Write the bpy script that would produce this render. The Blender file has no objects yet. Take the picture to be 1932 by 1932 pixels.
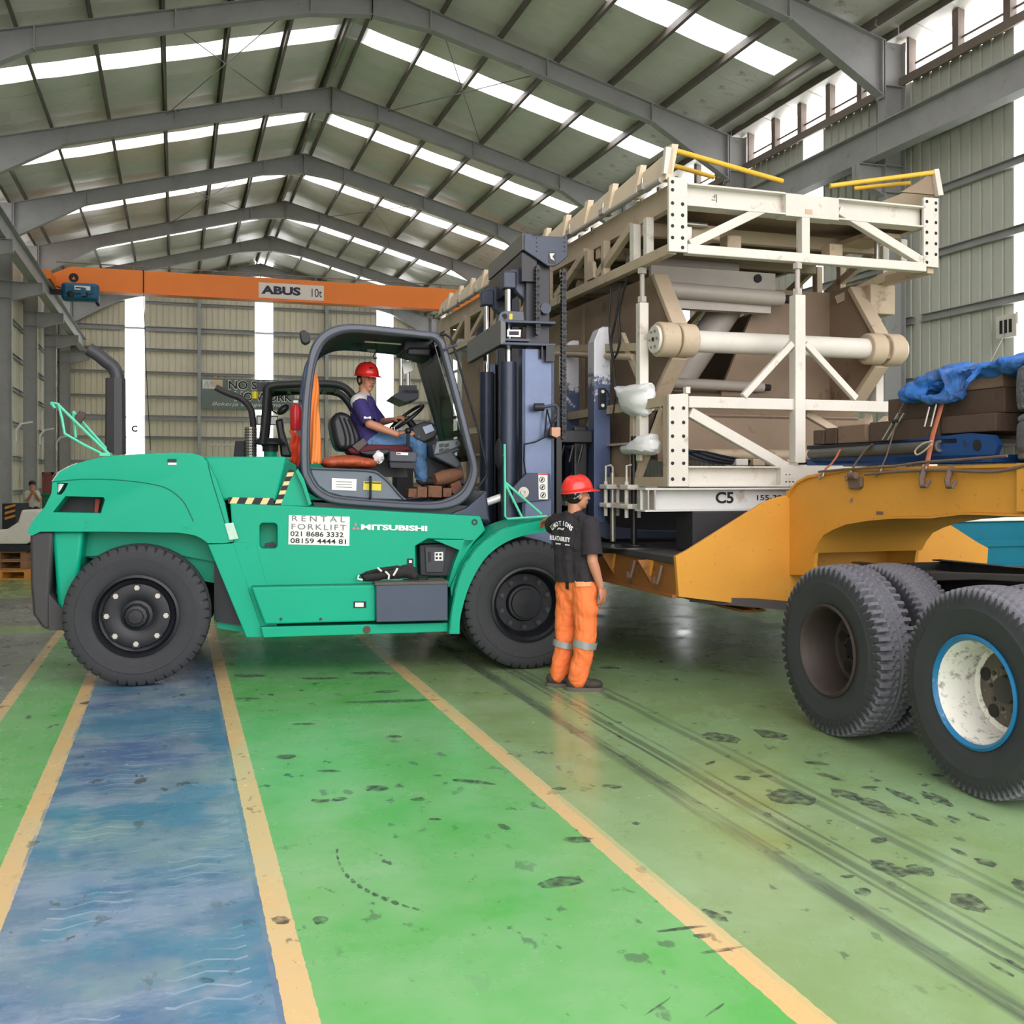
import bpy, bmesh, math, random
from mathutils import Vector, Matrix, Euler
random.seed(7)
R = math.radians
# ---------------------------------------------------------------- camera, world, exposure
F, CX, HY, CZ = 1935.0, 966.0, 900.0, 1.66            # focal length in pixels, horizon row, eye height
scn = bpy.context.scene
col = scn.collection
cam_d = bpy.data.cameras.new('camera'); cam = bpy.data.objects.new('camera', cam_d); col.objects.link(cam)
cam.location = (0, 0, CZ); cam.rotation_euler = (R(90), 0, 0)
cam_d.sensor_width = 36.0; cam_d.lens = 36.0 * F / 1932.0; cam_d.shift_y = -(966.0 - HY) / 1932.0
cam_d.clip_start = 0.05; cam_d.clip_end = 400
scn.camera = cam
A = math.atan((CX - 330.0) / F)                        # the hall runs 18 degrees to the left of the view axis
cA, sA = math.cos(A), math.sin(A)
w = bpy.data.worlds.new('overcast_sky'); scn.world = w; w.use_nodes = True
bg = w.node_tree.nodes['Background']; bg.inputs[0].default_value = (1.0, 0.96, 0.965, 1); bg.inputs[1].default_value = 2.1
scn.view_settings.view_transform = 'Standard'; scn.view_settings.look = 'None'
scn.view_settings.gamma = 1.0; scn.view_settings.use_curve_mapping = False
scn.view_settings.exposure = 1.14
cy = scn.cycles; cy.max_bounces = 7; cy.diffuse_bounces = 4; cy.glossy_bounces = 3; cy.transmission_bounces = 4; cy.transparent_max_bounces = 10
cy.caustics_reflective = False; cy.caustics_refractive = False; cy.use_adaptive_sampling = True; cy.adaptive_threshold = 0.05
def portal(name, loc, rot, sx, sy):                    # guides daylight sampling through a real opening; emits nothing itself
    l = bpy.data.lights.new(name, 'AREA'); l.shape = 'RECTANGLE'; l.size = sx; l.size_y = sy
    l.cycles.is_portal = True
    o = bpy.data.objects.new(name, l); col.objects.link(o); o.location = loc; o.rotation_euler = rot; return o
# ---------------------------------------------------------------- mesh helpers
def H(v, u, z): return Vector((cA * v - sA * u, sA * v + cA * u, z))
def hd(px, py):
    x, z = (px - CX) / F, (HY - py) / F
    return (cA * x + sA, -sA * x + cA, z)
def hv(px, py, v): d = hd(px, py); t = v / d[0]; return Vector((v, t * d[1], CZ + t * d[2]))
def hu(px, py, u): d = hd(px, py); t = u / d[1]; return Vector((t * d[0], u, CZ + t * d[2]))
def hz(px, py, z): d = hd(px, py); t = (z - CZ) / d[2]; return Vector((t * d[0], t * d[1], z))
TH = R(13.4); fC, fS = math.cos(TH), math.sin(TH); FO = Vector((-2.9604, 8.0909, 0))
def fk(px, py, y):                                     # picture ray met by the forklift's own plane y = const
    dx, dz = (px - CX) / F, (HY - py) / F
    x = (FO.x - y * fS - (FO.y + y * fC) * dx) / (fS * dx - fC)
    return Vector((x, y, CZ + (FO.y + x * fS + y * fC) * dz))

def frame_of(a, b, up=(0, 0, 1)):
    a, b = Vector(a), Vector(b); d = (b - a); L = d.length; d = d / L if L else Vector((1, 0, 0))
    up = Vector(up)
    if abs(d.dot(up.normalized())) > 0.98: up = Vector((0, 1, 0)) if abs(d.y) < 0.9 else Vector((1, 0, 0))
    s = d.cross(up).normalized(); n = s.cross(d).normalized()
    return a, b, d, s, n

class MB:
    def __init__(m): m.v = []; m.f = []
    def add(m, vs, fs):
        n = len(m.v); m.v += [tuple(v) for v in vs]; m.f += [tuple(i + n for i in f) for f in fs]; return m
    def box(m, x0, x1, y0, y1, z0, z1):
        return m.add([(x, y, z) for x in (x0, x1) for y in (y0, y1) for z in (z0, z1)],
              [(0,1,3,2),(4,6,7,5),(0,4,5,1),(2,3,7,6),(0,2,6,4),(1,5,7,3)])
    def cbox(m, c, sx, sy, sz, rot=None):
        vs = []
        for x in (-1, 1):
            for y in (-1, 1):
                for z in (-1, 1):
                    p = Vector((x*sx/2, y*sy/2, z*sz/2))
                    if rot is not None: p = rot @ p
                    vs.append(p + Vector(c))
        return m.add(vs, [(0,1,3,2),(4,6,7,5),(0,4,5,1),(2,3,7,6),(0,2,6,4),(1,5,7,3)])
    def prof(m, outline, a, b, up=(0,0,1)):            # extrude a 2D outline (side, up) from a to b
        a, b, d, s, n = frame_of(a, b, up); k = len(outline)
        vs = [a + s*x + n*y for x, y in outline] + [b + s*x + n*y for x, y in outline]
        fs = [(i, (i+1) % k, k + (i+1) % k, k + i) for i in range(k)] + [tuple(range(k))[::-1], tuple(range(k, 2*k))]
        return m.add(vs, fs)
    def beam(m, a, b, w, h, up=(0,0,1)):
        return m.prof([(-w/2,-h/2),(w/2,-h/2),(w/2,h/2),(-w/2,h/2)], a, b, up)
    def ibeam(m, a, b, w, h, tf=0.015, tw=0.01, up=(0,0,1)):
        x, y, q = w/2, h/2, tw/2
        return m.prof([(-x,-y),(x,-y),(x,-y+tf),(q,-y+tf),(q,y-tf),(x,y-tf),(x,y),(-x,y),(-x,y-tf),(-q,y-tf),(-q,-y+tf),(-x,-y+tf)], a, b, up)
    def chan(m, a, b, w, h, t=0.01, up=(0,0,1), side=1):
        o = [(0,-h/2),(w,-h/2),(w,-h/2+t),(t,-h/2+t),(t,h/2-t),(w,h/2-t),(w,h/2),(0,h/2)]
        return m.prof([(side*x, y) for x, y in o], a, b, up)
    def cyl(m, a, b, r, n=16, r2=None, caps=True):
        a, b, d, s, q = frame_of(a, b); r2 = r if r2 is None else r2
        ring = [(math.cos(2*math.pi*i/n), math.sin(2*math.pi*i/n)) for i in range(n)]
        vs = [a + (s*x + q*y)*r for x, y in ring] + [b + (s*x + q*y)*r2 for x, y in ring]
        fs = [(i, (i+1) % n, n + (i+1) % n, n + i) for i in range(n)]
        if caps: fs += [tuple(range(n))[::-1], tuple(range(n, 2*n))]
        return m.add(vs, fs)
    def tube(m, pts, r, n=8, closed=False, flat=None):
        pts = [Vector(p) for p in pts]; k = len(pts); rr = r if isinstance(r, (list, tuple)) else [r]*k
        tans = []
        for i in range(k):
            p0 = pts[(i-1) % k] if closed else pts[max(i-1, 0)]; p1 = pts[(i+1) % k] if closed else pts[min(i+1, k-1)]
            tans.append((p1-p0).normalized())
        up = Vector((0,0,1)) if abs(tans[0].z) < 0.9 else Vector((1,0,0))
        vs = []; s = tans[0].cross(up).normalized()
        for i in range(k):
            s = (s - tans[i]*s.dot(tans[i])).normalized(); q = tans[i].cross(s)
            for j in range(n):
                t = 2*math.pi*j/n
                vs.append(pts[i] + (s*math.cos(t) + q*math.sin(t)*(flat or 1))*rr[i])
        fs = []
        for i in range(k if closed else k-1):
            i2 = (i+1) % k
            for j in range(n): fs.append((i*n+j, i*n+(j+1) % n, i2*n+(j+1) % n, i2*n+j))
        if not closed: fs += [tuple(range(n))[::-1], tuple(range((k-1)*n, k*n))]
        return m.add(vs, fs)
    def lathe(m, prof, o, axis, n=32, closed=False):   # prof: (radius, height along axis)
        o = Vector(o); _, _, d, s, q = frame_of((0,0,0), axis); k = len(prof)
        vs = []
        for i in range(n):
            t = 2*math.pi*i/n; e = s*math.cos(t) + q*math.sin(t)
            vs += [o + e*r + d*h for r, h in prof]
        fs = []
        for i in range(n):
            i2 = (i+1) % n
            for j in range(k if closed else k-1):
                j2 = (j+1) % k; fs.append((i*k+j, i2*k+j, i2*k+j2, i*k+j2))
        return m.add(vs, fs)
    def prism(m, pts, off):                            # 3D outline pushed by a vector
        pts = [Vector(p) for p in pts]; off = Vector(off); k = len(pts)
        return m.add(pts + [p + off for p in pts], [(i, (i+1) % k, k+(i+1) % k, k+i) for i in range(k)] + [tuple(range(k))[::-1], tuple(range(k, 2*k))])
    def ring_prism(m, outer, inner, off):              # closed band between two outlines of equal length
        o = [Vector(p) for p in outer]; i_ = [Vector(p) for p in inner]; off = Vector(off); k = len(o)
        vs = o + i_ + [p+off for p in o] + [p+off for p in i_]; fs = []
        for i in range(k):
            j = (i+1) % k
            fs += [(i, j, k+j, k+i), (2*k+i, 3*k+i, 3*k+j, 2*k+j), (i, 2*k+i, 2*k+j, j), (k+i, k+j, 3*k+j, 3*k+i)]
        return m.add(vs, fs)
    def grid(m, fn, nu, nv, cu=False, cv=False):
        vs = [fn(i, j) for i in range(nu) for j in range(nv)]
        fs = [(i*nv+j, ((i+1) % nu)*nv+j, ((i+1) % nu)*nv+(j+1) % nv, i*nv+(j+1) % nv)
              for i in range(nu if cu else nu-1) for j in range(nv if cv else nv-1)]
        return m.add(vs, fs)
    def ball(m, c, rx, ry=None, rz=None, rot=None, n=12, k=8):
        ry = rx if ry is None else ry; rz = rx if rz is None else rz; c = Vector(c)
        def fn(i, j):
            a = 2*math.pi*i/n; b = math.pi*(j/(k-1) - 0.5)
            b = max(-1.553, min(1.553, b))
            p = Vector((rx*math.cos(b)*math.cos(a), ry*math.cos(b)*math.sin(a), rz*math.sin(b)))
            if rot is not None: p = rot @ p
            return c + p
        n0 = len(m.v); m.grid(fn, n, k, cu=True)
        m.f.append(tuple(n0+i*k for i in range(n))); m.f.append(tuple(n0+i*k+k-1 for i in range(n)))
        return m
    def mesh(m, name, smooth=0):
        me = bpy.data.meshes.new(name); me.from_pydata(m.v, [], m.f)
        b = bmesh.new(); b.from_mesh(me); bmesh.ops.recalc_face_normals(b, faces=b.faces); b.to_mesh(me); b.free()
        if smooth:
            for p in me.polygons: p.use_smooth = True
            me.set_sharp_from_angle(angle=R(smooth))
        return me
    def build(m, name, mat, parent=None, smooth=0, bevel=0, seg=2):
        me = m.mesh(name, smooth); return link(name, me, mat, parent, bevel, seg)
def link(name, me, mat, parent=None, bevel=0, seg=2):
    o = bpy.data.objects.new(name, me); col.objects.link(o)
    if mat is not None and not me.materials: me.materials.append(mat)
    if parent is not None: o.parent = parent
    if bevel:
        b = o.modifiers.new('bevel', 'BEVEL'); b.width = bevel; b.segments = seg; b.limit_method = 'ANGLE'; b.angle_limit = R(40)
        b.harden_normals = False
    return o
def tag(o, label=None, cat=None, group=None, kind=None):
    if label: o['label'] = label
    if cat: o['category'] = cat
    if group: o['group'] = group
    if kind: o['kind'] = kind
    return o
def thing(name, label, cat, loc=(0,0,0), rz=0, group=None, kind=None):
    o = bpy.data.objects.new(name, None); col.objects.link(o); o.location = loc; o.rotation_euler = (0, 0, rz)
    o.empty_display_size = 0.2
    return tag(o, label, cat, group, kind)
def inst(name, me, parent, loc=(0,0,0), rot=(0,0,0), scale=(1,1,1)):   # another piece sharing mesh data
    o = bpy.data.objects.new(name, me); col.objects.link(o); o.parent = parent
    o.location = loc; o.rotation_euler = rot; o.scale = scale; return o
def text(name, s, mat, parent, o, xd, yd, wid, hei, bold=0.0, depth=0.002, shear=0.0, space=1.0):
    cu = bpy.data.curves.new('t', 'FONT'); cu.body = s; cu.size = 1; cu.offset = bold; cu.shear = shear; cu.space_character = space
    cu.resolution_u = 3; cu.extrude = 0.01
    t = bpy.data.objects.new('t', cu); col.objects.link(t)
    dg = bpy.context.evaluated_depsgraph_get(); me = bpy.data.meshes.new_from_object(t.evaluated_get(dg))
    bpy.data.objects.remove(t); bpy.data.curves.remove(cu)
    xs = [v.co.x for v in me.vertices]; ys = [v.co.y for v in me.vertices]
    x0, x1, y0, y1 = min(xs), max(xs), min(ys), max(ys)
    o, xd, yd = Vector(o), Vector(xd).normalized(), Vector(yd).normalized(); nd = xd.cross(yd)
    for v in me.vertices:
        v.co = o + xd*((v.co.x-x0)/(x1-x0)*wid) + yd*((v.co.y-y0)/(y1-y0)*hei) + nd*(depth*(v.co.z/0.01*0.5+0.5))
    me.name = name; me.materials.clear()
    par = {}                                            # each printed letter is a piece of its own
    def find(i):
        while par.setdefault(i, i) != i: par[i] = par[par[i]]; i = par[i]
        return i
    for p in me.polygons:
        vs = list(p.vertices)
        for k in vs[1:]: par[find(k)] = find(vs[0])
    isl = {}
    for p in me.polygons: isl.setdefault(find(p.vertices[0]), []).append(list(p.vertices))
    co = [v.co.copy() for v in me.vertices]; out = None
    for fs in isl.values():
        ids = sorted({i for f in fs for i in f}); mp = {i: k for k, i in enumerate(ids)}
        m2 = bpy.data.meshes.new(name); m2.from_pydata([co[i] for i in ids], [], [[mp[i] for i in f] for f in fs]); out = link(name, m2, mat, parent)
    bpy.data.meshes.remove(me)
    return out
def rrect(x0, x1, y0, y1, r, n=5):
    out = []
    for cx, cy, a in ((x1-r, y1-r, 0), (x0+r, y1-r, 90), (x0+r, y0+r, 180), (x1-r, y0+r, 270)):
        for i in range(n+1):
            t = R(a + 90*i/n); out.append((cx + r*math.cos(t), cy + r*math.sin(t)))
    return out
def smooth_closed(pts, n=6):                            # Catmull-Rom through closed 2D/3D points
    P = [Vector(p) for p in pts]; k = len(P); out = []
    for i in range(k):
        p0, p1, p2, p3 = P[(i-1) % k], P[i], P[(i+1) % k], P[(i+2) % k]
        for j in range(n):
            t = j/n; out.append(0.5*((2*p1) + (p2-p0)*t + (2*p0-5*p1+4*p2-p3)*t*t + (3*p1-p0-3*p2+p3)*t**3))
    return out
def spline(pts, n=6):
    P = [Vector(p) for p in pts]; P = [2*P[0]-P[1]] + P + [2*P[-1]-P[-2]]; out = []
    for i in range(1, len(P)-2):
        p0, p1, p2, p3 = P[i-1:i+3]
        for j in range(n):
            t = j/n; out.append(0.5*((2*p1) + (p2-p0)*t + (2*p0-5*p1+4*p2-p3)*t*t + (3*p1-p0-3*p2+p3)*t**3))
    out.append(P[-2]); return out
# ---------------------------------------------------------------- materials
def srgb(r, g, b):
    f = lambda c: c/12.92 if c <= 0.04045 else ((c+0.055)/1.055)**2.4
    return (f(r/255), f(g/255), f(b/255), 1)
MATS = {}
def mat(name, rgb, rough=0.5, metal=0.0, var=0.12, vscale=3.0, dirt=None, damt=0.0, dscale=6.0, bump=0.0, bscale=40.0, spec=0.5, coat=0.0):
    if name in MATS: return MATS[name]
    m = bpy.data.materials.new(name); m.use_nodes = True; nt = m.node_tree; N = nt.nodes; L = nt.links
    p = N['Principled BSDF']; c = srgb(*rgb)
    p.inputs['Roughness'].default_value = rough; p.inputs['Metallic'].default_value = metal
    p.inputs['Specular IOR Level'].default_value = spec; p.inputs['Coat Weight'].default_value = coat
    tc = N.new('ShaderNodeTexCoord')
    out = None
    if var:
        n = N.new('ShaderNodeTexNoise'); n.inputs['Scale'].default_value = vscale; n.inputs['Detail'].default_value = 6; n.inputs['Roughness'].default_value = 0.65
        L.new(tc.outputs['Object'], n.inputs['Vector'])
        x = N.new('ShaderNodeMix'); x.data_type = 'RGBA'
        x.inputs[6].default_value = tuple(min(1, k*(1-var*1.6)) for k in c[:3]) + (1,); x.inputs[7].default_value = tuple(min(1, k*(1+var*1.3)) for k in c[:3]) + (1,)
        L.new(n.outputs['Fac'], x.inputs[0]); out = x.outputs[2]
    if dirt:
        n = N.new('ShaderNodeTexNoise'); n.inputs['Scale'].default_value = dscale; n.inputs['Detail'].default_value = 9; n.inputs['Roughness'].default_value = 0.72
        L.new(tc.outputs['Object'], n.inputs['Vector'])
        r = N.new('ShaderNodeValToRGB'); r.color_ramp.elements[0].position = max(0.02, 0.66-damt*0.4); r.color_ramp.elements[1].position = max(0.06, 0.76-damt*0.25)
        L.new(n.outputs['Fac'], r.inputs[0])
        x = N.new('ShaderNodeMix'); x.data_type = 'RGBA'; x.inputs[6].default_value = c; x.inputs[7].default_value = srgb(*dirt)
        if out is not None: L.new(out, x.inputs[6])
        L.new(r.outputs[0], x.inputs[0]); out = x.outputs[2]
    if out is None: p.inputs['Base Color'].default_value = c
    else: L.new(out, p.inputs['Base Color'])
    if bump:
        n = N.new('ShaderNodeTexNoise'); n.inputs['Scale'].default_value = bscale; n.inputs['Detail'].default_value = 4
        L.new(tc.outputs['Object'], n.inputs['Vector']); b = N.new('ShaderNodeBump'); b.inputs['Strength'].default_value = bump; b.inputs['Distance'].default_value = 0.02
        L.new(n.outputs['Fac'], b.inputs['Height']); L.new(b.outputs[0], p.inputs['Normal'])
    MATS[name] = m; return m
def glassy(name, rgb, opacity, rough=0.05):             # thin pane: mostly see-through with a sheen
    if name in MATS: return MATS[name]
    m = bpy.data.materials.new(name); m.use_nodes = True; nt = m.node_tree; N = nt.nodes; L = nt.links
    for n in list(N):
        if n.type == 'BSDF_PRINCIPLED': N.remove(n)
    o = N['Material Output']; t = N.new('ShaderNodeBsdfTransparent'); t.inputs[0].default_value = srgb(*rgb)
    g = N.new('ShaderNodeBsdfGlossy'); g.inputs['Roughness'].default_value = rough; x = N.new('ShaderNodeMixShader'); x.inputs[0].default_value = opacity
    L.new(t.outputs[0], x.inputs[1]); L.new(g.outputs[0], x.inputs[2]); L.new(x.outputs[0], o.inputs[0]); MATS[name] = m; return m
def translucent(name, rgb, see):                        # milky plastic sheet that passes daylight
    if name in MATS: return MATS[name]
    m = bpy.data.materials.new(name); m.use_nodes = True; nt = m.node_tree; N = nt.nodes; L = nt.links
    for n in list(N):
        if n.type == 'BSDF_PRINCIPLED': N.remove(n)
    o = N['Material Output']; t = N.new('ShaderNodeBsdfTransparent'); t.inputs[0].default_value = srgb(*rgb)
    g = N.new('ShaderNodeBsdfTranslucent'); g.inputs[0].default_value = srgb(*rgb); x = N.new('ShaderNodeMixShader'); x.inputs[0].default_value = 1-see
    L.new(t.outputs[0], x.inputs[1]); L.new(g.outputs[0], x.inputs[2]); L.new(x.outputs[0], o.inputs[0]); MATS[name] = m; return m
# ================================================================ THE HALL (local axes: x = across, y = along, z = up)
STEEL = mat('grey_steel', (168, 168, 168), 0.55, 0.1, 0.16, 2.0, (110, 104, 98), 0.12, 3.0)
PURL = mat('dark_purlin', (112, 104, 96), 0.6, 0.1, 0.2, 3.0)
FOIL = mat('silver_foil_roof', (232, 229, 222), 0.34, 0.08, 0.10, 1.6, (150, 140, 126), 0.07, 1.4, 0.25, 5.0)
SHEETR = mat('green_grey_sheet', (196, 198, 186), 0.55, 0.0, 0.08, 1.2)
SHEETF = mat('beige_sheet', (222, 214, 192), 0.6, 0.0, 0.08, 1.2)
WFRAME = mat('brown_window_frame', (140, 126, 116), 0.55, 0.1, 0.15, 3.0)
SKYL = translucent('milky_skylight', (250, 252, 252), 0.75)
PANE = glassy('window_pane', (250, 252, 252), 0.06)
BAYS = [-2.2 + 6*i for i in range(10)]                  # portal frames along the hall
FR = [16.15 if abs(b-15.8) < 0.1 else b for b in BAYS]     # one frame stands a little off the grid
RV, RZ, SL = 4.0, 12.16, 0.268                          # ridge position, rafter top, slope
VL, VR = -5.2, 13.2                                     # wall sheets
def rz(v): return RZ - SL*abs(v-RV)

# ---- floor: painted lanes
def floor_material():
    m = bpy.data.materials.new('painted_epoxy_floor'); m.use_nodes = True; nt = m.node_tree; N = nt.nodes; L = nt.links; p = N['Principled BSDF']
    tc = N.new('ShaderNodeTexCoord'); sep = N.new('ShaderNodeSeparateXYZ'); L.new(tc.outputs['Object'], sep.inputs[0])
    def noise(scale, detail=6, rough=0.6, sx=1, sy=1, off=0):
        mp = N.new('ShaderNodeMapping'); mp.inputs['Scale'].default_value = (sx, sy, 1); mp.inputs['Location'].default_value = (off, off*1.7, 0); L.new(tc.outputs['Object'], mp.inputs[0])
        n = N.new('ShaderNodeTexNoise'); n.inputs['Scale'].default_value = scale; n.inputs['Detail'].default_value = detail; n.inputs['Roughness'].default_value = rough
        L.new(mp.outputs[0], n.inputs['Vector']); return n.outputs['Fac']
    def math_(op, a, b=None, c=None):
        n = N.new('ShaderNodeMath'); n.operation = op
        for i, x in enumerate((a, b, c)):
            if x is None: continue
            if isinstance(x, (int, float)): n.inputs[i].default_value = x
            else: L.new(x, n.inputs[i])
        return n.outputs[0]
    def ramp(fac, stops, const=False):
        r = N.new('ShaderNodeValToRGB'); r.color_ramp.interpolation = 'CONSTANT' if const else 'LINEAR'; e = r.color_ramp.elements
        while len(e) < len(stops): e.new(0.5)
        for i, (q, cc) in enumerate(stops): e[i].position = q; e[i].color = cc if len(cc) == 4 else srgb(*cc)
        L.new(fac, r.inputs[0]); return r.outputs[0]
    def mixc(f, a, b):
        x = N.new('ShaderNodeMix'); x.data_type = 'RGBA'
        for i, k in ((0, f), (6, a), (7, b)):
            if isinstance(k, (int, float)): x.inputs[i].default_value = k
            elif isinstance(k, tuple): x.inputs[i].default_value = k
            else: L.new(k, x.inputs[i])
        return x.outputs[2]
    BW = lambda k: (k, k, k, 1)
    v, u = sep.outputs[0], sep.outputs[1]
    ve = math_('ADD', v, math_('MULTIPLY', math_('SUBTRACT', noise(14), 0.5), 0.018))
    fac = math_('DIVIDE', math_('ADD', ve, 1.5), 3.7)
    G, B, Y, GY, G2 = (90, 172, 86), (74, 104, 146), (222, 182, 124), (112, 110, 112), (122, 146, 88)
    s = lambda x: (x + 1.5)/3.7
    lanes = ramp(fac, [(0.0, GY), (s(-1.22), Y), (s(-1.13), G), (s(-0.71), Y), (s(-0.61), B), (s(0.32), Y), (s(0.42), G), (s(1.79), Y), (s(1.90), G2)], True)
    lft = math_('LESS_THAN', v, -1.23); ub = math_('MAXIMUM', math_('MULTIPLY', math_('GREATER_THAN', u, 11.95), math_('LESS_THAN', u, 12.6)), math_('GREATER_THAN', u, 15.4)); lanes = mixc(math_('MULTIPLY', lft, ub), lanes, srgb(128, 148, 84))
    # faded, scrubbed paint
    c1 = mixc(ramp(noise(1.3, 5, 0.65), [(0.35, BW(0)), (0.7, BW(0.42))]), lanes, srgb(172, 196, 168))
    blueband = math_('MULTIPLY', math_('GREATER_THAN', v, -0.62), math_('LESS_THAN', v, 0.3))
    c2 = mixc(math_('MULTIPLY', blueband, ramp(noise(2.2, 6, 0.7, 0.7, 1.6, 3.1), [(0.46, BW(0)), (0.58, BW(0.5))])), c1, srgb(150, 164, 186))
    c2 = mixc(math_('MULTIPLY', blueband, ramp(noise(1.1, 5, 0.6, 1, 1, 9.3), [(0.5, BW(0)), (0.56, BW(0.55))])), c2, srgb(28, 116, 150))
    # chevron tyre print in the blue lane
    zig = math_('ABSOLUTE', math_('SUBTRACT', math_('FRACT', math_('MULTIPLY', v, 5.0)), 0.5))
    chev = math_('FRACT', math_('ADD', math_('ADD', math_('MULTIPLY', u, 11.0), math_('MULTIPLY', zig, 0.9)), math_('MULTIPLY', noise(1.2, 3), 1.2)))
    trk = math_('MAXIMUM', math_('MULTIPLY', math_('GREATER_THAN', v, -0.46), math_('LESS_THAN', v, -0.16)), math_('MULTIPLY', math_('GREATER_THAN', v, -0.03), math_('LESS_THAN', v, 0.24)))
    chm = math_('MULTIPLY', math_('MULTIPLY', math_('LESS_THAN', chev, 0.14), trk), ramp(noise(1.6, 5, 0.6, 1, 1, 5.5), [(0.47, BW(0)), (0.6, BW(0.4))]))
    c2 = mixc(chm, c2, srgb(170, 190, 205))
    # worn olive patches in the right-hand lane, rubber streaks along the hall, scattered scuffs
    right = math_('GREATER_THAN', v, 1.88)
    c3 = mixc(math_('MULTIPLY', right, ramp(noise(0.9, 6, 0.6, 1, 0.5, 7), [(0.4, BW(0)), (0.62, BW(0.6))])), c2, srgb(146, 182, 134))
    vw = math_('ADD', v, math_('MULTIPLY', math_('SUBTRACT', noise(0.25, 2), 0.5), 0.12)); smask = ramp(noise(3.0, 5, 0.7, 3, 0.25, 7.5), [(0.32, BW(0.1)), (0.55, BW(1))])
    for v0, wd, a in ((2.49, 0.05, 0.75), (2.55, 0.012, 0.5), (2.70, 0.014, 0.75), (2.76, 0.03, 0.6), (2.84, 0.012, 0.6), (3.12, 0.03, 0.5), (3.2, 0.02, 0.5)):
        d = math_('ABSOLUTE', math_('SUBTRACT', vw, v0))
        msk = math_('MULTIPLY', ramp(math_('DIVIDE', d, wd*2.0), [(0.3, BW(a)), (0.6, BW(0))]), smask)
        c3 = mixc(msk, c3, srgb(74, 84, 78))
    blot = math_('MULTIPLY', ramp(noise(5.5, 5, 0.55, 1.6, 1.0, 2.2), [(0.625, BW(0)), (0.66, BW(0.85))]), ramp(noise(0.8, 3, 0.5, 1, 1, 4.4), [(0.4, BW(0.15)), (0.6, BW(1))]))
    c4 = mixc(blot, c3, srgb(66, 74, 72))
    fine = ramp(noise(16, 5, 0.75, 2.2, 0.7, 6.6), [(0.63, BW(0)), (0.70, BW(0.55))])
    c4 = mixc(fine, c4, srgb(84, 88, 80))
    L.new(c4, p.inputs['Base Color'])
    rr = ramp(noise(2.0, 6, 0.6, 1, 1, 1.1), [(0.3, BW(0.15)), (0.75, BW(0.36))]); L.new(rr, p.inputs['Roughness'])
    p.inputs['Specular IOR Level'].default_value = 0.45
    b = N.new('ShaderNodeBump'); b.inputs['Strength'].default_value = 0.05; b.inputs['Distance'].default_value = 0.02; L.new(noise(3.0, 5), b.inputs['Height']); L.new(b.outputs[0], p.inputs['Normal'])
    return m
fl = MB(); fl.box(VL-0.2, VR+0.2, -4, 52.4, -0.3, 0.0)
fl = fl.build('floor', floor_material()); fl.rotation_euler.z = A
tag(fl, 'glossy painted floor with green and blue lanes and yellow lines', 'floor', kind='structure')
yd = MB(); yd.box(-60, 70, -70, -4, -0.35, -0.02)
yd = yd.build('ground', mat('yard_concrete', (120, 118, 112), 0.8, 0, 0.1, 0.4)); yd.rotation_euler.z = A
tag(yd, 'pale concrete yard outside the open end of the hall', 'ground', kind='structure')

# ---- roof
ceil = thing('ceiling', 'pitched steel roof lined with silver foil and white skylight strips', 'ceiling', rz=A, kind='structure')
PUR = [0.19 + 1.34*i for i in range(7)]
def sheet_mesh(side, wid, seed, sag):
    rnd = random.Random(seed); m = MB(); ds = [0.0]
    for i in range(7):
        a = PUR[i]; b = PUR[i+1] if i < 6 else 9.35
        ds += [a, a + (b-a)*0.33, a + (b-a)*0.67]
    ds.append(9.35); top = []; bot = []
    nW = 4
    def fn(i, j):
        d = ds[j]; x = wid*i/(nW-1)
        k = min(abs(d-q) for q in PUR); sg = sag*min(1, k/0.4)*(0.5 + rnd.random())*(1 if 0 < i < nW-1 else 0.4)
        return (RV + side*d, x, RZ + 0.20 - SL*d - sg)
    m.grid(fn, nW, len(ds))
    n0 = len(m.v)
    def fn2(i, j): d = ds[j]; return (RV + side*d, wid*i/(nW-1), RZ + 0.26 - SL*d)
    m.grid(fn2, nW, len(ds))
    k = len(ds)
    for j in range(k-1):
        m.f.append((j, j+1, n0+j+1, n0+j)); o = (nW-1)*k; m.f.append((o+j, n0+o+j, n0+o+j+1, o+j+1))
    for i in range(nW-1):
        m.f.append((i*k, n0+i*k, n0+(i+1)*k, (i+1)*k)); e = k-1; m.f.append((i*k+e, (i+1)*k+e, n0+(i+1)*k+e, n0+i*k+e))
    return m.mesh('roof_sheet', 60)
SW = 6/7.0
foil = {(sd, q): sheet_mesh(sd, SW-0.008, q*7+sd+3, 0.035) for sd in (-1, 1) for q in range(4)}
sky = {}
for sd in (-1, 1):
    m = MB(); m.prism([(RV, 0, RZ+0.20), (RV+sd*8.1, 0, RZ+0.20-SL*8.1), (RV+sd*8.1, 0, RZ+0.215-SL*8.1), (RV, 0, RZ+0.215)], (0, SW-0.01, 0)); sky[sd] = m.mesh('skylight_sheet')
    sky[sd].materials.append(SKYL)
eave = {}
for sd in (-1, 1):
    m = MB(); m.prism([(RV+sd*8.1, 0, RZ+0.20-SL*8.1), (RV+sd*9.35, 0, RZ+0.20-SL*9.35), (RV+sd*9.35, 0, RZ+0.25-SL*9.35), (RV+sd*8.1, 0, RZ+0.25-SL*8.1)], (0, SW-0.01, 0)); eave[sd] = m.mesh('roof_sheet'); eave[sd].materials.append(FOIL)
for k in foil.values(): k.materials.append(FOIL)
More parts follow.
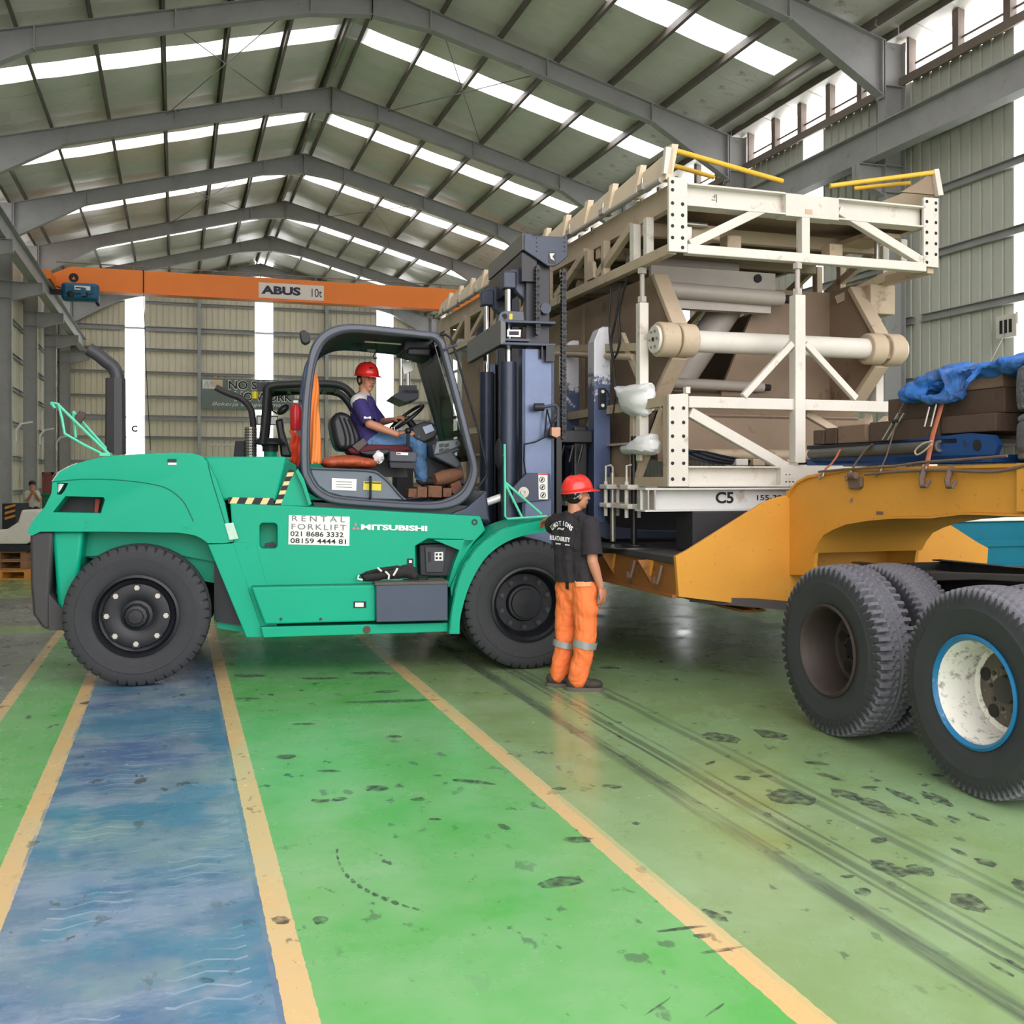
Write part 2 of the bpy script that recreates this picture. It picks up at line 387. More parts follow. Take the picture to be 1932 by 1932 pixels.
for b in BAYS[:-1]:
    for i in range(7):
        u0 = b + 2.3 + SW*(i-3) if i >= 3 else b + 2.3 + SW*(i-3)
        u0 = b + 2.3 - 2*SW + SW*i
        for sd in (-1, 1):
            if i == 2: inst('skylight_sheet', sky[sd], ceil, (0, u0, 0)); inst('roof_sheet', eave[sd], ceil, (0, u0, 0))
            else: inst('roof_sheet', foil[(sd, random.randrange(4))], ceil, (0, u0, 0))
for sd in (-1, 1):                                      # end filler sheets so that the roof meets the far gable
    inst('roof_sheet', foil[(sd, 0)], ceil, (0, 51.8 + 2.3 - 2*SW, 0))
rc = MB(); rc.prism([(RV-0.4, 0, RZ+0.28-SL*0.4), (RV, 0, RZ+0.31), (RV+0.4, 0, RZ+0.28-SL*0.4), (RV, 0, RZ+0.27)], (0, 56, 0))
rc = rc.build('ridge_cap', FOIL, ceil); rc.location.y = -2.2
pm = {}
for sd in (-1, 1):
    m = MB(); m.chan((0, 0.02, 0), (0, 5.98, 0), 0.07, 0.2, 0.012, side=sd); pm[sd] = m.mesh('purlin'); pm[sd].materials.append(PURL)
for b in BAYS[:-1]:
    for sd in (-1, 1):
        for d in PUR: inst('purlin', pm[sd], ceil, (RV+sd*d, b, RZ-SL*d+0.095), (0, sd*math.atan(SL), 0))
# rafters
def rafter_mesh(sd):
    m = MB(); ns = [(0.0, 0.62), (1.3, 0.42), (6.6, 0.42), (8.62, 1.05)]
    tf = 0.02
    for (d0, h0), (d1, h1) in zip(ns, ns[1:]):
        P = lambda d, dz: (RV+sd*d, 0, RZ-SL*d-dz)
        m.prism([(P(d0, tf)[0], -0.006, P(d0, tf)[2]), (P(d1, tf)[0], -0.006, P(d1, tf)[2]), (P(d1, h1)[0], -0.006, P(d1, h1)[2]), (P(d0, h0)[0], -0.006, P(d0, h0)[2])], (0, 0.012, 0))
        for e0, e1 in ((0, 0), (h0, h1)):
            m.prism([(P(d0, e0)[0], -0.11, P(d0, e0)[2]), (P(d1, e1)[0], -0.11, P(d1, e1)[2]), (P(d1, e1)[0], -0.11, P(d1, e1)[2]-tf), (P(d0, e0)[0], -0.11, P(d0, e0)[2]-tf)], (0, 0.22, 0))
    for d, h in ((0.012, 0.68), (1.3, 0.42), (4.0, 0.42), (6.6, 0.46), (8.6, 1.1)):
        x = RV+sd*d; z = RZ-SL*d
        m.box(min(x, x-sd*0.03), max(x, x-sd*0.03)+0.001, -0.1, 0.1, z-h, z-0.01)
    return m.mesh('rafter')
rm = {sd: rafter_mesh(sd) for sd in (-1, 1)}
for k in rm.values(): k.materials.append(STEEL)
for b in FR:
    for sd in (-1, 1): inst('rafter', rm[sd], ceil, (0, b, 0))
rodm = mat('rod_steel', (130, 128, 122), 0.5, 0.4, 0)
for b in (9.8, 21.8, 33.8):                              # sway rods
    for sd in (-1, 1):
        for k in range(2):
            a, c_ = (PUR[1], PUR[3]) if k == 0 else (PUR[3], PUR[1])
            MB().cyl((RV+sd*a, b+0.1, RZ-SL*a-0.1), (RV+sd*c_, b+5.9, RZ-SL*c_-0.1), 0.012, 6).build('bracing_rod', rodm, ceil)

# ---- side walls
def rib_sheet(wid, h, pitch=0.25, d=0.035, z0=0.0):
    m = MB(); pts = []; n = int(round(wid/pitch))
    for i in range(n):
        o = i*pitch; pts += [(o, 0), (o+pitch*0.74, 0), (o+pitch*0.80, d), (o+pitch*0.94, d)]
    pts.append((wid, 0))
    q = [(0, x, 0) for x in pts]; m.add([(y, x, z0) for x, y in pts] + [(y, x, h) for x, y in pts] + [(y+0.012, x, z0) for x, y in pts] + [(y+0.012, x, h) for x, y in pts],
        [(i, i+1, len(pts)+i+1, len(pts)+i) for i in range(len(pts)-1)] + [(2*len(pts)+i, 3*len(pts)+i, 3*len(pts)+i+1, 2*len(pts)+i+1) for i in range(len(pts)-1)])
    return m
SILL, HEAD = 9.12, 10.02
GIRTS = [1.15, 2.3, 3.45, 4.6, 5.72, 6.85, 7.95]
walls = {}
nwin = 0
for sd, nm, V0, sm, lab in ((1, 'wall_right', VR, SHEETR, 'green-grey ribbed steel wall with columns beside the white steel frame'), (-1, 'wall_left', VL, SHEETF, 'grey ribbed steel wall with a row of columns on the left')):
    wl = thing(nm, lab, 'wall', rz=A, kind='structure'); walls[sd] = wl
    base = rib_sheet(0.75, SILL); msh = base.mesh('wall_sheet'); msh.materials.append(sm)
    mst = rib_sheet(0.75, SILL, z0=2.4).mesh('translucent_sheet'); mst.materials.append(SKYL); mlow = rib_sheet(0.75, 2.4).mesh('wall_sheet'); mlow.materials.append(mat('added_dark_sheet', (112, 110, 106), 0.7)); msh = rib_sheet(0.75, SILL, z0=2.4 if sd > 0 else 0.0).mesh('wall_sheet'); msh.materials.append(sm)  # mlow: unseen low wall band, added in dark grey to cut floor reflections
    head = MB(); head.box(0, 0.02, 0, 0.75, HEAD, 10.3); mhd = head.mesh('eave_sheet'); mhd.materials.append(sm)
    gm = MB(); gm.chan((0, 0.1, 0), (0, 5.9, 0), 0.08, 0.14, 0.01, side=-sd); gm = gm.mesh('girt'); gm.materials.append(STEEL)
    rot = (0, 0, 0) if sd > 0 else (0, 0, math.pi)
    for b in BAYS[:-1]:
        for i in range(8):
            u0 = b + 0.75*i
            tr = (i == 4 and sd > 0)
            loc = (V0, u0, 0) if sd > 0 else (V0, u0+0.75, 0)
            inst('translucent_sheet' if tr else 'wall_sheet', mst if tr else msh, wl, loc, rot)
            if sd > 0: inst('added_low_sheet', mlow, wl, loc, rot)
        o = MB(); o.box(V0-0.01, V0+0.01, b, b+6, HEAD, 10.45); o.build('eave_sheet', sm, wl)
        for z in GIRTS: inst('girt', gm, wl, (V0-sd*0.02, b, z))
    # columns
    cm = MB(); xa, xb = (12.62, 13.08) if sd > 0 else (-5.08, -4.62)
    cm.box(xa, xa+0.02, -0.11, 0.11, 0, 9.85); cm.box(xb-0.02, xb, -0.11, 0.11, 0, 9.85); cm.box(xa+0.02, xb-0.02, -0.006, 0.006, 0, 9.85)
    for z in (7.0, 7.5, 9.0): cm.box(xa+0.02, xb-0.02, -0.1, 0.1, z, z+0.015)
    cm = cm.mesh('column'); cm.materials.append(STEEL)
    # corbel that carries the crane rail
    x0 = xa if sd > 0 else xb; x1 = x0 - (0.58 if sd > 0 else -0.85)
    cb = MB(); cb.box(min(x0, x1), max(x0, x1), -0.1, 0.1, 7.48, 7.5)
    cb.prism([(x0, -0.006, 6.95), (x0, -0.006, 7.48), (x1, -0.006, 7.48), (x1, -0.006, 7.2)], (0, 0.012, 0))
    cb.prism([(x0, -0.1, 6.95), (x1, -0.1, 7.2), (x1, -0.1, 7.18), (x0, -0.1, 6.93)], (0, 0.2, 0))
    cb.box(min(x1, x1+sd*0.02), max(x1, x1+sd*0.02), -0.1, 0.1, 7.2, 7.48)
    cb = cb.mesh('corbel'); cb.materials.append(STEEL)
    for b in FR:
        inst('column', cm, wl, (0, b, 0)); inst('corbel', cb, wl, (0, b, 0))
    # gutter beam along the eave
    vg = VR-0.15 if sd > 0 else VL+0.15
    sa, sb = (12.72, 13.19) if sd > 0 else (-5.19, -4.72)
    for b in BAYS[:-1]:
        MB().box(sa, sb, b+0.02, b+5.98, 10.03, 10.06).build('eave_soffit', PURL, wl); MB().box(sa if sd > 0 else sb-0.02, sa+0.02 if sd > 0 else sb, b+0.02, b+5.98, 9.86, 10.06).build('eave_fascia', PURL, wl)
        MB().chan((vg, b+0.05, 10.12), (vg, b+5.95, 10.12), 0.09, 0.2, 0.012, side=-sd).build('eave_beam', PURL, wl)
        MB().cyl((vg-sd*0.35, b+0.1, 9.0), (vg-sd*0.02, b+5.5, 8.05) , 0.012, 6).build('bracing_rod', rodm, wl) if b in (9.8, 27.8) else None
# crane runway beams
for sd, v, lab in ((1, 12.25, 'long grey crane runway beam along the right wall'), (-1, -4.05, 'long grey crane runway beam along the left wall')):
    t = thing('crane_runway', lab, 'crane rail', rz=A)
    for b in BAYS[:-1]:
        MB().ibeam((v, b+0.01, 7.80), (v, b+5.99, 7.80), 0.26, 0.58, 0.02, 0.012).build('runway_beam', STEEL, t)
    MB().box(v-0.03, v+0.03, -2.2, 51.7, 8.09, 8.14).build('rail', PURL, t)
# windows under the eaves
for sd, V0 in ((1, VR), (-1, VL)):
    for b in BAYS[1:-1]:
        if b < 0: continue
        nwin += 1
        side = 'right' if sd > 0 else 'left'
        t = thing('window_%d' % nwin, 'long brown-framed strip window under the %s eave, bay %s from the far gable' % (side, ['one','two','three','four','five','six','seven','eight','nine','ten'][int(round((45.8-b)/6))]), 'window', rz=A, kind='structure')
        ub, ue = FR[BAYS.index(b)]+0.16, FR[BAYS.index(b)+1]-0.16
        m = MB(); x0, x1 = V0-0.14, V0+0.02
        m.box(x0, x1, ub, ue, SILL, SILL+0.08); m.box(x0, x1, ub, ue, HEAD-0.06, HEAD); m.box(x0, x1, ub, ub+0.07, SILL+0.08, HEAD-0.06); m.box(x0, x1, ue-0.07, ue, SILL+0.08, HEAD-0.06)
        m.build('window_frame', WFRAME, t)
        MB().box(x0-sd*0.06-0.02, x0-sd*0.06+0.02, ub-0.1, ue+0.1, SILL-0.1, SILL+0.06).build('window_sill', WFRAME, t)
        for k in range(5):
            p0 = ub+0.07+(ue-ub-0.14)*k/5; p1 = ub+0.07+(ue-ub-0.14)*(k+1)/5
            if k: MB().box(x0+0.01, x1-0.01, p0-0.075, p0+0.075, SILL+0.08, HEAD-0.06).build('mullion', WFRAME, t)
            MB().box(V0-0.03, V0-0.02, p0+0.05, p1-0.05, SILL+0.08, HEAD-0.06).build('pane', PANE, t)
            MB().box(V0-0.05, V0-0.035, p0+0.05, p1-0.05, SILL+0.26, SILL+0.30).build('glazing_bar', WFRAME, t)
# ---- far gable
wf = thing('wall_far', 'beige ribbed gable wall with three white light strips', 'wall', rz=A, kind='structure')
UF = 52.0
i = 0; v = VL
strips = [(-2.25, -1.37), (3.75, 4.62), (9.8, 10.67)]
edges = sorted([VL, VR] + [e for s in strips for e in s])
def gable_sheet(va, vb, m_, name, pitch=0.27, z0=0.0, z1=None):
    n = max(1, int(round((vb-va)/pitch))); pts = []; w_ = (vb-va)/n
    for i in range(n): o = va+i*w_; pts += [(o, 0), (o+w_*0.72, 0), (o+w_*0.8, 0.035), (o+w_*0.92, 0.035)]
    pts.append((vb, 0)); k = len(pts); m = MB()
    hz_ = lambda x: z1 if z1 is not None else rz(x)+0.2
    m.add([(x, UF+y, z0) for x, y in pts] + [(x, UF+y, hz_(x)) for x, y in pts] + [(x, UF+y+0.012, z0) for x, y in pts] + [(x, UF+y+0.012, hz_(x)) for x, y in pts],
          [(i, i+1, k+i+1, k+i) for i in range(k-1)] + [(2*k+i, 3*k+i, 3*k+i+1, 2*k+i+1) for i in range(k-1)])
    return m.build(name, m_, wf)
for a, b in zip(edges, edges[1:]):
    if any(abs(a-s[0]) < 0.01 for s in strips): gable_sheet(a, b, SKYL, 'translucent_sheet', 0.87, 2.4); gable_sheet(a, b, SHEETF, 'wall_sheet', 0.27, 0, 2.4); continue
    n = max(1, int(round((b-a)/0.81)))
    for i in range(n): gable_sheet(a+(b-a)*i/n, a+(b-a)*(i+1)/n, SHEETF, 'wall_sheet')
for z in (1.3, 2.4, 3.55, 4.5, 5.5, 6.65, 7.75, 8.75, 10.0, 11.0):
    hw = min(9.1, (RZ-z)/SL)
    h = 0.22 if z in (8.75, 4.5) else 0.12
    for sgs in [(RV-hw, strips[0][0]-0.02), (strips[0][1]+0.02, strips[1][0]-0.02), (strips[1][1]+0.02, strips[2][0]-0.02), (strips[2][1]+0.02, RV+hw)]:
        if sgs[1]-sgs[0] > 0.3: MB().chan((sgs[0], UF-0.03, z), (sgs[1], UF-0.03, z), 0.1, h, 0.012, side=1).build('girt', STEEL, wf)
for z in (3.55, 4.5, 8.75):                               # girts crossing the light strips
    for s_ in strips: MB().box(s_[0], s_[1], UF-0.09, UF-0.03, z-0.05, z+0.05).build('strip_rail', mat('white_rail', (232, 234, 232), 0.5, 0, 0), wf)
for v in (1.12, 7.23): MB().ibeam((v, UF-0.16, 0), (v, UF-0.16, rz(v)), 0.16, 0.24, up=(0,1,0)).build('post', STEEL, wf)
for x in (VL, VR): MB().box(x-0.04, x+0.04, 51.6, 52.06, 0, 10.4).build('corner_trim', SHEETF, wf)
# sky guides at the real openings
portal('door_portal', H(4.0, -2.3, 5.0), (R(90), 0, A), 18.4, 10.5)
# ================================================================ wheels
RUB = mat('black_rubber', (52, 53, 57), 0.75, 0, 0.18, 4.0, (84, 84, 88), 0.10, 5.0, 0.15, 30)
RUBD = mat('dark_sidewall', (54, 55, 60), 0.6, 0, 0.2, 5.0, (84, 84, 88), 0.06, 5.0)
RUB2 = mat('grey_worn_rubber', (104, 104, 112), 0.8, 0, 0.18, 5.0, (58, 58, 62), 0.15, 4.0, 0.15, 30)
BLK = mat('black_paint', (26, 28, 34), 0.42, 0, 0.15, 4.0, spec=0.4)
STUD = mat('bare_steel', (176, 172, 164), 0.35, 0.8, 0.1, 8)
def tyre_mesh(Rr, W, rr, pattern, depth, nth, msd, mtr, crown=0.01):
    h = Rr - rr; pr = []                                  # (axial, radius, s or None)
    side = [(-0.40, rr-0.005), (-0.46, rr+0.02), (-0.5, rr+0.30*h), (-0.505, rr+0.5*h), (-0.497, rr+0.70*h)]
    for a, r in side: pr.append((a*W, r, None))
    pr.insert(4, (-0.512*W, rr+0.56*h, None)); pr.insert(5, (-0.500*W, rr+0.585*h, None))
    pr.append((-0.478*W, rr+0.86*h, -1.2)); pr.append((-0.452*W, Rr-0.022, -1.08))
    n = 17
    for i in range(n):
        s = -1 + 2*i/(n-1); pr.append((s*0.425*W, Rr - crown*s*s, s))
    pr.append((0.452*W, Rr-0.022, 1.08)); pr.append((0.478*W, rr+0.86*h, 1.2))
    for a, r in reversed(side): pr.append((-a*W, r, None))
    m = MB()
    def fn(i, j):
        a, r, s = pr[j]; t = 2*math.pi*i/nth
        if s is not None: r -= depth*pattern(i/nth, s)
        return (r*math.sin(t), a, r*math.cos(t))
    m.grid(fn, nth, len(pr), cu=True)
    me = m.mesh('tyre', 30); me.materials.append(msd); me.materials.append(mtr); k = len(pr)
    for q, p in enumerate(me.polygons):
        j = q % (k-1); p.material_index = 1 if pr[j][2] is not None and pr[j+1][2] is not None and abs(pr[j][2]) < 1.15 else 0
    return me
def pat_fork(t, s):
    a = abs(s); k = (t*46 + (0.5 if s > 0 else 0)) % 1
    if a > 0.55: return 1.0 if k < 0.16 else 0.0
    if 0.40 < a <= 0.55: return 0.55
    return 0.0
def pat_rib(t, s):                                        # deep shoulder lugs, wavy ribs
    a = abs(s); k = (t*60) % 1
    if a > 0.62: return 1.0 if k < (0.34 if a > 0.8 else 0.26) else 0.0
    w = 0.06*math.sin(t*60*2*math.pi)
    for c in (-0.28, 0.28, 0.0):
        if abs(s-c-w) < 0.065: return 0.5
    return 0.0
def pat_lug(t, s):
    a = abs(s); k = (t*80) % 1
    if a > 0.80: return 1.0 if k < 0.34 else 0.0
    if 0.70 < a < 0.80: return 0.55
    return 0.35 if ((t*80 + (0.5 if int((s+1)*4) % 2 else 0)) % 1 < 0.2 and abs(((s+1)*4) % 1 - 0.5) < 0.3) else 0.0
def pat_chev(t, s):
    k = (t*36 + abs((s*2.5) % 2 - 1)*0.45) % 1
    return 1.0 if k < 0.3 else 0.0
TY_FORK = tyre_mesh(0.562, 0.33, 0.315, pat_fork, 0.02, 276, RUB, RUB)
TY_RIB = tyre_mesh(0.535, 0.29, 0.275, pat_rib, 0.036, 300, RUBD, RUB2)
TY_LUG = tyre_mesh(0.535, 0.29, 0.275, pat_lug, 0.028, 320, RUBD, RUB2)
TY_CHEV = tyre_mesh(0.50, 0.28, 0.26, pat_chev, 0.028, 216, RUBD, RUB2)

def fork_wheel(parent, x, y, z, steer):                   # outer face towards -y
    w_ = bpy.data.objects.new('wheel', None); col.objects.link(w_); w_.parent = parent; w_.location = (x, y, z); w_.empty_display_size = 0.1
    t = inst('tyre', TY_FORK, w_, (0, 0, 0))
    m = MB()
    if steer: pr = [(0.318, -0.15), (0.325, -0.165), (0.305, -0.172), (0.292, -0.15), (0.285, -0.11), (0.262, -0.10), (0.25, -0.135), (0.18, -0.15), (0.12, -0.125), (0.11, -0.13), (0.0, -0.13)]
    else: pr = [(0.318, -0.15), (0.325, -0.165), (0.305, -0.172), (0.285, -0.15), (0.272, -0.04), (0.25, -0.01), (0.165, -0.01), (0.16, -0.03), (0.15, -0.055), (0.0, -0.065)]
    m.lathe(pr, (0,0,0), (0,1,0), 48)
    rim = m.build('rim', BLK, w_, 35)
    hub = MB()
    if steer:
        hub.lathe([(0.10, -0.12), (0.10, -0.165), (0.085, -0.185), (0.06, -0.19), (0.055, -0.205), (0.0, -0.208)], (0,0,0), (0,1,0), 10)
    else:
        hub.lathe([(0.13, -0.05), (0.125, -0.085), (0.0, -0.09)], (0,0,0), (0,1,0), 32)
    hub.build('hub', BLK, w_, 30)
    nr = 0.222 if steer else 0.215
    nm = MB(); y0 = -0.135 if steer else -0.012
    nm.cyl((0, y0+0.02, 0), (0, y0-0.022, 0), 0.022, 6); nm.cyl((0, y0-0.022, 0), (0, y0-0.034, 0), 0.012, 8)
    me_ = nm.mesh('wheel_nut'); me_.materials.append(STUD if steer else mat('nut_grey', (62, 66, 76), 0.4, 0.3, 0))
    bm_ = MB().cbox((0, y0+0.006, 0), 0.055, 0.03, 0.06).mesh('nut_clamp'); bm_.materials.append(BLK)
    for k in range(8 if steer else 10):
        a = 2*math.pi*(k+0.02)/(8 if steer else 10)
        p = (nr*math.sin(a), 0, nr*math.cos(a))
        inst('nut_clamp', bm_, rim, p, (0, a, 0)); inst('wheel_nut', me_, rim, p)
    return w_
# ================================================================ GREEN FORKLIFT (local x forward, y away from the camera, z up)
GRN = mat('forklift_green', (0, 166, 132), 0.45, 0, 0.06, 1.2, (14, 128, 104), 0.05, 7.0, spec=0.3)
CABG = mat('cab_grey', (70, 76, 90), 0.35, 0.1, 0.16, 2.5, coat=0.1)
CABD = mat('cab_dark', (34, 36, 42), 0.55, 0, 0.2, 4.0)
NAVY = mat('mast_navy', (58, 66, 84), 0.38, 0.15, 0.22, 2.0, (34, 36, 44), 0.12, 4.0)
GREAS = mat('greasy_black', (22, 22, 25), 0.35, 0.1, 0.3, 6.0)
WORN = mat('worn_fork_steel', (70, 82, 112), 0.42, 0.25, 0.2, 3.0, (196, 198, 204), 0.10, 7.0)
CHROME = mat('chrome', (220, 220, 222), 0.12, 1.0, 0)
WHT = mat('white_label', (236, 236, 232), 0.5, 0, 0.03)
INK = mat('black_ink', (24, 24, 28), 0.6, 0, 0)
GINK = mat('faded_grey_ink', (120, 120, 122), 0.6, 0, 0)
YEL = mat('yellow_label', (226, 206, 50), 0.5, 0, 0.05)
LGRN = mat('pale_green_tube', (96, 214, 178), 0.4, 0, 0.08)
DUST = mat('dusty_grey', (92, 88, 86), 0.85, 0, 0.2, 6)
SEATM = mat('seat_black_vinyl', (30, 31, 36), 0.4, 0, 0.15, 5)
PLAST = mat('grey_plastic', (64, 68, 78), 0.5, 0, 0.1, 5)
fl1 = thing('forklift', 'large green forklift with a driver in its open cab', 'forklift', FO, TH)
def P(pts, y): return [fk(px, py, y) for px, py in pts]
def plate(name, pts, y, t, m, parent=fl1, bevel=0.0, seg=2, smooth=0):
    return MB().prism(P(pts, y), (0, t, 0)).build(name, m, parent, smooth, bevel, seg)
def cut(o, mb):                                           # take a solid away from a built mesh
    c_ = mb.build('cutter', None); md = o.modifiers.new('b', 'BOOLEAN'); md.operation = 'DIFFERENCE'; md.object = c_; md.solver = 'EXACT'
    c_.matrix_world = Matrix.Identity(4) if o.parent is None else c_.matrix_world
    par = o.parent; o.parent = None
    others = [x for x in o.modifiers if x.type != 'BOOLEAN']; st = [(x, x.show_viewport) for x in others]
    for x in others: x.show_viewport = False
    dg = bpy.context.evaluated_depsgraph_get(); dg.update(); me = bpy.data.meshes.new_from_object(o.evaluated_get(dg))
    o.modifiers.remove(md); old = o.data; o.data = me; bpy.data.objects.remove(c_)
    for x, s_ in st: x.show_viewport = s_
    o.parent = par
# --- wheels
fork_wheel(fl1, -0.004, 0.165, 0.562, True)
fork_wheel(fl1, 3.189, 0.165, 0.562, False)
for x, y in ((3.189, 0.52), (3.189, 2.0), (3.189, 2.35), (-0.004, 2.3)):
    o = inst('tyre', TY_FORK, fl1, (x, y, 0.562))
MB().cyl((3.189, 0.35, 0.56), (3.189, 2.3, 0.56), 0.16, 20).build('front_axle', GREAS, fl1, 35)
MB().box(-0.12, 0.12, 0.34, 2.1, 0.42, 0.66).build('steer_axle', GREAS, fl1)
# --- counterweight and hood
cw = [(52,1004),(55,994),(62,983),(74,968),(84,957),(97,930),(99,908),(112,890),(135,878),(166,868),(200,861),(262,856.5),(330,854),(362,855),(380,860),(392,872),(408,905),(424,950),(440,1022),(420,1025),(392,1025),(382,1017),(368,1010),(338,1005),(200,1003),(76,1003),(60,1011)]
cwo = plate('counterweight', cw, 0.09, 2.2, GRN, bevel=0.07, seg=4, smooth=40)
cut(cwo, MB().prism(P([(90,968),(114.5,937),(188,939),(191,944),(183,970)], -0.1), (0, 0.45, 0)))
cut(cwo, MB().prism(P([(98,911),(120,912),(113,926),(106,934),(98,934)], -0.1), (0, 0.5, 0)))
plate('grille_back', [(86,972),(112,933),(195,935),(187,974)], 0.33, 0.02, CABD)
plate('inner_hose', [(178,968),(180,941),(189,942),(184,970)], 0.25, 0.03, mat('rust_red', (176, 70, 48), 0.6))
tl = plate('tail_lamp', [(104,912),(121,913),(113,926),(107,933),(104,932)], 0.14, 0.2, mat('lamp_clear', (220, 224, 226), 0.2, 0.2, 0.3, 60))
seam = [(98,909),(160,904),(230,906),(290,914),(320,924),(345,945),(358,968),(365,984)]
MB().tube([fk(q.x, q.y, 0.088) for q in spline([(a, b, 0) for a, b in seam], 5)], 0.004, 6).build('panel_seam', mat('seam_dark_green', (6, 104, 84), 0.6, 0, 0), fl1)
MB().tube([fk(q.x, q.y, 0.088) for q in spline([(392,872,0),(400,905,0),(412,945,0),(424,985,0),(436,1020,0)], 4)], 0.004, 6).build('panel_seam', MATS['seam_dark_green'], fl1)
plate('hood_trim', [(97,909),(110,890),(130,879),(146,873),(146,875),(131,882),(113,893),(101,909)], 0.5, 1.4, STUD)
plate('hood_vent', [(316,866),(333,866),(333,872),(316,872)], 0.082, 0.02, CABD)
plate('hood_decal', [(317,873),(333,873),(333,877),(317,877)], 0.084, 0.01, WHT)
# lower rear and wheel arch
plate('arch_liner', [(76,1000),(410,1000),(440,1060),(468,1190),(420,1182),(404,1170),(404,1100),(110,1040),(100,1100),(100,1010)], 0.46, 1.5, GRN)
plate('arch_wall', [(96,1000),(410,1000),(470,1195),(410,1185),(405,1060),(300,1040),(160,1050),(130,1190),(108,1188)], 0.40, 0.05, GRN)
rb = plate('counterweight_lower', [(97,1001),(158,1001),(151,1060),(146,1120),(128,1189),(112,1188)], 0.16, 1.95, GRN, bevel=0.05, seg=3, smooth=40)
plate('rear_bumper', [(56,1008),(70,1003),(101,1003),(97,1060),(92,1130),(92,1189),(80,1186),(62,1160),(57,1100)], 0.12, 2.05, mat('scuffed_bumper', (62, 60, 62), 0.6, 0, 0.2, 3, (150, 146, 140), 0.04, 9), bevel=0.05, seg=3, smooth=40)
plate('bumper_guard', [(92,1120),(118,1150),(128,1189),(92,1190)], 0.13, 0.2, MATS['scuffed_bumper'])
# engine cover and side panel
plate('engine_cover', [(384,861.5),(541,861.5),(522,946),(418,944),(402,900)], 0.22, 1.95, GRN, bevel=0.02, seg=2, smooth=40)
sp = plate('side_panel', [(434,950),(560,955),(700,963),(906,974),(916,1000),(893,1025),(866,1068),(854,1108),(474,1108),(440,1024)], 0.13, 2.1, GRN, bevel=0.008)
cut(sp, MB().prism([(p.x, 0.0, p.z) for p in P(rrect(490, 523, 987, 1035, 7), 0.13)], (0, 0.33, 0)))
cut(sp, MB().prism(P([(788,1032),(812,1018),(880,1020),(862,1065),(850,1107),(789,1106)], 0.0), (0, 0.4, 0)))
plate('recess_back', [(480,980),(530,980),(530,1042),(480,1042)], 0.42, 0.03, CABD)
plate('recess_hose', [(500,1026),(516,1022),(523,1036),(500,1037)], 0.3, 0.06, GREAS)
plate('slanted_sill', [(392,1027),(440,1025),(498,1199),(492,1203),(465,1203)], 0.10, 0.35, GRN, bevel=0.006)
plate('lower_panel', [(438,1024),(482,1024),(524,1186),(495,1199)], 0.115, 0.3, GRN)
plate('frame_underside', [(404,1040),(470,1195),(860,1180),(860,1100),(460,1100)], 0.5, 1.3, CABD)
plate('frame_lug', [(404,1060),(435,1110),(462,1180),(440,1178),(425,1176),(408,1172),(404,1150)], 0.36, 0.05, BLK)
# step box, sill and tool box
stp = plate('step_box', [(474,1108),(709,1104),(709,1172),(500,1178)], 0.02, 0.4, GRN, bevel=0.012)
plate('step_plate', [(476,1106.5),(710,1102.5),(710,1104),(477,1108)], 0.03, 0.35, mat('step_grip_green', (20, 130, 104), 0.8, 0, 0.35, 40), bevel=0)
plate('step_decal', [(667,1135),(691,1135),(691,1147),(667,1147)], 0.014, 0.006, INK); plate('step_decal', [(670,1137),(686,1137),(686,1145),(670,1145)], 0.010, 0.006, WHT)
for px in (530, 605): MB().cyl(fk(px, 1168, 0.03), fk(px, 1168, 0.012), 0.012, 10).build('bolt', CABD, fl1)
plate('sill', [(492,1183),(845,1175),(845,1192),(497,1203)], 0.04, 0.4, GRN, bevel=0.006)
MB().cyl(fk(692, 1188, 0.06), fk(692, 1188, 0.03), 0.032, 14).build('drain_plug', mat('rusty_brown', (92, 70, 58), 0.8), fl1)
tb = plate('tool_box', [(709,1102),(845,1099),(845,1171),(710,1174)], -0.04, 0.42, mat('toolbox_navy', (66, 76, 96), 0.5, 0, 0.12, 4), bevel=0.008)
plate('tool_box_lid', [(707,1099.5),(847,1096.5),(847,1102),(707,1105)], -0.05, 0.44, DUST, bevel=0.006)
# battery niche
plate('niche_unit', [(791,1028),(868,1024),(858,1060),(848,1088),(793,1086)], 0.24, 0.2, CABD, bevel=0.01)
plate('niche_cover', [(802,1032),(843,1032),(836,1080),(804,1080)], 0.22, 0.03, mat('niche_dark', (52, 56, 64), 0.5), bevel=0.004)
plate('niche_slot', [(808,1041),(813,1041),(813,1060),(808,1060)], 0.214, 0.006, INK); plate('niche_decal', [(820,1042),(836,1041),(836,1058),(820,1058)], 0.214, 0.006, WHT)
for k in range(4): plate('decal_mark', [(822+7*(k % 2),1044+7*(k//2)),(826+7*(k % 2),1044+7*(k//2)),(826+7*(k % 2),1048+7*(k//2)),(822+7*(k % 2),1048+7*(k//2))], 0.211, 0.003, INK)
plate('niche_gusset', [(818,1018),(894,1019),(872,1040)], 0.13, 0.03, GRN)
plate('switch_plate', [(768,1054),(780,1054),(780,1074),(768,1075)], 0.125, 0.006, INK); plate('switch_mark', [(772,1057),(777,1057),(777,1062),(772,1062)], 0.121, 0.004, WHT)
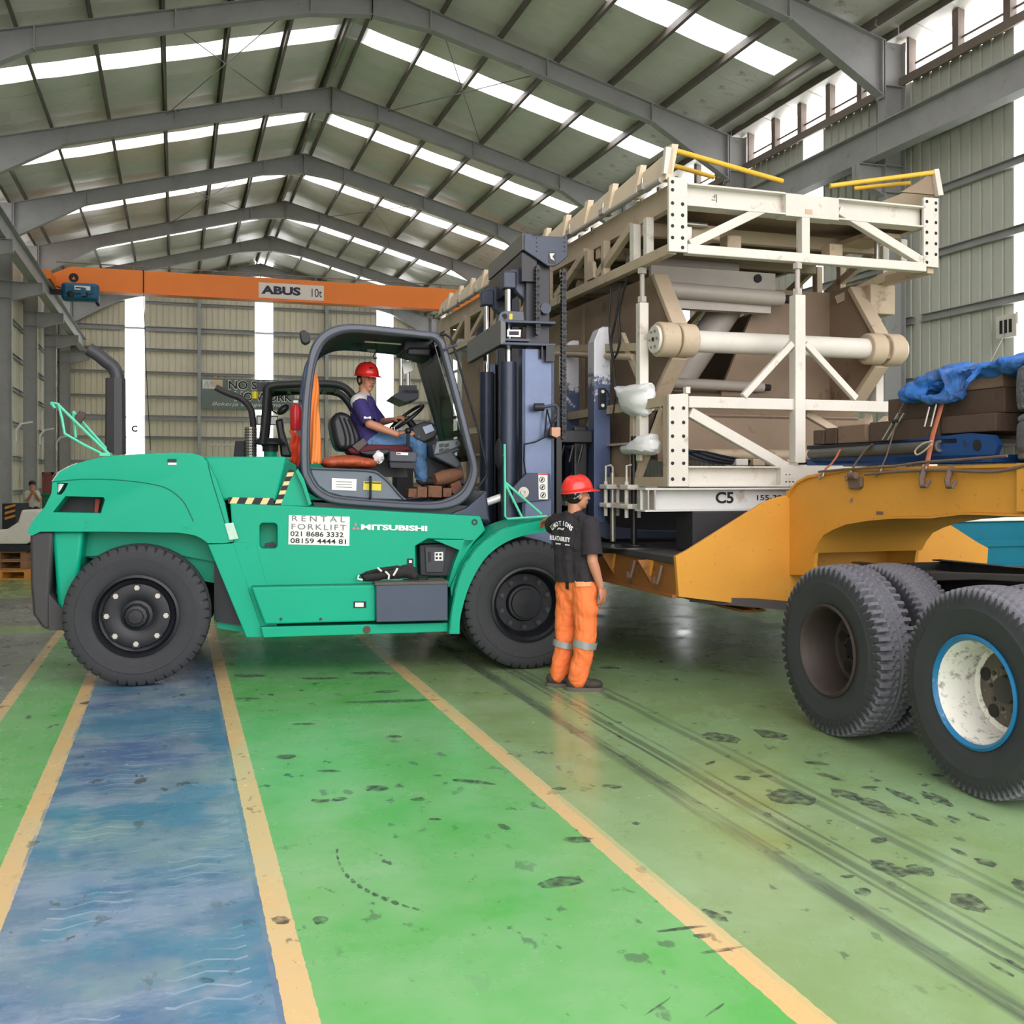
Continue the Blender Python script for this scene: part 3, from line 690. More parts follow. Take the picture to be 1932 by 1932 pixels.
# decals
plate('rental_sign', [(545,972),(660,975),(659,1030),(544,1027)], 0.124, 0.006, WHT)
def side_text(s, px, py, w_px, h_px, m, y=0.1225, bold=0.0, space=1.0, shear=0.0):
    a = fk(px, py, y); b = fk(px+w_px, py+w_px*0.022, y); c_ = fk(px, py-h_px, y)
    return text('letter', s, m, fl1, a, b-a, (0, 0, 1), (b-a).length, c_.z-a.z, bold, 0.0015, shear, space)
side_text('R E N T A L', 551, 983, 100, 10.5, GINK, bold=0.004)
side_text('FORKLIFT', 550, 998.5, 103, 10.5, GINK, bold=0.004, space=1.25)
side_text('021 8686 3332', 548, 1011.5, 100, 9.5, INK, bold=0.012); side_text('08159 4444 81', 548, 1024.5, 105, 9.5, INK, bold=0.014)
side_text('MITSUBISHI', 681, 999.5, 125, 10.5, mat('white_letter', (240, 244, 242), 0.5, 0, 0), bold=0.045)
dm = mat('faded_red_mark', (176, 132, 140), 0.5, 0, 0)
for cx_, cy_, k in ((671, 990, 0), (668, 997, 1), (675, 997.3, 2)):
    plate('emblem_diamond', [(cx_-(2.6 if k == 0 else 4.2), cy_), (cx_, cy_-(4.6 if k == 0 else 3.2)), (cx_+(2.6 if k == 0 else 4.2), cy_), (cx_, cy_+(4.6 if k == 0 else 3.2))], 0.124, 0.005, dm)
MB().lathe([(0.026, 0), (0.026, 0.012), (0.014, 0.012), (0.014, 0.0)], fk(895, 985, 0.135), (0, -1, 0), 18, True).build('lifting_eye', CABD, fl1)
plate('side_decal', [(424,988),(440,986),(450,1016),(433,1019)], 0.08, 0.012, mat('green_white_label', (190, 220, 205), 0.5, 0, 0.15, 40))
# hazard tape
def hazard(a, b, w_, n, y):
    a, b = Vector((*a, 0)), Vector((*b, 0)); d = (b-a); nn = Vector((-d.y, d.x, 0)).normalized()*w_
    par = MB().prism([fk(q.x, q.y, y) for q in (a, b, b+nn, a+nn)], (0, 0.004, 0)).build('hazard_tape', INK, fl1)
    for i in range(n):
        t0, t1 = (i+0.1)/n, (i+0.55)/n; sk = nn.length*0.5/d.length
        q = [a+d*t0, a+d*t1, a+d*(t1+sk)+nn, a+d*(t0+sk)+nn]
        MB().prism([fk(k.x, k.y, y-0.003) for k in q], (0, 0.005, 0)).build('tape_stripe', mat('tape_cream', (236, 206, 150), 0.5, 0, 0.05), par)
hazard((430, 950), (516, 952), -12, 3, 0.205); hazard((518, 952), (546, 884), 11, 4, 0.205)
plate('cab_bracket', [(562,884),(572,905),(588,951),(582,955),(530,953),(548,905)], 0.20, 0.02, GRN); plate('cab_bracket', [(562,884),(574,905),(588,951),(582,953),(570,915),(558,890)], 0.14, 0.08, GRN)
# fender
fo_ = [(1032,977),(1000,982),(965,990),(930,1006),(902,1028),(880,1056),(864,1090),(855,1130),(849,1165),(847,1196)]
fi_ = [(1032,1003),(1000,1008),(968,1017),(940,1032),(916,1053),(897,1082),(883,1112),(873,1145),(868,1170),(867,1196)]
so = [fk(q.x, q.y, -0.03) for q in spline([(a, b, 0) for a, b in fo_], 4)]; si = [fk(q.x, q.y, -0.03) for q in spline([(a, b, 0) for a, b in fi_], 4)]
MB().prism(so + si[::-1], (0, 0.03, 0)).build('fender_face', GRN, fl1)
so2 = [p + Vector((0, 0.0, 0)) for p in so]; m = MB(); k = len(so)
m.grid(lambda i, j: so[i] + Vector((0.012*j*(1 if False else 0), 0.58*j, 0)) if j < 2 else (so[i].lerp(si[i], 0.14) + Vector((0, 0.58*(3-j), 0))), k, 4, cv=True); m.build('fender_arch', GRN, fl1, 40)
plate('fender_brace', [(868,1070),(905,1022),(940,1004),(900,1040),(880,1075),(868,1110),(852,1130),(850,1108)], 0.06, 0.04, GRN)
# --- cab
cab_o = [(567,880),(567.5,800),(572,740),(580,682),(588,652),(605,629),(630,615),(660,610.5),(700,612.5),(760,619),(800,624),(824,627),(839,640),(846,662),(856,697),(869,745),(881,793),(893,842),(901,872),(903,892),(897,917),(884,940),(862,955),(830,962),(780,962),(700,957),(640,952),(610,944),(588,928),(573,905)]
cab_i = [(585,880),(586,800),(589,742),(596,692),(605,664),(618,643),(640,631),(664,626.5),(700,628),(760,634),(798,638),(818,641),(828,652),(834,672),(843,705),(855,750),(867,796),(878,842),(885,870),(886,888),(880,908),(869,925),(851,937),(825,945),(780,946),(700,941),(646,936),(619,929),(601,916),(590,898)]
def cab_ring(y, m_):
    return MB().ring_prism([fk(q.x, q.y, y) for q in smooth_closed([(a, b, 0) for a, b in cab_o], 3)], [fk(q.x, q.y, y) for q in smooth_closed([(a, b, 0) for a, b in cab_i], 3)], (0, 0.07, 0)).build('cab_frame', m_, fl1, 50, 0.018, 3)
NY = 0.40
cab_ring(NY, CABG)
so_, si_ = smooth_closed([(a, b, 0) for a, b in cab_o], 3), smooth_closed([(a, b, 0) for a, b in cab_i], 3)
inl = [a.lerp(b, 0.78) for a, b in zip(so_, si_)]; inl2 = [a.lerp(b, 0.66) for a, b in zip(so_, si_)]
MB().ring_prism([fk(q.x, q.y, NY-0.006) for q in inl2], [fk(q.x, q.y, NY-0.006) for q in inl], (0, 0.012, 0)).build('frame_seal', CABD, fl1)
off = Vector((0, 1.30, 0)); sc = lambda p: p + off                      # the far frame has the same real size
MB().ring_prism([fk(q.x, q.y, NY) + off for q in smooth_closed([(a, b, 0) for a, b in cab_o], 3)], [fk(q.x, q.y, NY) + off for q in smooth_closed([(a, b, 0) for a, b in cab_i], 3)], (0, 0.07, 0)).build('cab_frame', mat('cab_blue_grey', (70, 86, 120), 0.35, 0.1, 0.2, 3), fl1, 50, 0.018, 3)
# roof, rear and floor panels bridging the two frames
def bridge(name, idx, m_, t=0.03, f=0.25, y0=0.07, y1=1.30, fl_=False):
    pts = [fk(*cab_o[i], NY).lerp(fk(*cab_i[i], NY), f) for i in idx]
    q = [fk(*cab_o[i], NY).lerp(fk(*cab_i[i], NY), f+0.35) for i in idx]
    mm = MB(); mm.prism([Vector((p.x, NY+y0, p.z)) for p in pts + q[::-1]], (0, y1-y0, 0)); return mm.build(name, m_, fl1)
bridge('roof_panel', [4, 5, 6, 7, 8, 9, 10, 11], CABG, f=0.1)
bridge('roof_lining', [5, 6, 7, 8, 9, 10], CABD, f=0.5)
bridge('cab_floor', [20, 21, 22, 23, 24, 25, 26], CABD, f=0.1)
bridge('cab_rear_panel', [26, 27, 28, 29, 0], CABD, f=0.1)
for i, j in ((2, 3), (12, 13)): bridge('cross_member', [i, j], CABD, f=0.3)
a_, b_ = fk(*cab_i[11], NY), fk(*cab_i[18], NY)
MB().prism([Vector((a_.x+0.01, NY+0.08, a_.z)), Vector((b_.x+0.01, NY+0.08, b_.z)), Vector((b_.x+0.016, NY+0.08, b_.z)), Vector((a_.x+0.016, NY+0.08, a_.z))], (0, 1.2, 0)).build('windscreen', glassy('dusty_glass', (150, 156, 150), 0.10, 0.25), fl1)
plate('sun_visor', [(765,640),(818,644),(814,674),(762,660)], 0.75, 0.6, CABD, bevel=0.01)
plate('visor_roll', [(770,655),(815,656),(813,672),(768,670)], 0.72, 0.05, BLK, bevel=0.02, seg=3)
MB().cyl(fk(688, 644, 0.85), fk(757, 649, 0.85), 0.012, 8).build('roof_rail', STUD, fl1, 40)
MB().tube([fk(708, 634, 0.85), fk(710, 662, 0.85), fk(704, 672, 0.85), fk(706, 677, 0.85), fk(712, 675, 0.85)], 0.006, 6).build('coat_hook', GREAS, fl1)
plate('roof_bracket', [(672,640),(690,634),(682,656),(662,652)], 1.3, 0.3, CABD)
plate('roof_decal', [(693,656),(709,657),(709,664),(693,663)], 1.58, 0.01, WHT)
# door quarter panel with its labels and grab handle
plate('door_panel', [(586,884),(610,886),(700,889),(720,898),(738,915),(752,932),(764,943),(700,941),(646,936),(619,929),(601,916),(590,898)], NY+0.02, 0.03, mat('door_grey', (96, 106, 118), 0.4, 0.1, 0.12, 3), bevel=0.006)
MB().tube([fk(q.x, q.y, NY+0.015) for q in spline([(586,884,0),(640,886,0),(700,889,0),(720,898,0),(738,915,0),(752,932,0),(764,943,0)], 4)], 0.012, 8).build('door_rim', CABG, fl1, 40)
plate('door_label', [(626,902),(673,904),(672,926),(626,924)], NY+0.012, 0.006, WHT)
for k in range(3): plate('label_line', [(634,908+5*k),(664,909+5*k),(664,910+5*k),(634,909+5*k)], NY+0.009, 0.004, GINK)
plate('door_label', [(686,908),(719,909),(719,926),(685,924)], NY+0.012, 0.006, YEL)
plate('label_band', [(688,909),(719,910),(719,913),(688,912)], NY+0.009, 0.004, mat('label_ink', (90, 84, 40), 0.6, 0, 0))
MB().tube([fk(699, 900, NY+0.01), fk(699, 902, NY-0.03), fk(699, 938, NY-0.03), fk(698, 940, NY+0.01)], 0.011, 8).build('grab_handle', BLK, fl1, 40)
# under the cab
plate('cab_mount', [(590,948),(910,955),(925,985),(800,985),(600,968)], 0.50, 1.1, GREAS)
plate('cowl', [(880,958),(918,925),(925,985),(835,975)], 0.45, 1.2, NAVY, bevel=0.02)
# rear of cab: work lamp, mirror rail at the front
wl_ = plate('work_lamp', [(565,626),(574,622),(584,630),(586,644),(577,649),(569,645)], 0.42, 0.12, CABD, bevel=0.01); plate('lamp_glass', [(565,627),(569,626),(573,645),(569,645)], 0.44, 0.08, WHT)
MB().tube([fk(x, y, 0.36) for x, y in ((830,632),(841,631),(850,638),(858,660),(872,708),(905,820),(919,885),(918,897),(906,915),(899,926))], 0.011, 8).build('front_rail', BLK, fl1, 40)
MB().tube([fk(x, y, 0.36) for x, y in ((838,660),(850,654),(862,651))], 0.012, 8).build('rail_bracket', CABG, fl1)
# interior: seat, arm box, wheel, dash
plate('seat_back', [(622,792),(634,779),(646,775),(660,783),(672,800),(680,820),(684,838),(676,846),(655,851),(636,850),(628,825)], 0.92, 0.48, SEATM, bevel=0.05, seg=4, smooth=40)
for k in range(3):
    MB().tube([fk(q.x, q.y, 0.915) for q in spline([(640+9*k,786+2*k,0),(647+9*k,805+2*k,0),(652+9*k,825+2*k,0),(652+8*k,846,0)], 5)], 0.010, 6).build('seat_seam', BLK, fl1, 40)
plate('seat_cushion', [(655,846),(700,838),(770,840),(778,850),(740,858),(690,860),(660,856)], 0.88, 0.55, mat('maroon_cloth', (92, 30, 36), 0.8), bevel=0.03, seg=3)
plate('seat_side', [(676,852),(735,846),(742,856),(720,862),(690,860)], 0.80, 0.1, SEATM, bevel=0.02)
plate('seat_base', [(665,856),(760,858),(770,900),(680,900)], 0.95, 0.4, CABD)
plate('seat_hinge', [(664,842),(686,826),(694,836),(676,852)], 0.86, 0.06, DUST, bevel=0.008)
plate('arm_box', [(735,851),(787,853),(786,872),(735,871)], 0.62, 0.2, PLAST, bevel=0.01); plate('arm_box', [(735,872),(785,873),(783,884),(737,882)], 0.64, 0.16, CABD)
plate('arm_label', [(748,853),(770,854),(770,859),(748,858)], 0.614, 0.01, WHT); plate('arm_label', [(749,854),(756,854.5),(756,857),(749,856.5)], 0.611, 0.01, mat('label_red', (214, 40, 40), 0.5, 0, 0))
MB().tube([fk(770, 842, 0.72), fk(770, 815, 0.72)], 0.016, 8).build('joystick', BLK, fl1, 40); MB().ball(fk(770, 813, 0.72), 0.03, n=10, k=7).build('joystick_knob', BLK, fl1, 60)
for k in range(3): MB().cyl(fk(740+5*k, 830, 0.95), fk(739+5*k, 806, 0.95), 0.006, 6).build('hydraulic_lever', STUD, fl1)
c0 = fk(767, 788, 1.06); nrm = Vector((-0.62, -0.12, 0.78)).normalized(); sx_ = nrm.cross(Vector((0, 1, 0))).normalized(); sy_ = nrm.cross(sx_)
MB().tube([c0 + sx_*0.19*math.cos(t*math.pi/14) + sy_*0.19*math.sin(t*math.pi/14) for t in range(28)], 0.016, 8, True).build('steering_wheel', BLK, fl1, 60)
for k in range(3):
    a = 2*math.pi*k/3+0.4; MB().beam(c0 - nrm*0.02, c0 + sx_*0.185*math.cos(a) + sy_*0.185*math.sin(a), 0.03, 0.012).build('wheel_spoke', BLK, fl1)
MB().cyl(c0 - nrm*0.45, c0, 0.035, 10).build('steering_column', BLK, fl1, 40)
plate('dashboard', [(776,806),(800,795),(818,798),(828,812),(822,826),(800,836),(780,828)], 0.9, 0.6, CABD, bevel=0.02)
plate('dash_display', [(797,806),(814,800),(820,812),(803,819)], 0.885, 0.02, mat('screen_blue_grey', (150, 160, 190), 0.3, 0, 0.05))
plate('dash_pod', [(815,838),(862,836),(870,850),(856,855),(872,876),(862,884),(818,862)], 0.66, 0.5, PLAST, bevel=0.015); plate('dash_pod_top', [(824,833),(864,829),(872,840),(852,848),(830,856),(818,858)], 0.63, 0.2, mat('pod_grey', (110, 114, 122), 0.5), bevel=0.01)
for k in range(4): plate('pod_button', [(829+10*(k % 2),838+9*(k//2)),(837+10*(k % 2),836+9*(k//2)),(837+10*(k % 2),842+9*(k//2)),(829+10*(k % 2),844+9*(k//2))], 0.622, 0.01, BLK)
MB().cyl(fk(864, 836, 0.64), fk(864, 836, 0.61), 0.022, 12).build('pod_knob', BLK, fl1, 40)
plate('front_cowl', [(790,828),(822,826),(872,880),(880,930),(830,944),(800,900)], 1.0, 0.6, CABD)
plate('rear_view_mirror', [(758,686),(776,679),(780,699),(762,707)], 1.2, 0.02, mat('mirror_face', (230, 230, 226), 0.3, 0.2, 0), bevel=0.004)
# --- exhaust and rear mirror frame
mx = [fk(218, y, 0.95) for y in (857, 714)]
MB().cyl(mx[0], mx[1], 0.088, 8, 0.083).build('muffler_guard', mat('muffler_black', (60, 58, 62), 0.55, 0.1, 0.15, 6), fl1)
MB().tube([fk(q.x, q.y, 0.95) for q in spline([(221,720,0),(220,706,0),(213,692,0),(200,682,0),(186,670,0),(168,659,0)], 4)], 0.058, 14).build('exhaust_pipe', mat('pipe_black', (66, 66, 72), 0.5, 0.2, 0.15, 6), fl1, 50)
for pts in (((96,760),(110,762),(117,790),(122,818),(160,840),(196,858)), ((110,764),(205,856)), ((138,776),(143,826)), ((138,776),(208,855)), ((96,760),(104,770))):
    MB().tube([fk(x, y, 0.5 if pts[0][0] != 138 else 0.9) for x, y in pts], 0.012, 7).build('mirror_stay', LGRN, fl1, 50)
plate('rear_mirror', [(141,785),(150,775),(161,778),(160,788),(148,803),(141,800)], 0.8, 0.03, mat('mirror_brown', (70, 46, 40), 0.4), bevel=0.006)
plate('stay_foot', [(188,854),(208,854),(208,860),(188,860)], 0.45, 0.12, LGRN)
# --- mast
def rail(px0, px1, y0, y1, pyT, pyB, name, m_, parent=fl1):
    a, b = fk(px0, pyT, y0), fk(px1, pyB, y0)
    return MB().box(min(a.x, b.x), max(a.x, b.x), y0, y1, b.z, a.z).build(name, m_, parent, 0, 0.008)
mast_x0, mast_x1 = fk(985, 700, 0.5).x, fk(1046, 700, 0.5).x
for s_, yc in ((0, 0.50), (1, 1.78)):
    ya, yb = (yc, yc+0.13)
    zt = 2.83
    m = MB(); m.box(mast_x0, mast_x1, (ya if s_ == 0 else yb-0.025), (ya+0.025 if s_ == 0 else yb), 0.42, zt)
    m.box(mast_x0, mast_x0+0.035, ya, yb, 0.42, zt); m.box(mast_x1-0.035, mast_x1, ya, yb, 0.42, zt)
    m.build('outer_mast_rail', mat('mast_scuffed', (92, 104, 130), 0.3, 0.45, 0.25, 2.5, (190, 194, 206), 0.12, 3.0), fl1, 0, 0.004)
    m = MB(); yi = yc+0.05 if s_ == 0 else yc-0.06
    m.box(mast_x0+0.05, mast_x1-0.03, yi, yi+0.12, 0.45, 3.75); m.build('inner_mast_rail', mat('mast_dark', (44, 46, 54), 0.4, 0.15, 0.2, 3), fl1, 0, 0.006)
# lift cylinders behind the rails (towards the cab)
for yc, nm in ((0.66, 'near'), (1.62, 'far')):
    x = mast_x0 - 0.09
    MB().cyl((x, yc, 0.5), (x, yc, 2.72), 0.075, 20).build('lift_cylinder', NAVY, fl1, 40)
    MB().cyl((x, yc, 2.7), (x, yc, 3.42), 0.034, 16).build('cylinder_rod', CHROME, fl1, 40)
    MB().cbox((x, yc, 3.47), 0.13, 0.13, 0.16).build('rod_cap', NAVY, fl1, 0, 0.015)
    MB().prism([(x-0.04, yc-0.05, 3.55), (mast_x0+0.1, yc-0.05, 3.62), (mast_x0+0.1, yc-0.05, 3.25), (x+0.07, yc-0.05, 3.36)], (0, 0.1, 0)).build('rod_bracket', NAVY, fl1, 0, 0.01)
for yc in (0.72, 1.55): MB().cyl((mast_x0-0.02, yc, 0.6), (mast_x0-0.02, yc, 2.7), 0.012, 8).build('hydraulic_pipe', STUD if yc < 1 else BLK, fl1)
# top crosshead: near plate and crossbeam
plate('crosshead_plate', [(989,440),(1005,441),(1006,444),(1060,447),(1064,444),(1071,443),(1072,483),(1056,497),(1046,502),(1034,502),(989,472)], 0.46, 0.03, NAVY, bevel=0.006)
for i in range(4):
    for px in (1012.5, 1065): MB().cyl(fk(px, 449+8.3*i, 0.47), fk(px, 449+8.3*i, 0.455), 0.006, 8).build('plate_bolt', INK, fl1)
plate('crosshead_decal', [(1035,476),(1048,475),(1049,497),(1035,496)], 0.455, 0.006, GREAS); plate('decal_mark', [(1037,478),(1047,478),(1042,484),(1047,492),(1039,488)], 0.451, 0.004, WHT)
a, b, c_, d_ = fk(989, 440, 0.49), fk(989, 472, 0.49), fk(992, 440, 0.49), fk(992, 472, 0.49)
MB().box(a.x-0.02, a.x+0.02, 0.48, 1.96, b.z, a.z).build('crosshead_beam', mat('beam_grey', (118, 116, 112), 0.5, 0.1, 0.12, 3), fl1, 0, 0.006)
MB().box(a.x+0.1, a.x+0.4, 1.90, 1.93, b.z-0.12, a.z).build('crosshead_plate', NAVY, fl1)
MB().box(a.x-0.02, a.x+0.12, 0.5, 1.94, b.z-0.28, b.z-0.02).build('crosshead_web', GREAS, fl1)
# middle crosshead
x0 = mast_x0 - 0.2; zc = fk(1000, 640, 0.45).z
MB().box(x0, mast_x0+0.06, 0.44, 0.66, zc-0.02, zc+0.0).build('cylinder_clamp', NAVY, fl1); MB().box(x0, mast_x1-0.01, 0.42, 0.68, zc-0.06, zc-0.035).build('clamp_plate', NAVY, fl1, 0, 0.004)
MB().box(x0, mast_x1-0.01, 0.42, 0.68, zc+0.14, zc+0.165).build('clamp_plate', NAVY, fl1, 0, 0.004)
MB().box(x0-0.02, x0+0.03, 0.42, 2.0, zc-0.06, zc+0.165).build('clamp_beam', mat('beam_grey2', (112, 112, 114), 0.5, 0.1, 0.15, 4), fl1, 0, 0.008)
MB().box(x0+0.02, x0+0.05, 0.5, 0.68, zc-0.03, zc+0.14).build('clamp_back', GREAS, fl1)
plate('clamp_label', [(957,622),(983,622),(982,636),(957,635)], 0.5, 0.01, STUD); plate('label_band', [(961,625),(979,625),(979,632),(961,632)], 0.495, 0.006, CABD)
lug = plate('lifting_lug', [(940,612),(941,596),(947,588),(955,586),(988,588),(990,612)], 0.55, 0.03, CABG, bevel=0.004); MB().cyl(fk(952, 597, 0.56), fk(952, 597, 0.545), 0.026, 14).build('lug_hole', INK, fl1); plate('lug_number', [(961,592),(967,592),(967,603),(961,603)], 0.543, 0.006, YEL)
plate('lifting_lug', [(897,640),(899,622),(906,615),(922,616),(924,632)], 1.80, 0.03, GREAS)
MB().box(mast_x1-0.10, mast_x1-0.02, 0.42, 0.5, zc-0.2, zc-0.06).build('clamp_bolt', GREAS, fl1)
for k in range(2): MB().cyl((mast_x1-0.13+0.06*k, 0.46, zc-0.17), (mast_x1-0.13+0.06*k, 0.46, zc-0.05), 0.014, 6).build('clamp_bolt', GREAS, fl1)
# chains
def chain(x, y, z0, z1, name='lift_chain'):
    m = MB(); n = int((z1-z0)/0.036)
    for i in range(n):
        z = z0+0.036*i; w_ = 0.03 if i % 2 else 0.022
        m.cyl((x, y-0.03, z), (x, y+0.03, z), 0.024, 8); m.cbox((x, y, z+0.018), 0.026, w_*2, 0.036)
    return m.build(name, GREAS, fl1)
chain(fk(1014, 560, 0.47).x, 0.47, fk(1014, 628, 0.47).z, fk(1014, 495, 0.47).z)
chain(fk(1063, 560, 0.50).x, 0.50, fk(1063, 825, 0.50).z, fk(1063, 500, 0.50).z); chain(fk(1063, 560, 0.50).x, 1.75, 1.9, 3.6)
MB().lathe([(0.03, -0.01), (0.05, -0.01), (0.05, 0.04), (0.0, 0.04)], fk(1028, 583, 0.53), (0, -1, 0), 16).build('roller', NAVY, fl1, 40)
# trunnion plate with warning label
plate('mast_bracket', [(968,920),(994,892),(1035,892.5),(1038.5,896),(1040,940),(1036,944),(966,950)], 0.455, 0.04, NAVY, bevel=0.006)
MB().lathe([(0.05, 0), (0.05, 0.02), (0.032, 0.02), (0.030, 0.035), (0.014, 0.035), (0.012, 0.02), (0, 0.02)], fk(987, 929, 0.46), (0, -1, 0), 16).build('pivot_pin', STUD, fl1, 40)
plate('warning_label', [(1015.5,892.5),(1033,893),(1033.5,942),(1016.5,942)], 0.449, 0.006, WHT); plate('label_band', [(1016,893),(1033,893.3),(1033,896),(1016,895.6)], 0.446, 0.004, MATS['label_red'])
for k, yy in enumerate((905, 919, 934)): MB().lathe([(0.026, 0), (0.026, 0.003), (0.021, 0.003), (0.021, 0)], fk(1022.5 + k, yy, 0.448), (0, -1, 0), 16, True).build('label_mark', INK, fl1); 
for k, yy in enumerate((905, 919, 934)): MB().cbox(fk(1022.5+k, yy, 0.446), 0.012, 0.004, 0.03, Euler((0, R(30), 0)).to_matrix()).build('label_mark', INK, fl1)
MB().cyl(fk(907, 952, 0.7), fk(946, 938, 0.7), 0.036, 14).build('tilt_rod', mat('tilt_white', (232, 232, 228), 0.3, 0.2, 0.05), fl1, 40); MB().cyl(fk(860, 972, 0.7), fk(910, 951, 0.7), 0.06, 14).build('tilt_cylinder', NAVY, fl1, 40)
MB().cyl(fk(946, 938, 0.7), fk(962, 931, 0.7), 0.05, 12).build('tilt_eye', GREAS, fl1, 40)
# headlamp with its tangle of stays
MB().cyl(fk(1008, 768, 0.40), fk(1026, 768, 0.40), 0.035, 12).build('head_lamp', CABD, fl1, 40); MB().tube([fk(x, y, 0.40) for x, y in ((1024,768),(1048,764),(1053,770),(1053,808))], 0.014, 8).build('lamp_stay', CABG, fl1, 40)
for pts in (((1032,772),(1027,826)), ((1032,772),(1042,812)), ((1060,772),(1040,800),(1032,822)), ((988,845),(990,838),(1010,834),(1034,822),(1050,828)), ((989,845),(988,870),(992,895))):
    MB().tube([fk(x, y, 0.42) for x, y in pts], 0.007, 6).build('lamp_cable', GREAS, fl1, 40)
plate('indicator_lamp', [(1041,806),(1058,806),(1058,822),(1050,826),(1041,822)], 0.36, 0.06, mat('lamp_amber', (206, 150, 120), 0.3), bevel=0.006)
# fender mirror frame
for pts in (((952,838),(953,974),(958,979),(1032,974)), ((953,910),(1022,970)), ((954,914),(985,976))):
    MB().tube([fk(x, y, -0.02) for x, y in pts], 0.011, 7).build('mirror_stay', LGRN, fl1, 50)
MB().ball(fk(941, 856, 0.02), 0.03, 0.09, 0.13).build('fender_mirror', CABD, fl1, 60); MB().tube([fk(944, 858, 0.02), fk(953, 860, -0.02)], 0.01, 6).build('mirror_arm', LGRN, fl1)
# carriage, backrest and forks
def fork_paint(ztop):                                     # blue paint rubbed to bare steel on the upper part
    m = mat('fork_paint', (74, 88, 122), 0.42, 0.25, 0.2, 3.0)
    nt = m.node_tree; N = nt.nodes; L = nt.links
    if 'rub' in N: return m
    p = N['Principled BSDF']; src = p.inputs['Base Color'].links[0].from_socket
    tc = N.new('ShaderNodeTexCoord'); sp_ = N.new('ShaderNodeSeparateXYZ'); L.new(tc.outputs['Object'], sp_.inputs[0])
    nz = N.new('ShaderNodeTexNoise'); nz.inputs['Scale'].default_value = 9; nz.inputs['Detail'].default_value = 9; nz.inputs['Roughness'].default_value = 0.75; L.new(tc.outputs['Object'], nz.inputs['Vector'])
    mr = N.new('ShaderNodeMapRange'); mr.inputs[1].default_value = ztop-1.0; mr.inputs[2].default_value = ztop-0.2; mr.inputs[3].default_value = -0.35; mr.inputs[4].default_value = 0.25; L.new(sp_.outputs[2], mr.inputs[0])
    ad = N.new('ShaderNodeMath'); ad.operation = 'ADD'; L.new(nz.outputs['Fac'], ad.inputs[0]); L.new(mr.outputs[0], ad.inputs[1])
    rp = N.new('ShaderNodeValToRGB'); rp.color_ramp.elements[0].position = 0.48; rp.color_ramp.elements[1].position = 0.56; L.new(ad.outputs[0], rp.inputs[0])
    x = N.new('ShaderNodeMix'); x.name = 'rub'; x.data_type = 'RGBA'; x.inputs[7].default_value = srgb(214, 214, 222); L.new(rp.outputs[0], x.inputs[0]); L.new(src, x.inputs[6]); L.new(x.outputs[2], p.inputs['Base Color'])
    return m
cx0 = mast_x1 + 0.02; cx1 = cx0 + 0.12
fxa, fxb = fk(1121, 800, 0.62).x, fk(1152, 800, 0.62).x
for z0, z1 in ((1.98, 2.10), (1.12, 1.30)): MB().box(cx0, fxa, 0.66, 2.1, z0, z1).build('carriage_bar', GREAS, fl1, 0, 0.01)
for y0 in (0.74, 1.5): MB().box(fxa-0.16, fxa-0.02, y0, y0+0.10, 1.1, 2.15).build('carriage_plate', GREAS, fl1, 0, 0.02); MB().box(cx0, cx0+0.08, y0, y0+0.10, 1.1, 2.1).build('carriage_plate', GREAS, fl1, 0, 0.02)
MB().box(cx0, cx0+0.05, 0.5, 0.60, 1.0, 2.05).build('carriage_plate', GREAS, fl1)
for k in range(3): MB().cyl((cx0+0.08+0.09*k, 0.66, 1.80), (cx0+0.12+0.09*k, 0.66, 1.96), 0.014, 8).build('carriage_hose', GREAS, fl1)
for k, (y0, m_) in enumerate(((0.62, WORN), (1.62, WORN))):
    zb = 1.10; L_ = 2.35
    f = bpy.data.objects.new('fork', None); col.objects.link(f); f.parent = fl1; f.empty_display_size = 0.1
    zt = fk(1137, 616, 0.62).z; zbot = fk(1137, 988, 0.62).z
    pr = [(fxa, zbot+0.02), (fxa, zt-0.14), (fxa+0.05, zt-0.02), (fxa+0.09, zt), (fxb, zt), (fxb, zbot+0.16), (fxb-0.05, zbot+0.07), (fxb-0.06, zbot)]
    MB().prism([(x, y0, z) for x, z in pr], (0, 0.2, 0)).build('fork_shank', fork_paint(zt), f, 0, 0.008)
    MB().prism([(fxa+0.02, y0+0.01, zbot+0.2), (fxa+0.02, y0+0.01, 1.12), (fxa+0.12, y0+0.01, 1.075), (fxb+1.75, y0+0.01, 1.075), (fxb+1.75, y0+0.01, 1.095), (fxb+0.3, y0+0.01, 1.16), (fxb, y0+0.01, 1.20)], (0, 0.18, 0)).build('fork_blade', NAVY, f, 0, 0.006)
    p0 = fk(1137, 752, y0-0.02)
    MB().cbox((p0.x, y0-0.008, p0.z), 0.075, 0.016, 0.2).build('fork_latch', BLK, f, 0, 0.006)
    for dz in (-0.065, 0.065): MB().cyl((p0.x, y0-0.016, p0.z+dz), (p0.x, y0-0.03, p0.z+dz), 0.016, 10).build('latch_bolt', WHT, f)
    MB().tube([(p0.x+0.07*math.cos(t*0.35-1.05), y0-0.004, p0.z+0.1*math.sin(t*0.35-1.05)) for t in range(7)], 0.006, 6).build('latch_ring', BLK, f)
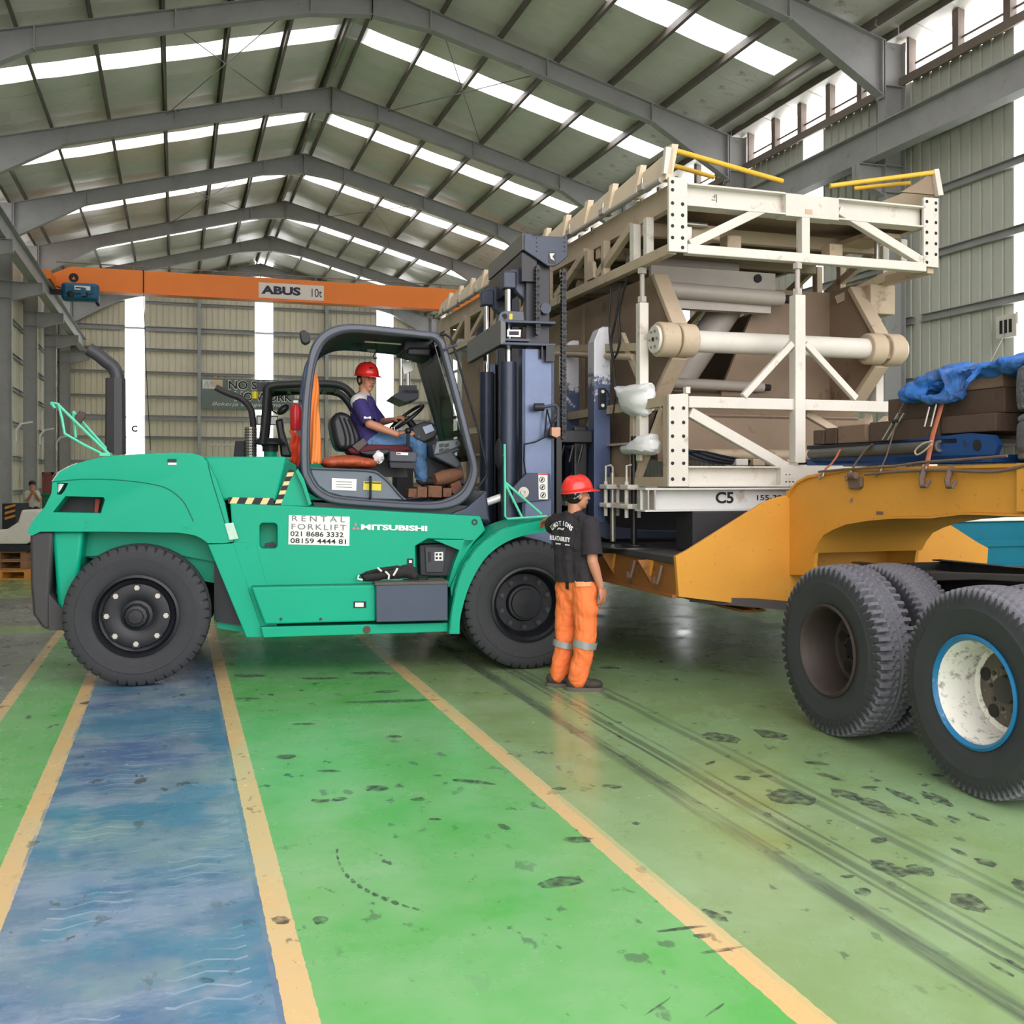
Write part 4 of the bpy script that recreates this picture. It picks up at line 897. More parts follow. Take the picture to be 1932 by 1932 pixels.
# ================================================================ WHITE STEEL FRAME MODULE on the trailer (hall axes)
WP = mat('white_dirty_paint', (216, 211, 202), 0.55, 0, 0.12, 3.0, (176, 158, 138), 0.20, 6.0)
CRM = mat('cream_paint', (190, 172, 148), 0.6, 0, 0.16, 2.5, (128, 108, 90), 0.22, 4.0)  # tan cream for side members, darker than the white, with brown blotches
BRN = mat('brown_dusty_plate', (146, 126, 106), 0.65, 0, 0.25, 1.5, (96, 78, 64), 0.22, 3.0)
GRYT = mat('grey_tube_paint', (176, 168, 160), 0.5, 0.05, 0.15, 3.0, (120, 108, 98), 0.1, 5.0)
YTUB = mat('yellow_tube', (232, 186, 62), 0.45, 0, 0.12, 5)
BOLT = mat('bolt_hole_black', (30, 28, 28), 0.7, 0, 0)
PLAS = mat('white_plastic_wrap', (240, 240, 242), 0.35, 0, 0.05, 8)
U0, VLf, VRf = 7.56, 3.835, 6.52
fr = thing('steel_frame_module', 'tall white steel frame with trusses and a hinged brown hopper, loaded on the orange trailer', 'steel frame', H(5.175, 11.5, 1.38), A)
OFF = Vector((5.175, 11.5, 1.38))
def sit(root, off):                                       # parts are drawn in hall axes, then hung under their root
    for ch in root.children: ch.location = ch.location - off
def fp(px, py, du=0.0): return hu(px, py, U0 + du)
def fbeam(name, a, b, w_, h, m_=WP, du=0.0, root=fr, bev=0.006):
    p, q = fp(*a, du), fp(*b, du); return MB().beam(p, q, w_, h, (0, 0, 1)).build(name, m_, root, 0, bev)
def corner_plate(pl, holes, dy=0.0):
    pts = [fp(*q, -0.01) for q in pl]; o = MB().prism(pts, (0, 0.03, 0)).build('corner_plate', WP, fr, 0, 0.003)
    for px, py in holes:
        c_ = fp(px, py, -0.012); MB().cyl(c_, c_+Vector((0, 0.006, 0)), 0.0155, 10).build('bolt_hole', BOLT, fr)
    return o
# --- upper front truss
corner_plate([(1262,333),(1297,336),(1297,476),(1262,474)], [(1269,343+0),(1269,358),(1269,383),(1269,405),(1269,426),(1269,448),(1288,385),(1288,406),(1288,428),(1288,449),(1288,467)])
corner_plate([(1743,372),(1771,374),(1771,505),(1743,502)], [(1749,380),(1749,418),(1749,438),(1749,458),(1749,478),(1749,495),(1766,383),(1766,396),(1766,420),(1766,440),(1766,460),(1766,480)])
def ib(name, a, b, h_, m_=WP, du=0.06, w_=0.16):
    p, q = fp(*a, du), fp(*b, du); return MB().ibeam(p, q, w_, h_, 0.014, 0.012).build(name, m_, fr)
z1, z2 = fp(1297, 345).z, fp(1297, 388).z; hI = z1-z2
for v0, v1, nm in ((4.0, 4.93, 'i'), (5.46, 6.37, 'i')):
    MB().ibeam((v0, U0+0.07, (z1+z2)/2), (v1, U0+0.07, (z1+z2)/2), 0.16, hI, 0.014, 0.012).build('top_beam', WP, fr)
MB().box(4.93, 5.46, U0-0.012, U0+0.14, z2-0.01, z1-0.005).build('splice_plate', WP, fr, 0, 0.003)
MB().box(5.12, 5.19, U0-0.016, U0-0.01, z2+0.02, z2+0.06).build('faded_tag', mat('tag_tan', (206, 176, 146), 0.7), fr)
text('stencil_letter', '.:!|', INK, fr, (4.26, U0+0.061, (z1+z2)/2-0.03), (1,0,0), (0,0,1), 0.05, 0.07)
zb = 3.535
MB().beam((4.0, U0+0.03, zb), (6.38, U0+0.03, zb), 0.09, 0.08).build('bottom_chord', WP, fr, 0, 0.008)
for a, b in (((1300,462),(1445,392)), ((1580,398),(1738,494))): fbeam('diagonal', a, b, 0.07, 0.075, WP, 0.03)
MB().box(5.09, 5.17, U0-0.01, U0+0.08, zb+0.03, z2).build('hanger', WP, fr, 0, 0.006)
# --- upper side trusses (left and right) and the deck between
for v, sgn in ((VLf+0.02, 1), (VRf-0.03, -1)):
    MB().chan((v+sgn*0.06, U0+0.03, 4.0), (v+sgn*0.06, 15.6, 4.0), 0.07, 0.2, 0.012, side=sgn if sgn > 0 else -1).build('side_chord', CRM, fr)
    MB().beam((v+sgn*0.03, U0+0.03, zb), (v+sgn*0.03, 15.6, zb), 0.07, 0.09).build('side_chord', CRM, fr, 0, 0.006)
    k = 0
    for u in (8.02, 8.28, 8.95, 9.35, 10.5, 11.6, 12.7, 13.8, 14.9):
        w_ = 0.09 if u in (8.28, 9.35) else 0.07
        MB().box(v, v+0.07, u, u+w_, zb+0.04, 3.9).build('side_post', WP if u < 8.4 else CRM, fr, 0, 0.005)
    for u in (8.36, 9.45, 10.6, 11.7, 12.8, 13.9):
        MB().beam((v+0.03, u, 3.9), (v+0.03, u+0.85, zb+0.05), 0.06, 0.08).build('side_diagonal', CRM, fr, 0, 0.005)
    if sgn > 0:
        MB().cyl((v-0.03, U0+0.12, 4.12), (v-0.03, 15.4, 4.12), 0.025, 10).build('clamp_rail', GRYT, fr, 40)
        for i in range(9):
            u = 8.0+0.85*i; MB().cbox((v-0.03, u, 4.14), 0.1, 0.10, 0.06).build('rail_clamp', GRYT, fr, 0, 0.01); MB().cyl((v-0.05, u, 4.12), (v-0.05, u, 4.22), 0.012, 8).build('clamp_bolt', STUD, fr)
        MB().prism([(v-0.02, 9.15, zb+0.05), (v-0.02, 9.33, zb+0.05), (v-0.02, 9.30, zb+0.20), (v-0.02, 9.24, zb+0.24), (v-0.02, 9.18, zb+0.20)], (0.04, 0, 0)).build('lifting_lug', CRM, fr)
for i in range(8):
    u = 8.3+1.0*i; MB().beam((VLf+0.1, u, 3.86), (VRf-0.1, u, 3.86), 0.08, 0.12).build('deck_joist', CRM, fr, 0, 0.006)
MB().box(VLf+0.12, VRf-0.12, U0+0.2, 15.6, 3.98, 4.0).build('deck_plate', BRN, fr)
for u0_ in (9.0, 10.3): MB().cyl((VLf+0.3, u0_, 3.72), (5.3, u0_, 3.72), 0.07, 16).build('cross_tube', GRYT, fr, 40)
MB().box(4.2, 4.5, 7.9, 8.3, 3.72, 3.84).build('latch_box', CRM, fr, 0, 0.01); MB().cyl((4.1, 7.85, 3.82), (4.34, 7.85, 3.82), 0.022, 10).build('latch_pin', STUD, fr, 40); MB().cbox((4.16, 7.85, 3.68), 0.05, 0.05, 0.22).build('latch_bolt', STUD, fr)
for k in range(2): MB().cbox((4.66+1.05*k, 8.0, 3.72), 0.14, 0.14, 0.12).build('deck_block', CRM, fr, 0, 0.01)
MB().box(5.95, 6.3, 7.8, 8.4, 3.84, 3.88).build('latch_box', CRM, fr); MB().cyl((6.2, 8.0, 3.62), (6.2, 8.0, 3.88), 0.022, 10).build('latch_pin', STUD, fr, 40)
# --- folding side boards and yellow ties on top
for i in range(13):
    u = U0+0.10+0.6*i
    a = Vector((VLf+0.02, u, 4.14)); h_ = 0.22
    MB().prism([a, a+Vector((0, 0.56, 0)), a+Vector((0.06, 0.56, h_-0.02)), a+Vector((0.06, 0.0, h_+0.03))], (0.05, 0, 0)).build('side_board', mat('cream_board', (222, 204, 176), 0.6, 0, 0.1, 3), fr, 0, 0.004)
    MB().prism([a+Vector((-0.02, -0.04, -0.03)), a+Vector((-0.02, 0.05, -0.03)), a+Vector((0.04, 0.05, h_+0.05)), a+Vector((0.04, -0.04, h_+0.05))], (0.06, 0, 0)).build('board_rib', MATS['cream_board'], fr, 0, 0.004)
MB().prism([fp(*q, 0.06) for q in ((1257,276),(1273,279),(1268,330),(1252,327))], (0, 0.05, 0)).build('board_end', WP, fr, 0, 0.004)
MB().prism([fp(*q, 0.06) for q in ((1763,319),(1772,318),(1781,368),(1771,369))], (0, 0.05, 0)).build('board_end', WP, fr, 0, 0.004)
MB().prism([fp(*q, 0.1) for q in ((1763,322),(1776,368),(1700,362),(1730,345))], (0, 0.03, 0)).build('board_gusset', BRN, fr)
for i in range(6):
    a = Vector((VRf+0.02, U0+0.15+0.8*i, 4.12)); MB().prism([a, a+Vector((0, 0.76, 0)), a+Vector((0.06, 0.76, 0.25)), a+Vector((0.06, 0, 0.25))], (0.04, 0, 0)).build('side_board', MATS['cream_board'], fr)
for a, b, du0, du1, r in (((1274,284),(1476,342),0.08,0.3,0.022), ((1266,311),(1346,334),0.2,0.5,0.02), ((1566,351),(1766,325),0.3,0.08,0.022), ((1612,356),(1718,345),0.5,0.2,0.02)):
    MB().cyl(fp(*a, du0), fp(*b, du1), r, 12).build('tie_tube', YTUB, fr, 40)
for a in ((1300,338),(1660,371)): MB().box(fp(*a).x, fp(*a).x+0.35, U0+0.05, U0+0.3, z1, z1+0.02).build('rubber_pad', BLK, fr)
# --- legs with screw jacks
def leg(v, u, zt, zb_, zs, w_=0.085):
    MB().box(v-w_/2, v+w_/2, u-w_/2, u+w_/2, zb_, zt).build('leg_post', WP, fr, 0, 0.006)
    MB().cyl((v, u, zt), (v, u, zs), 0.022, 12).build('jack_screw', GRYT, fr, 40)
    for z in (zt+0.03, zs-0.04): MB().cyl((v, u, z-0.025), (v, u, z+0.025), 0.042, 6).build('jack_nut', GRYT, fr)
leg(3.88, 8.16, 3.18, 1.80, 3.50); leg(5.05, U0-0.0, 3.21, 1.78, 3.50, 0.10)
p = hv(1655, 690, 6.45); leg(6.45, p.y, hv(1655, 612, 6.45).z, 2.3, hv(1655, 540, 6.45).z+0.1)
MB().box(6.30, 6.58, p.y-0.1, p.y+0.1, 3.22, 3.5).build('leg_bracket', CRM, fr, 0, 0.01)
# --- lower front frame
corner_plate([(1262,744),(1299,742),(1299,918),(1262,918)], [(1269,770),(1269,797),(1269,823),(1269,850),(1269,874),(1269,904),(1290,797),(1290,823),(1290,850),(1290,874),(1290,904),(1290,770)])
MB().box(3.98, 4.02, U0-0.02, U0+0.03, fp(1290, 742).z, fp(1290, 730).z).build('corner_lug', WP, fr)
zl = 2.275
MB().box(4.01, 6.10, U0-0.02, U0+0.07, zl-0.045, zl+0.05).build('mid_chord', WP, fr, 0, 0.006)
for a, b, w_ in (((1494,648),(1402,748),0.055), ((1519,648),(1614,752),0.055)): fbeam('brace', a, b, 0.05, w_, WP, -0.01)
fbeam('diagonal', (1300,778), (1482,882), 0.07, 0.085, WP, 0.03)
fbeam('diagonal', (1520,780), (1575,812), 0.06, 0.06, CRM, 0.15)
MB().ibeam((4.01, U0+0.07, 1.665), (4.88, U0+0.07, 1.665), 0.16, 0.17, 0.012, 0.012).build('base_beam', WP, fr); MB().box(4.88, 5.5, U0-0.012, U0+0.14, 1.58, 1.765).build('splice_plate', WP, fr); MB().ibeam((5.5, U0+0.07, 1.665), (6.4, U0+0.07, 1.665), 0.16, 0.17, 0.012, 0.012).build('base_beam', WP, fr)
corner = MB().box(6.36, 6.5, U0-0.01, U0+0.02, 1.58, 2.33).build('corner_plate', WP, fr)
for k in range(3): MB().cbox((4.93+0.035*k, U0-0.014, 1.62), 0.015, 0.004, 0.008).build('weld_mark', INK, fr)
for k in range(2): MB().cbox((4.93+0.035*k, U0-0.014, 1.68), 0.008, 0.004, 0.008).build('weld_mark', INK, fr)
# --- lower left side: posts, rails, braces
for u in (7.64, 8.3, 9.2, 10.4, 11.6, 12.8, 14.0): MB().box(VLf+0.02, VLf+0.09, u, u+0.07, 1.58, 2.33).build('side_post', CRM, fr, 0, 0.005)
for z, h_ in ((2.29, 0.08), (1.62, 0.08)): MB().box(VLf+0.02, VLf+0.09, 7.6, 15.6, z-h_/2, z+h_/2).build('side_chord', CRM, fr)
for u in (7.75, 9.3, 10.5, 11.7): MB().beam((VLf+0.05, u, 2.24), (VLf+0.05, u+0.5, 1.66), 0.05, 0.06).build('side_diagonal', CRM, fr)
MB().box(VLf+0.09, VLf+0.11, 8.4, 15.6, 1.6, 1.95).build('side_panel', BRN, fr); MB().box(VLf+0.02, VLf+0.12, 8.3, 15.6, 1.95, 1.97).build('panel_ledge', GRYT, fr)
MB().cyl((VLf+0.02, 8.28, 2.72), (VLf+0.02, 10.3, 2.98), 0.03, 10).build('strut', CRM, fr, 40); MB().beam((VLf+0.03, 8.2, 2.8), (VLf+0.03, 10.9, 3.1), 0.05, 0.07).build('strut', CRM, fr); MB().beam((VLf+0.03, 8.2, 2.55), (VLf+0.03, 8.55, 2.95), 0.04, 0.06).build('strut', CRM, fr)
# --- hopper: two big side plates, hinge shaft, cross tubes, sloping back
UH = 7.98                                                  # hinge shaft line
def hop(v, t, m_=BRN):
    o = [(UH-0.10, 2.93), (UH-0.02, 2.96), (UH+0.28, 3.32), (UH+0.40, 3.50), (15.0, 3.50), (15.0, 2.0), (UH+0.9, 1.75), (UH+0.48, 2.3), (UH+0.02, 2.70), (UH-0.10, 2.75)]
    MB().prism([(v, a, b) for a, b in o], (t, 0, 0)).build('hopper_plate', m_, fr, 0, 0.004)
    for (a, b), (c_, d_) in (((UH+0.02, 2.98), (UH+0.40, 3.48)), ((UH+0.02, 2.70), (UH+0.50, 2.28))):
        MB().beam((v+t/2, a, b), (v+t/2, c_, d_), 0.15, 0.05).build('plate_flange', CRM, fr, 0, 0.006)
hop(4.13, 0.05); hop(6.22, 0.05)
for k in range(4): MB().beam((4.12, 8.6+1.5*k, 2.2), (4.12, 8.6+1.5*k, 3.48), 0.04, 0.03).build('plate_weld', BRN, fr)
MB().cyl((4.02, UH, 2.84), (6.46, UH, 2.845), 0.095, 24).build('hinge_shaft', WP, fr, 40)
for v0, v1, r in ((3.93, 4.10, 0.15), (4.12, 4.28, 0.145), (6.06, 6.22, 0.145), (6.26, 6.42, 0.15)): MB().cyl((v0, UH, 2.843), (v1, UH, 2.843), r, 28).build('hinge_boss', CRM, fr, 40, 0.012)
MB().cyl((3.90, UH, 2.842), (3.93, UH, 2.842), 0.12, 28).build('hinge_cap', WP, fr, 40, 0.006); MB().cyl((6.42, UH, 2.843), (6.45, UH, 2.843), 0.12, 24).build('hinge_cap', WP, fr, 40)
for k in range(6):
    a = k*math.pi/3; MB().cyl((3.899, UH+0.075*math.cos(a), 2.842+0.075*math.sin(a)), (3.888, UH+0.075*math.cos(a), 2.842+0.075*math.sin(a)), 0.012, 6).build('cap_bolt', STUD, fr)
MB().cyl((3.899, UH, 2.842), (3.89, UH, 2.842), 0.018, 10).build('cap_bolt', BOLT, fr)
MB().cyl((4.2, 8.5, 3.38), (5.5, 8.5, 3.36), 0.075, 18).build('cross_tube', GRYT, fr, 40); MB().box(4.25, 5.4, 8.52, 8.62, 3.22, 3.30).build('cross_channel', GRYT, fr); MB().cyl((5.5, 8.5, 3.36), (5.6, 8.5, 3.36), 0.04, 12).build('tube_plug', BOLT, fr)
MB().box(4.18, 5.5, 8.6, 8.65, 3.40, 3.62).build('hopper_head', GRYT, fr); MB().cyl((5.3, 8.58, 3.56), (5.3, 8.62, 3.56), 0.04, 12).build('head_hole', BOLT, fr)
MB().cyl((4.2, 8.7, 2.55), (5.42, 8.7, 2.53), 0.05, 16).build('cross_tube', GRYT, fr, 40); MB().cyl((5.42, 8.7, 2.53), (5.5, 8.7, 2.53), 0.032, 12).build('tube_plug', BOLT, fr)
MB().cyl((5.20, 8.9, 3.40), (4.45, 9.0, 2.30), 0.15, 20).build('ram_tube', GRYT, fr, 40)
MB().prism([(5.45, 8.75, 3.5), (6.22, 8.75, 3.5), (6.22, 8.75, 2.1), (5.0, 8.75, 2.1), (5.0, 8.75, 2.5)], (0, 0.04, 0)).build('hopper_back', BRN, fr)
MB().prism([(4.18, 10.2, 2.75), (5.2, 10.2, 3.2), (5.2, 10.2, 2.2), (4.18, 10.2, 2.2)], (0, 0.04, 0)).build('hopper_back', BRN, fr)
MB().box(4.18, 6.22, 9.2, 9.24, 1.95, 2.62).build('hopper_apron', BRN, fr); MB().prism([(4.18, 8.3, 2.2), (6.22, 8.3, 2.2), (6.22, 9.2, 2.62), (4.18, 9.2, 2.62)], (0, 0, 0.03)).build('hopper_chute', BRN, fr)
MB().box(4.1, 6.3, 8.3, 8.34, 1.80, 2.22).build('hopper_apron', BRN, fr); MB().cyl((4.15, 8.1, 1.86), (6.3, 8.1, 1.86), 0.05, 16).build('cross_tube', CRM, fr, 40)
for a, b in (((6.2, 8.6, 3.4), (6.5, 8.1, 3.6)), ((6.25, 8.3, 2.0), (6.5, 8.5, 2.25)), ((6.0, 7.9, 2.0), (6.4, 8.1, 2.2))): MB().beam(a, b, 0.06, 0.08).build('strut', CRM, fr)
MB().box(6.02, 6.5, 7.9, 7.97, 2.08, 2.14).build('strut', CRM, fr)
# --- hydraulic hoses
rnd = random.Random(3)
for k in range(6):
    z = 1.80+0.012*k; MB().tube([Vector(q) for q in spline([(4.02+0.01*k, 7.85, 2.0-0.03*k), (4.14+0.03*k, 7.9, 1.88), (4.35+0.05*k, 7.92, 1.80+0.006*k), (4.75+0.06*k, 8.0, 1.775)], 5)], 0.014, 6).build('hose', BLK if k % 2 else PLAST, fr, 40)
for k in range(4): MB().cbox((4.72+0.17*k, 7.95, 1.79), 0.12, 0.1, 0.06).build('valve_block', CRM if k % 2 else WP, fr, 0, 0.008)
MB().tube([Vector(q) for q in spline([(3.84, 8.55, 3.4), (3.83, 8.62, 3.1), (3.82, 8.7, 2.9), (3.82, 8.62, 2.75), (3.82, 8.50, 2.9), (3.82, 8.52, 3.15), (3.83, 8.36, 3.45)], 6)], 0.010, 6).build('hose', BLK, fr, 40)
MB().tube([Vector(q) for q in spline([(3.83, 8.72, 3.4), (3.82, 8.74, 3.0), (3.82, 8.6, 2.5), (3.82, 8.66, 2.2)], 6)], 0.008, 6).build('hose', BLK, fr, 40)
# --- base beam with stencilled code, outrigger jacks at the near corner
MB().ibeam((3.60, U0+0.05, 1.475), (6.75, U0+0.05, 1.475), 0.2, 0.19, 0.014, 0.012).build('bolster_beam', mat('pale_grey_paint', (206, 206, 204), 0.5, 0, 0.1, 3, (160, 140, 120), 0.08, 3), fr)
for v in (3.62, 3.68): MB().box(v, v+0.012, U0-0.05, U0+0.15, 1.39, 1.56).build('bolster_stiffener', GRYT, fr)
a, b = fp(1350, 950, 0.043), fp(1384, 951, 0.043)
text('stencil_letter', 'C5', INK, fr, a, (1,0,0), (0,0,1), (b-a).length, fp(1350, 928, 0.043).z-a.z, 0.03)
a, b = fp(1428, 944, 0.043), fp(1490, 945, 0.043); text('stencil_letter', '155-30-7', INK, fr, a, (1,0,0), (0,0,1), (b-a).length, 0.045, 0.015)
MB().box(3.64, 6.7, 9.4, 9.6, 1.38, 1.57).build('bolster_beam', GRYT, fr); MB().box(3.64, 6.7, 11.8, 12.0, 1.38, 1.57).build('bolster_beam', GRYT, fr)
for vj, uj in ((3.86, 8.29), (3.86, 8.75)):
    nm = uj < 8.5
    MB().cyl((vj, uj, 1.062), (vj, uj, 2.02 if nm else 1.7), 0.026, 14).build('jack_rod', GREAS if nm else STUD, fr, 40)
    if nm: MB().cyl((vj, uj, 1.055), (vj, uj, 1.065), 0.11, 18).build('jack_foot', BLK, fr)
    for z in (1.40, 1.57): MB().box(vj-0.1, vj+0.08, uj-0.09, uj+0.09, z-0.022, z+0.022).build('jack_flange', WP, fr, 0, 0.01)
    for dv in (-0.07, 0.05): MB().cyl((vj+dv, uj, 1.30), (vj+dv, uj, 1.62), 0.018, 10).build('jack_stud', WP, fr, 40)
    MB().tube([(vj-0.07, uj, 1.6), (vj-0.07, uj, 1.76), (vj-0.02, uj, 1.77), (vj+0.0, uj, 1.75), (vj+0.0, uj, 1.6)], 0.01, 6).build('jack_handle', WP, fr, 40)
MB().box(3.93, 4.05, 8.2, 8.36, 1.39, 1.60).build('jack_bracket', WP, fr, 0, 0.006); MB().box(3.80, 4.1, 7.8, 9.3, 1.38, 1.42).build('side_rail', WP, fr)
sit(fr, OFF)
for me_o in list(fr.children):
    pass
# plastic wraps over the jack heads
def wrap(pts, v, d, lab, seed):
    rr = random.Random(seed); out = smooth_closed([hv(x, y, v) for x, y in pts], 4); k = len(out); c_ = sum(out, Vector())/k; m = MB(); rows = 11
    def fn(i, j):
        t = j/(rows-1); s_ = 0.45 + 0.55*math.sin(math.pi*t)**0.6; cr_ = 1 + 0.06*math.sin(i*1.4 + 5*t) + rr.uniform(-0.025, 0.025); q = c_ + (out[i]-c_)*(s_*cr_*0.97); q.x = v - d/2 + d*t + rr.uniform(-0.006, 0.006); return q + Vector((0, rr.uniform(-0.004, 0.004), rr.uniform(-0.004, 0.004)))
    m.grid(fn, k, rows, cu=True); m.f.append(tuple(i*rows for i in range(k))); m.f.append(tuple(i*rows+rows-1 for i in range(k)))
    o = m.build('plastic_wrap', PLAS, None, 32); o.rotation_euler.z = A
    tag(o, lab, 'plastic wrap', 'plastic wraps on the jack'); return o
wrap([(1168,728),(1195,726),(1226,722),(1227,745),(1225,776),(1210,787),(1185,780),(1178,760),(1172,742)], 3.88, 0.22, 'large crumpled white plastic wrap around the upper leg by the fork', 1)
wrap([(1177,845),(1195,838),(1215,822),(1232,817),(1238,835),(1236,857),(1205,858),(1180,856)], 3.86, 0.2, 'small crumpled white plastic wrap low on the jack rod', 2)
# ================================================================ ORANGE LOW-BED TRAILER (hall axes)
ORG = mat('trailer_orange', (214, 152, 62), 0.55, 0, 0.10, 2.0, (110, 74, 44), 0.10, 22.0, spec=0.3)
ORD = mat('trailer_brown', (150, 98, 48), 0.65, 0, 0.2, 3.0, (82, 54, 36), 0.15, 5.0)  # browner orange for side rails and under-beams, with darker blotches
RUST = mat('rusty_steel', (118, 98, 86), 0.75, 0.1, 0.2, 6)
DECK = mat('dark_deck', (66, 62, 62), 0.7, 0, 0.2, 3)
VA, VB, UB = 3.675, 6.675, 7.13; VG, VH = 4.69, 5.66
tr = thing('low_bed_trailer', 'orange low-bed trailer with a curved gooseneck', 'trailer', H(5.175, 12.0, 0), A); TOF = Vector((5.175, 12.0, 0))
def G(px, py, u=UB): return hu(px, py, u)
# front gussets either side of the gooseneck
lg = [(1275,1050),(1298,1038),(1440,949),(1462,940),(1490,934),(1492,1141),(1400,1140),(1281,1126)]
pts = [G(*q) for q in lg]; MB().prism(pts, (0, 0.04, 0)).build('front_gusset', ORG, tr, 0, 0.004)
mir = [Vector((2*5.175-p.x, p.y, p.z)) for p in pts]; MB().prism(mir, (0, 0.04, 0)).build('front_gusset', ORG, tr, 0, 0.004)
MB().box(VG, VH, UB, UB+0.05, 0.7, 1.55).build('bulkhead', ORG, tr)
# gooseneck webs: outline in the along/up plane
wo = [(1488,1085),(1486,1000),(1487,945),(1494,925),(1508,910),(1528,900),(1560,894),(1600,887)]
wi = [(1536,1085),(1536,1062),(1539,1040),(1547,1022),(1558,1006),(1575,996),(1600,986),(1640,979),(1690,974.5),(1760,974)]
o_ = [hv(x, y, VG) for x, y in wo]; i_ = [hv(x, y, VG) for x, y in wi]
web = o_ + [Vector((VG, 3.2, 1.74)), Vector((VG, 3.2, 1.46)), Vector((VG, 5.2, 1.44))] + i_[::-1]
MB().prism(web, (0.03, 0, 0)).build('gooseneck_web', ORG, tr, 0, 0.003)
MB().prism([p + Vector((VH-VG-0.03, 0, 0)) for p in web], (0.03, 0, 0)).build('gooseneck_web', ORG, tr, 0, 0.003)
top = o_[2:] + [Vector((VG, 3.2, 1.74))]
m = MB(); k = len(top); m.grid(lambda i, j: top[i] + Vector(((-0.02 if j in (0, 3) else VH-VG+0.02), 0, (0.012 if j < 2 else -0.008))), k, 4, cv=True); m.build('gooseneck_top', ORG, tr, 40)
bot = i_[2:] + [Vector((VG, 5.2, 1.44)), Vector((VG, 3.2, 1.46))]
m = MB(); k = len(bot); m.grid(lambda i, j: bot[i] + Vector(((-0.02 if j in (0, 3) else VH-VG+0.02), 0, (0.0 if j < 2 else -0.014))), k, 4, cv=True); m.build('gooseneck_bottom', ORG, tr, 40)
MB().box(VG-0.04, VG+0.01, 4.55, 4.75, 1.46, 1.74).build('web_doubler', ORG, tr)
MB().cyl(hv(1608, 944, VG-0.001), hv(1608, 944, VG-0.004), 0.016, 12).build('web_hole', RUST, tr); MB().cbox(hv(1660, 968, VG-0.002), 0.006, 0.07, 0.022).build('web_hole', RUST, tr)
MB().cyl((5.175, 3.7, 1.3), (5.175, 3.7, 1.46), 0.045, 14).build('king_pin', GREAS, tr); MB().box(4.75, 5.6, 3.3, 4.3, 1.41, 1.46).build('coupler_plate', GREAS, tr)
# bed
MB().box(VA, VB, UB+0.04, 19.0, 0.985, 1.04).build('deck', DECK, tr, 0, 0.006)
for v in (VA+0.02, VB-0.05): MB().box(v, v+0.03, UB+0.04, 19.0, 0.74, 0.985).build('side_rail', ORD, tr)
for v in (VA-0.01, VB-0.06): MB().box(v, v+0.07, UB+0.04, 19.0, 0.72, 0.745).build('side_flange', ORD, tr)
for v in (4.4, 5.85): MB().ibeam((v, UB+0.05, 0.78), (v, 19.0, 0.78), 0.2, 0.4, 0.02, 0.014).build('main_beam', ORD, tr)
for i in range(10):
    u = 7.55+0.75*i
    MB().prism([(VA-0.0, u, 0.985), (VA-0.0, u+0.12, 0.985), (VA-0.0, u+0.06, 0.83)], (0.02, 0, 0)).build('outrigger', ORG if i < 3 else ORD, tr)
    MB().prism([(VA-0.10, u+0.05, 0.985), (VA+0.03, u+0.05, 0.985), (VA+0.03, u+0.05, 0.78)], (0, 0.02, 0)).build('outrigger', ORD, tr)
for u in (7.35, 7.85): MB().tube([(VA-0.01, u, 0.96), (VA-0.03, u, 0.88), (VA-0.04, u+0.02, 0.82), (VA-0.04, u+0.06, 0.80), (VA-0.03, u+0.09, 0.83), (VA-0.03, u+0.09, 0.86)], 0.014, 7).build('tie_hook', RUST, tr, 40)
MB().beam((3.9, UB+0.2, 0.70), (5.0, UB-0.4, 0.62), 0.1, 0.06).build('underside_bar', DECK, tr)
for s_ in (0, 1):                                         # rear bogie far behind
    pass
for v in (3.85, 6.2):
    for u in (16.5, 17.6): o = inst('tyre', TY_CHEV, tr, (v+0.15, u, 0.5), (0, 0, R(90)))
# hooks on the gooseneck
for px in (1748, 1797):
    c_ = hv(px, 888, VG-0.02); MB().tube([c_+Vector((0, 0.0, 0.03)), c_+Vector((-0.02, 0, -0.01)), c_+Vector((-0.03, 0.01, -0.06)), c_+Vector((-0.05, -0.02, -0.10)), c_+Vector((-0.05, -0.06, -0.10)), c_+Vector((-0.04, -0.08, -0.06))], [0.016,0.02,0.02,0.018,0.015,0.012], 8).build('lashing_hook', RUST, tr, 40)
c_ = hv(1612, 905, VG-0.03); MB().prism([c_+Vector((0, 0.09, 0.02)), c_+Vector((0, -0.07, 0.02)), c_+Vector((0, -0.07, -0.05)), c_+Vector((0, -0.03, -0.07)), c_+Vector((0, 0.07, -0.07))], (0.04, 0, 0)).build('lashing_bracket', RUST, tr, 0, 0.01); MB().cyl(c_+Vector((-0.02, 0.03, 0.03)), c_+Vector((-0.02, -0.05, 0.03)), 0.025, 10).build('lashing_bracket', RUST, tr, 40)
sit(tr, TOF)
# chequer plate lying on the deck
m = MB(); 
c_ = hv(1190, 1038, 3.9); m.cyl((3.82, 8.25, 1.0405), (3.82, 8.25, 1.052), 0.27, 28); o = m.build('steel_disc', mat('shiny_dark_plate', (90, 90, 92), 0.3, 0.6, 0.3, 12), None, 30); o.rotation_euler.z = A
tag(o, 'round steel plate under the jack foot on the trailer deck', 'steel plate')
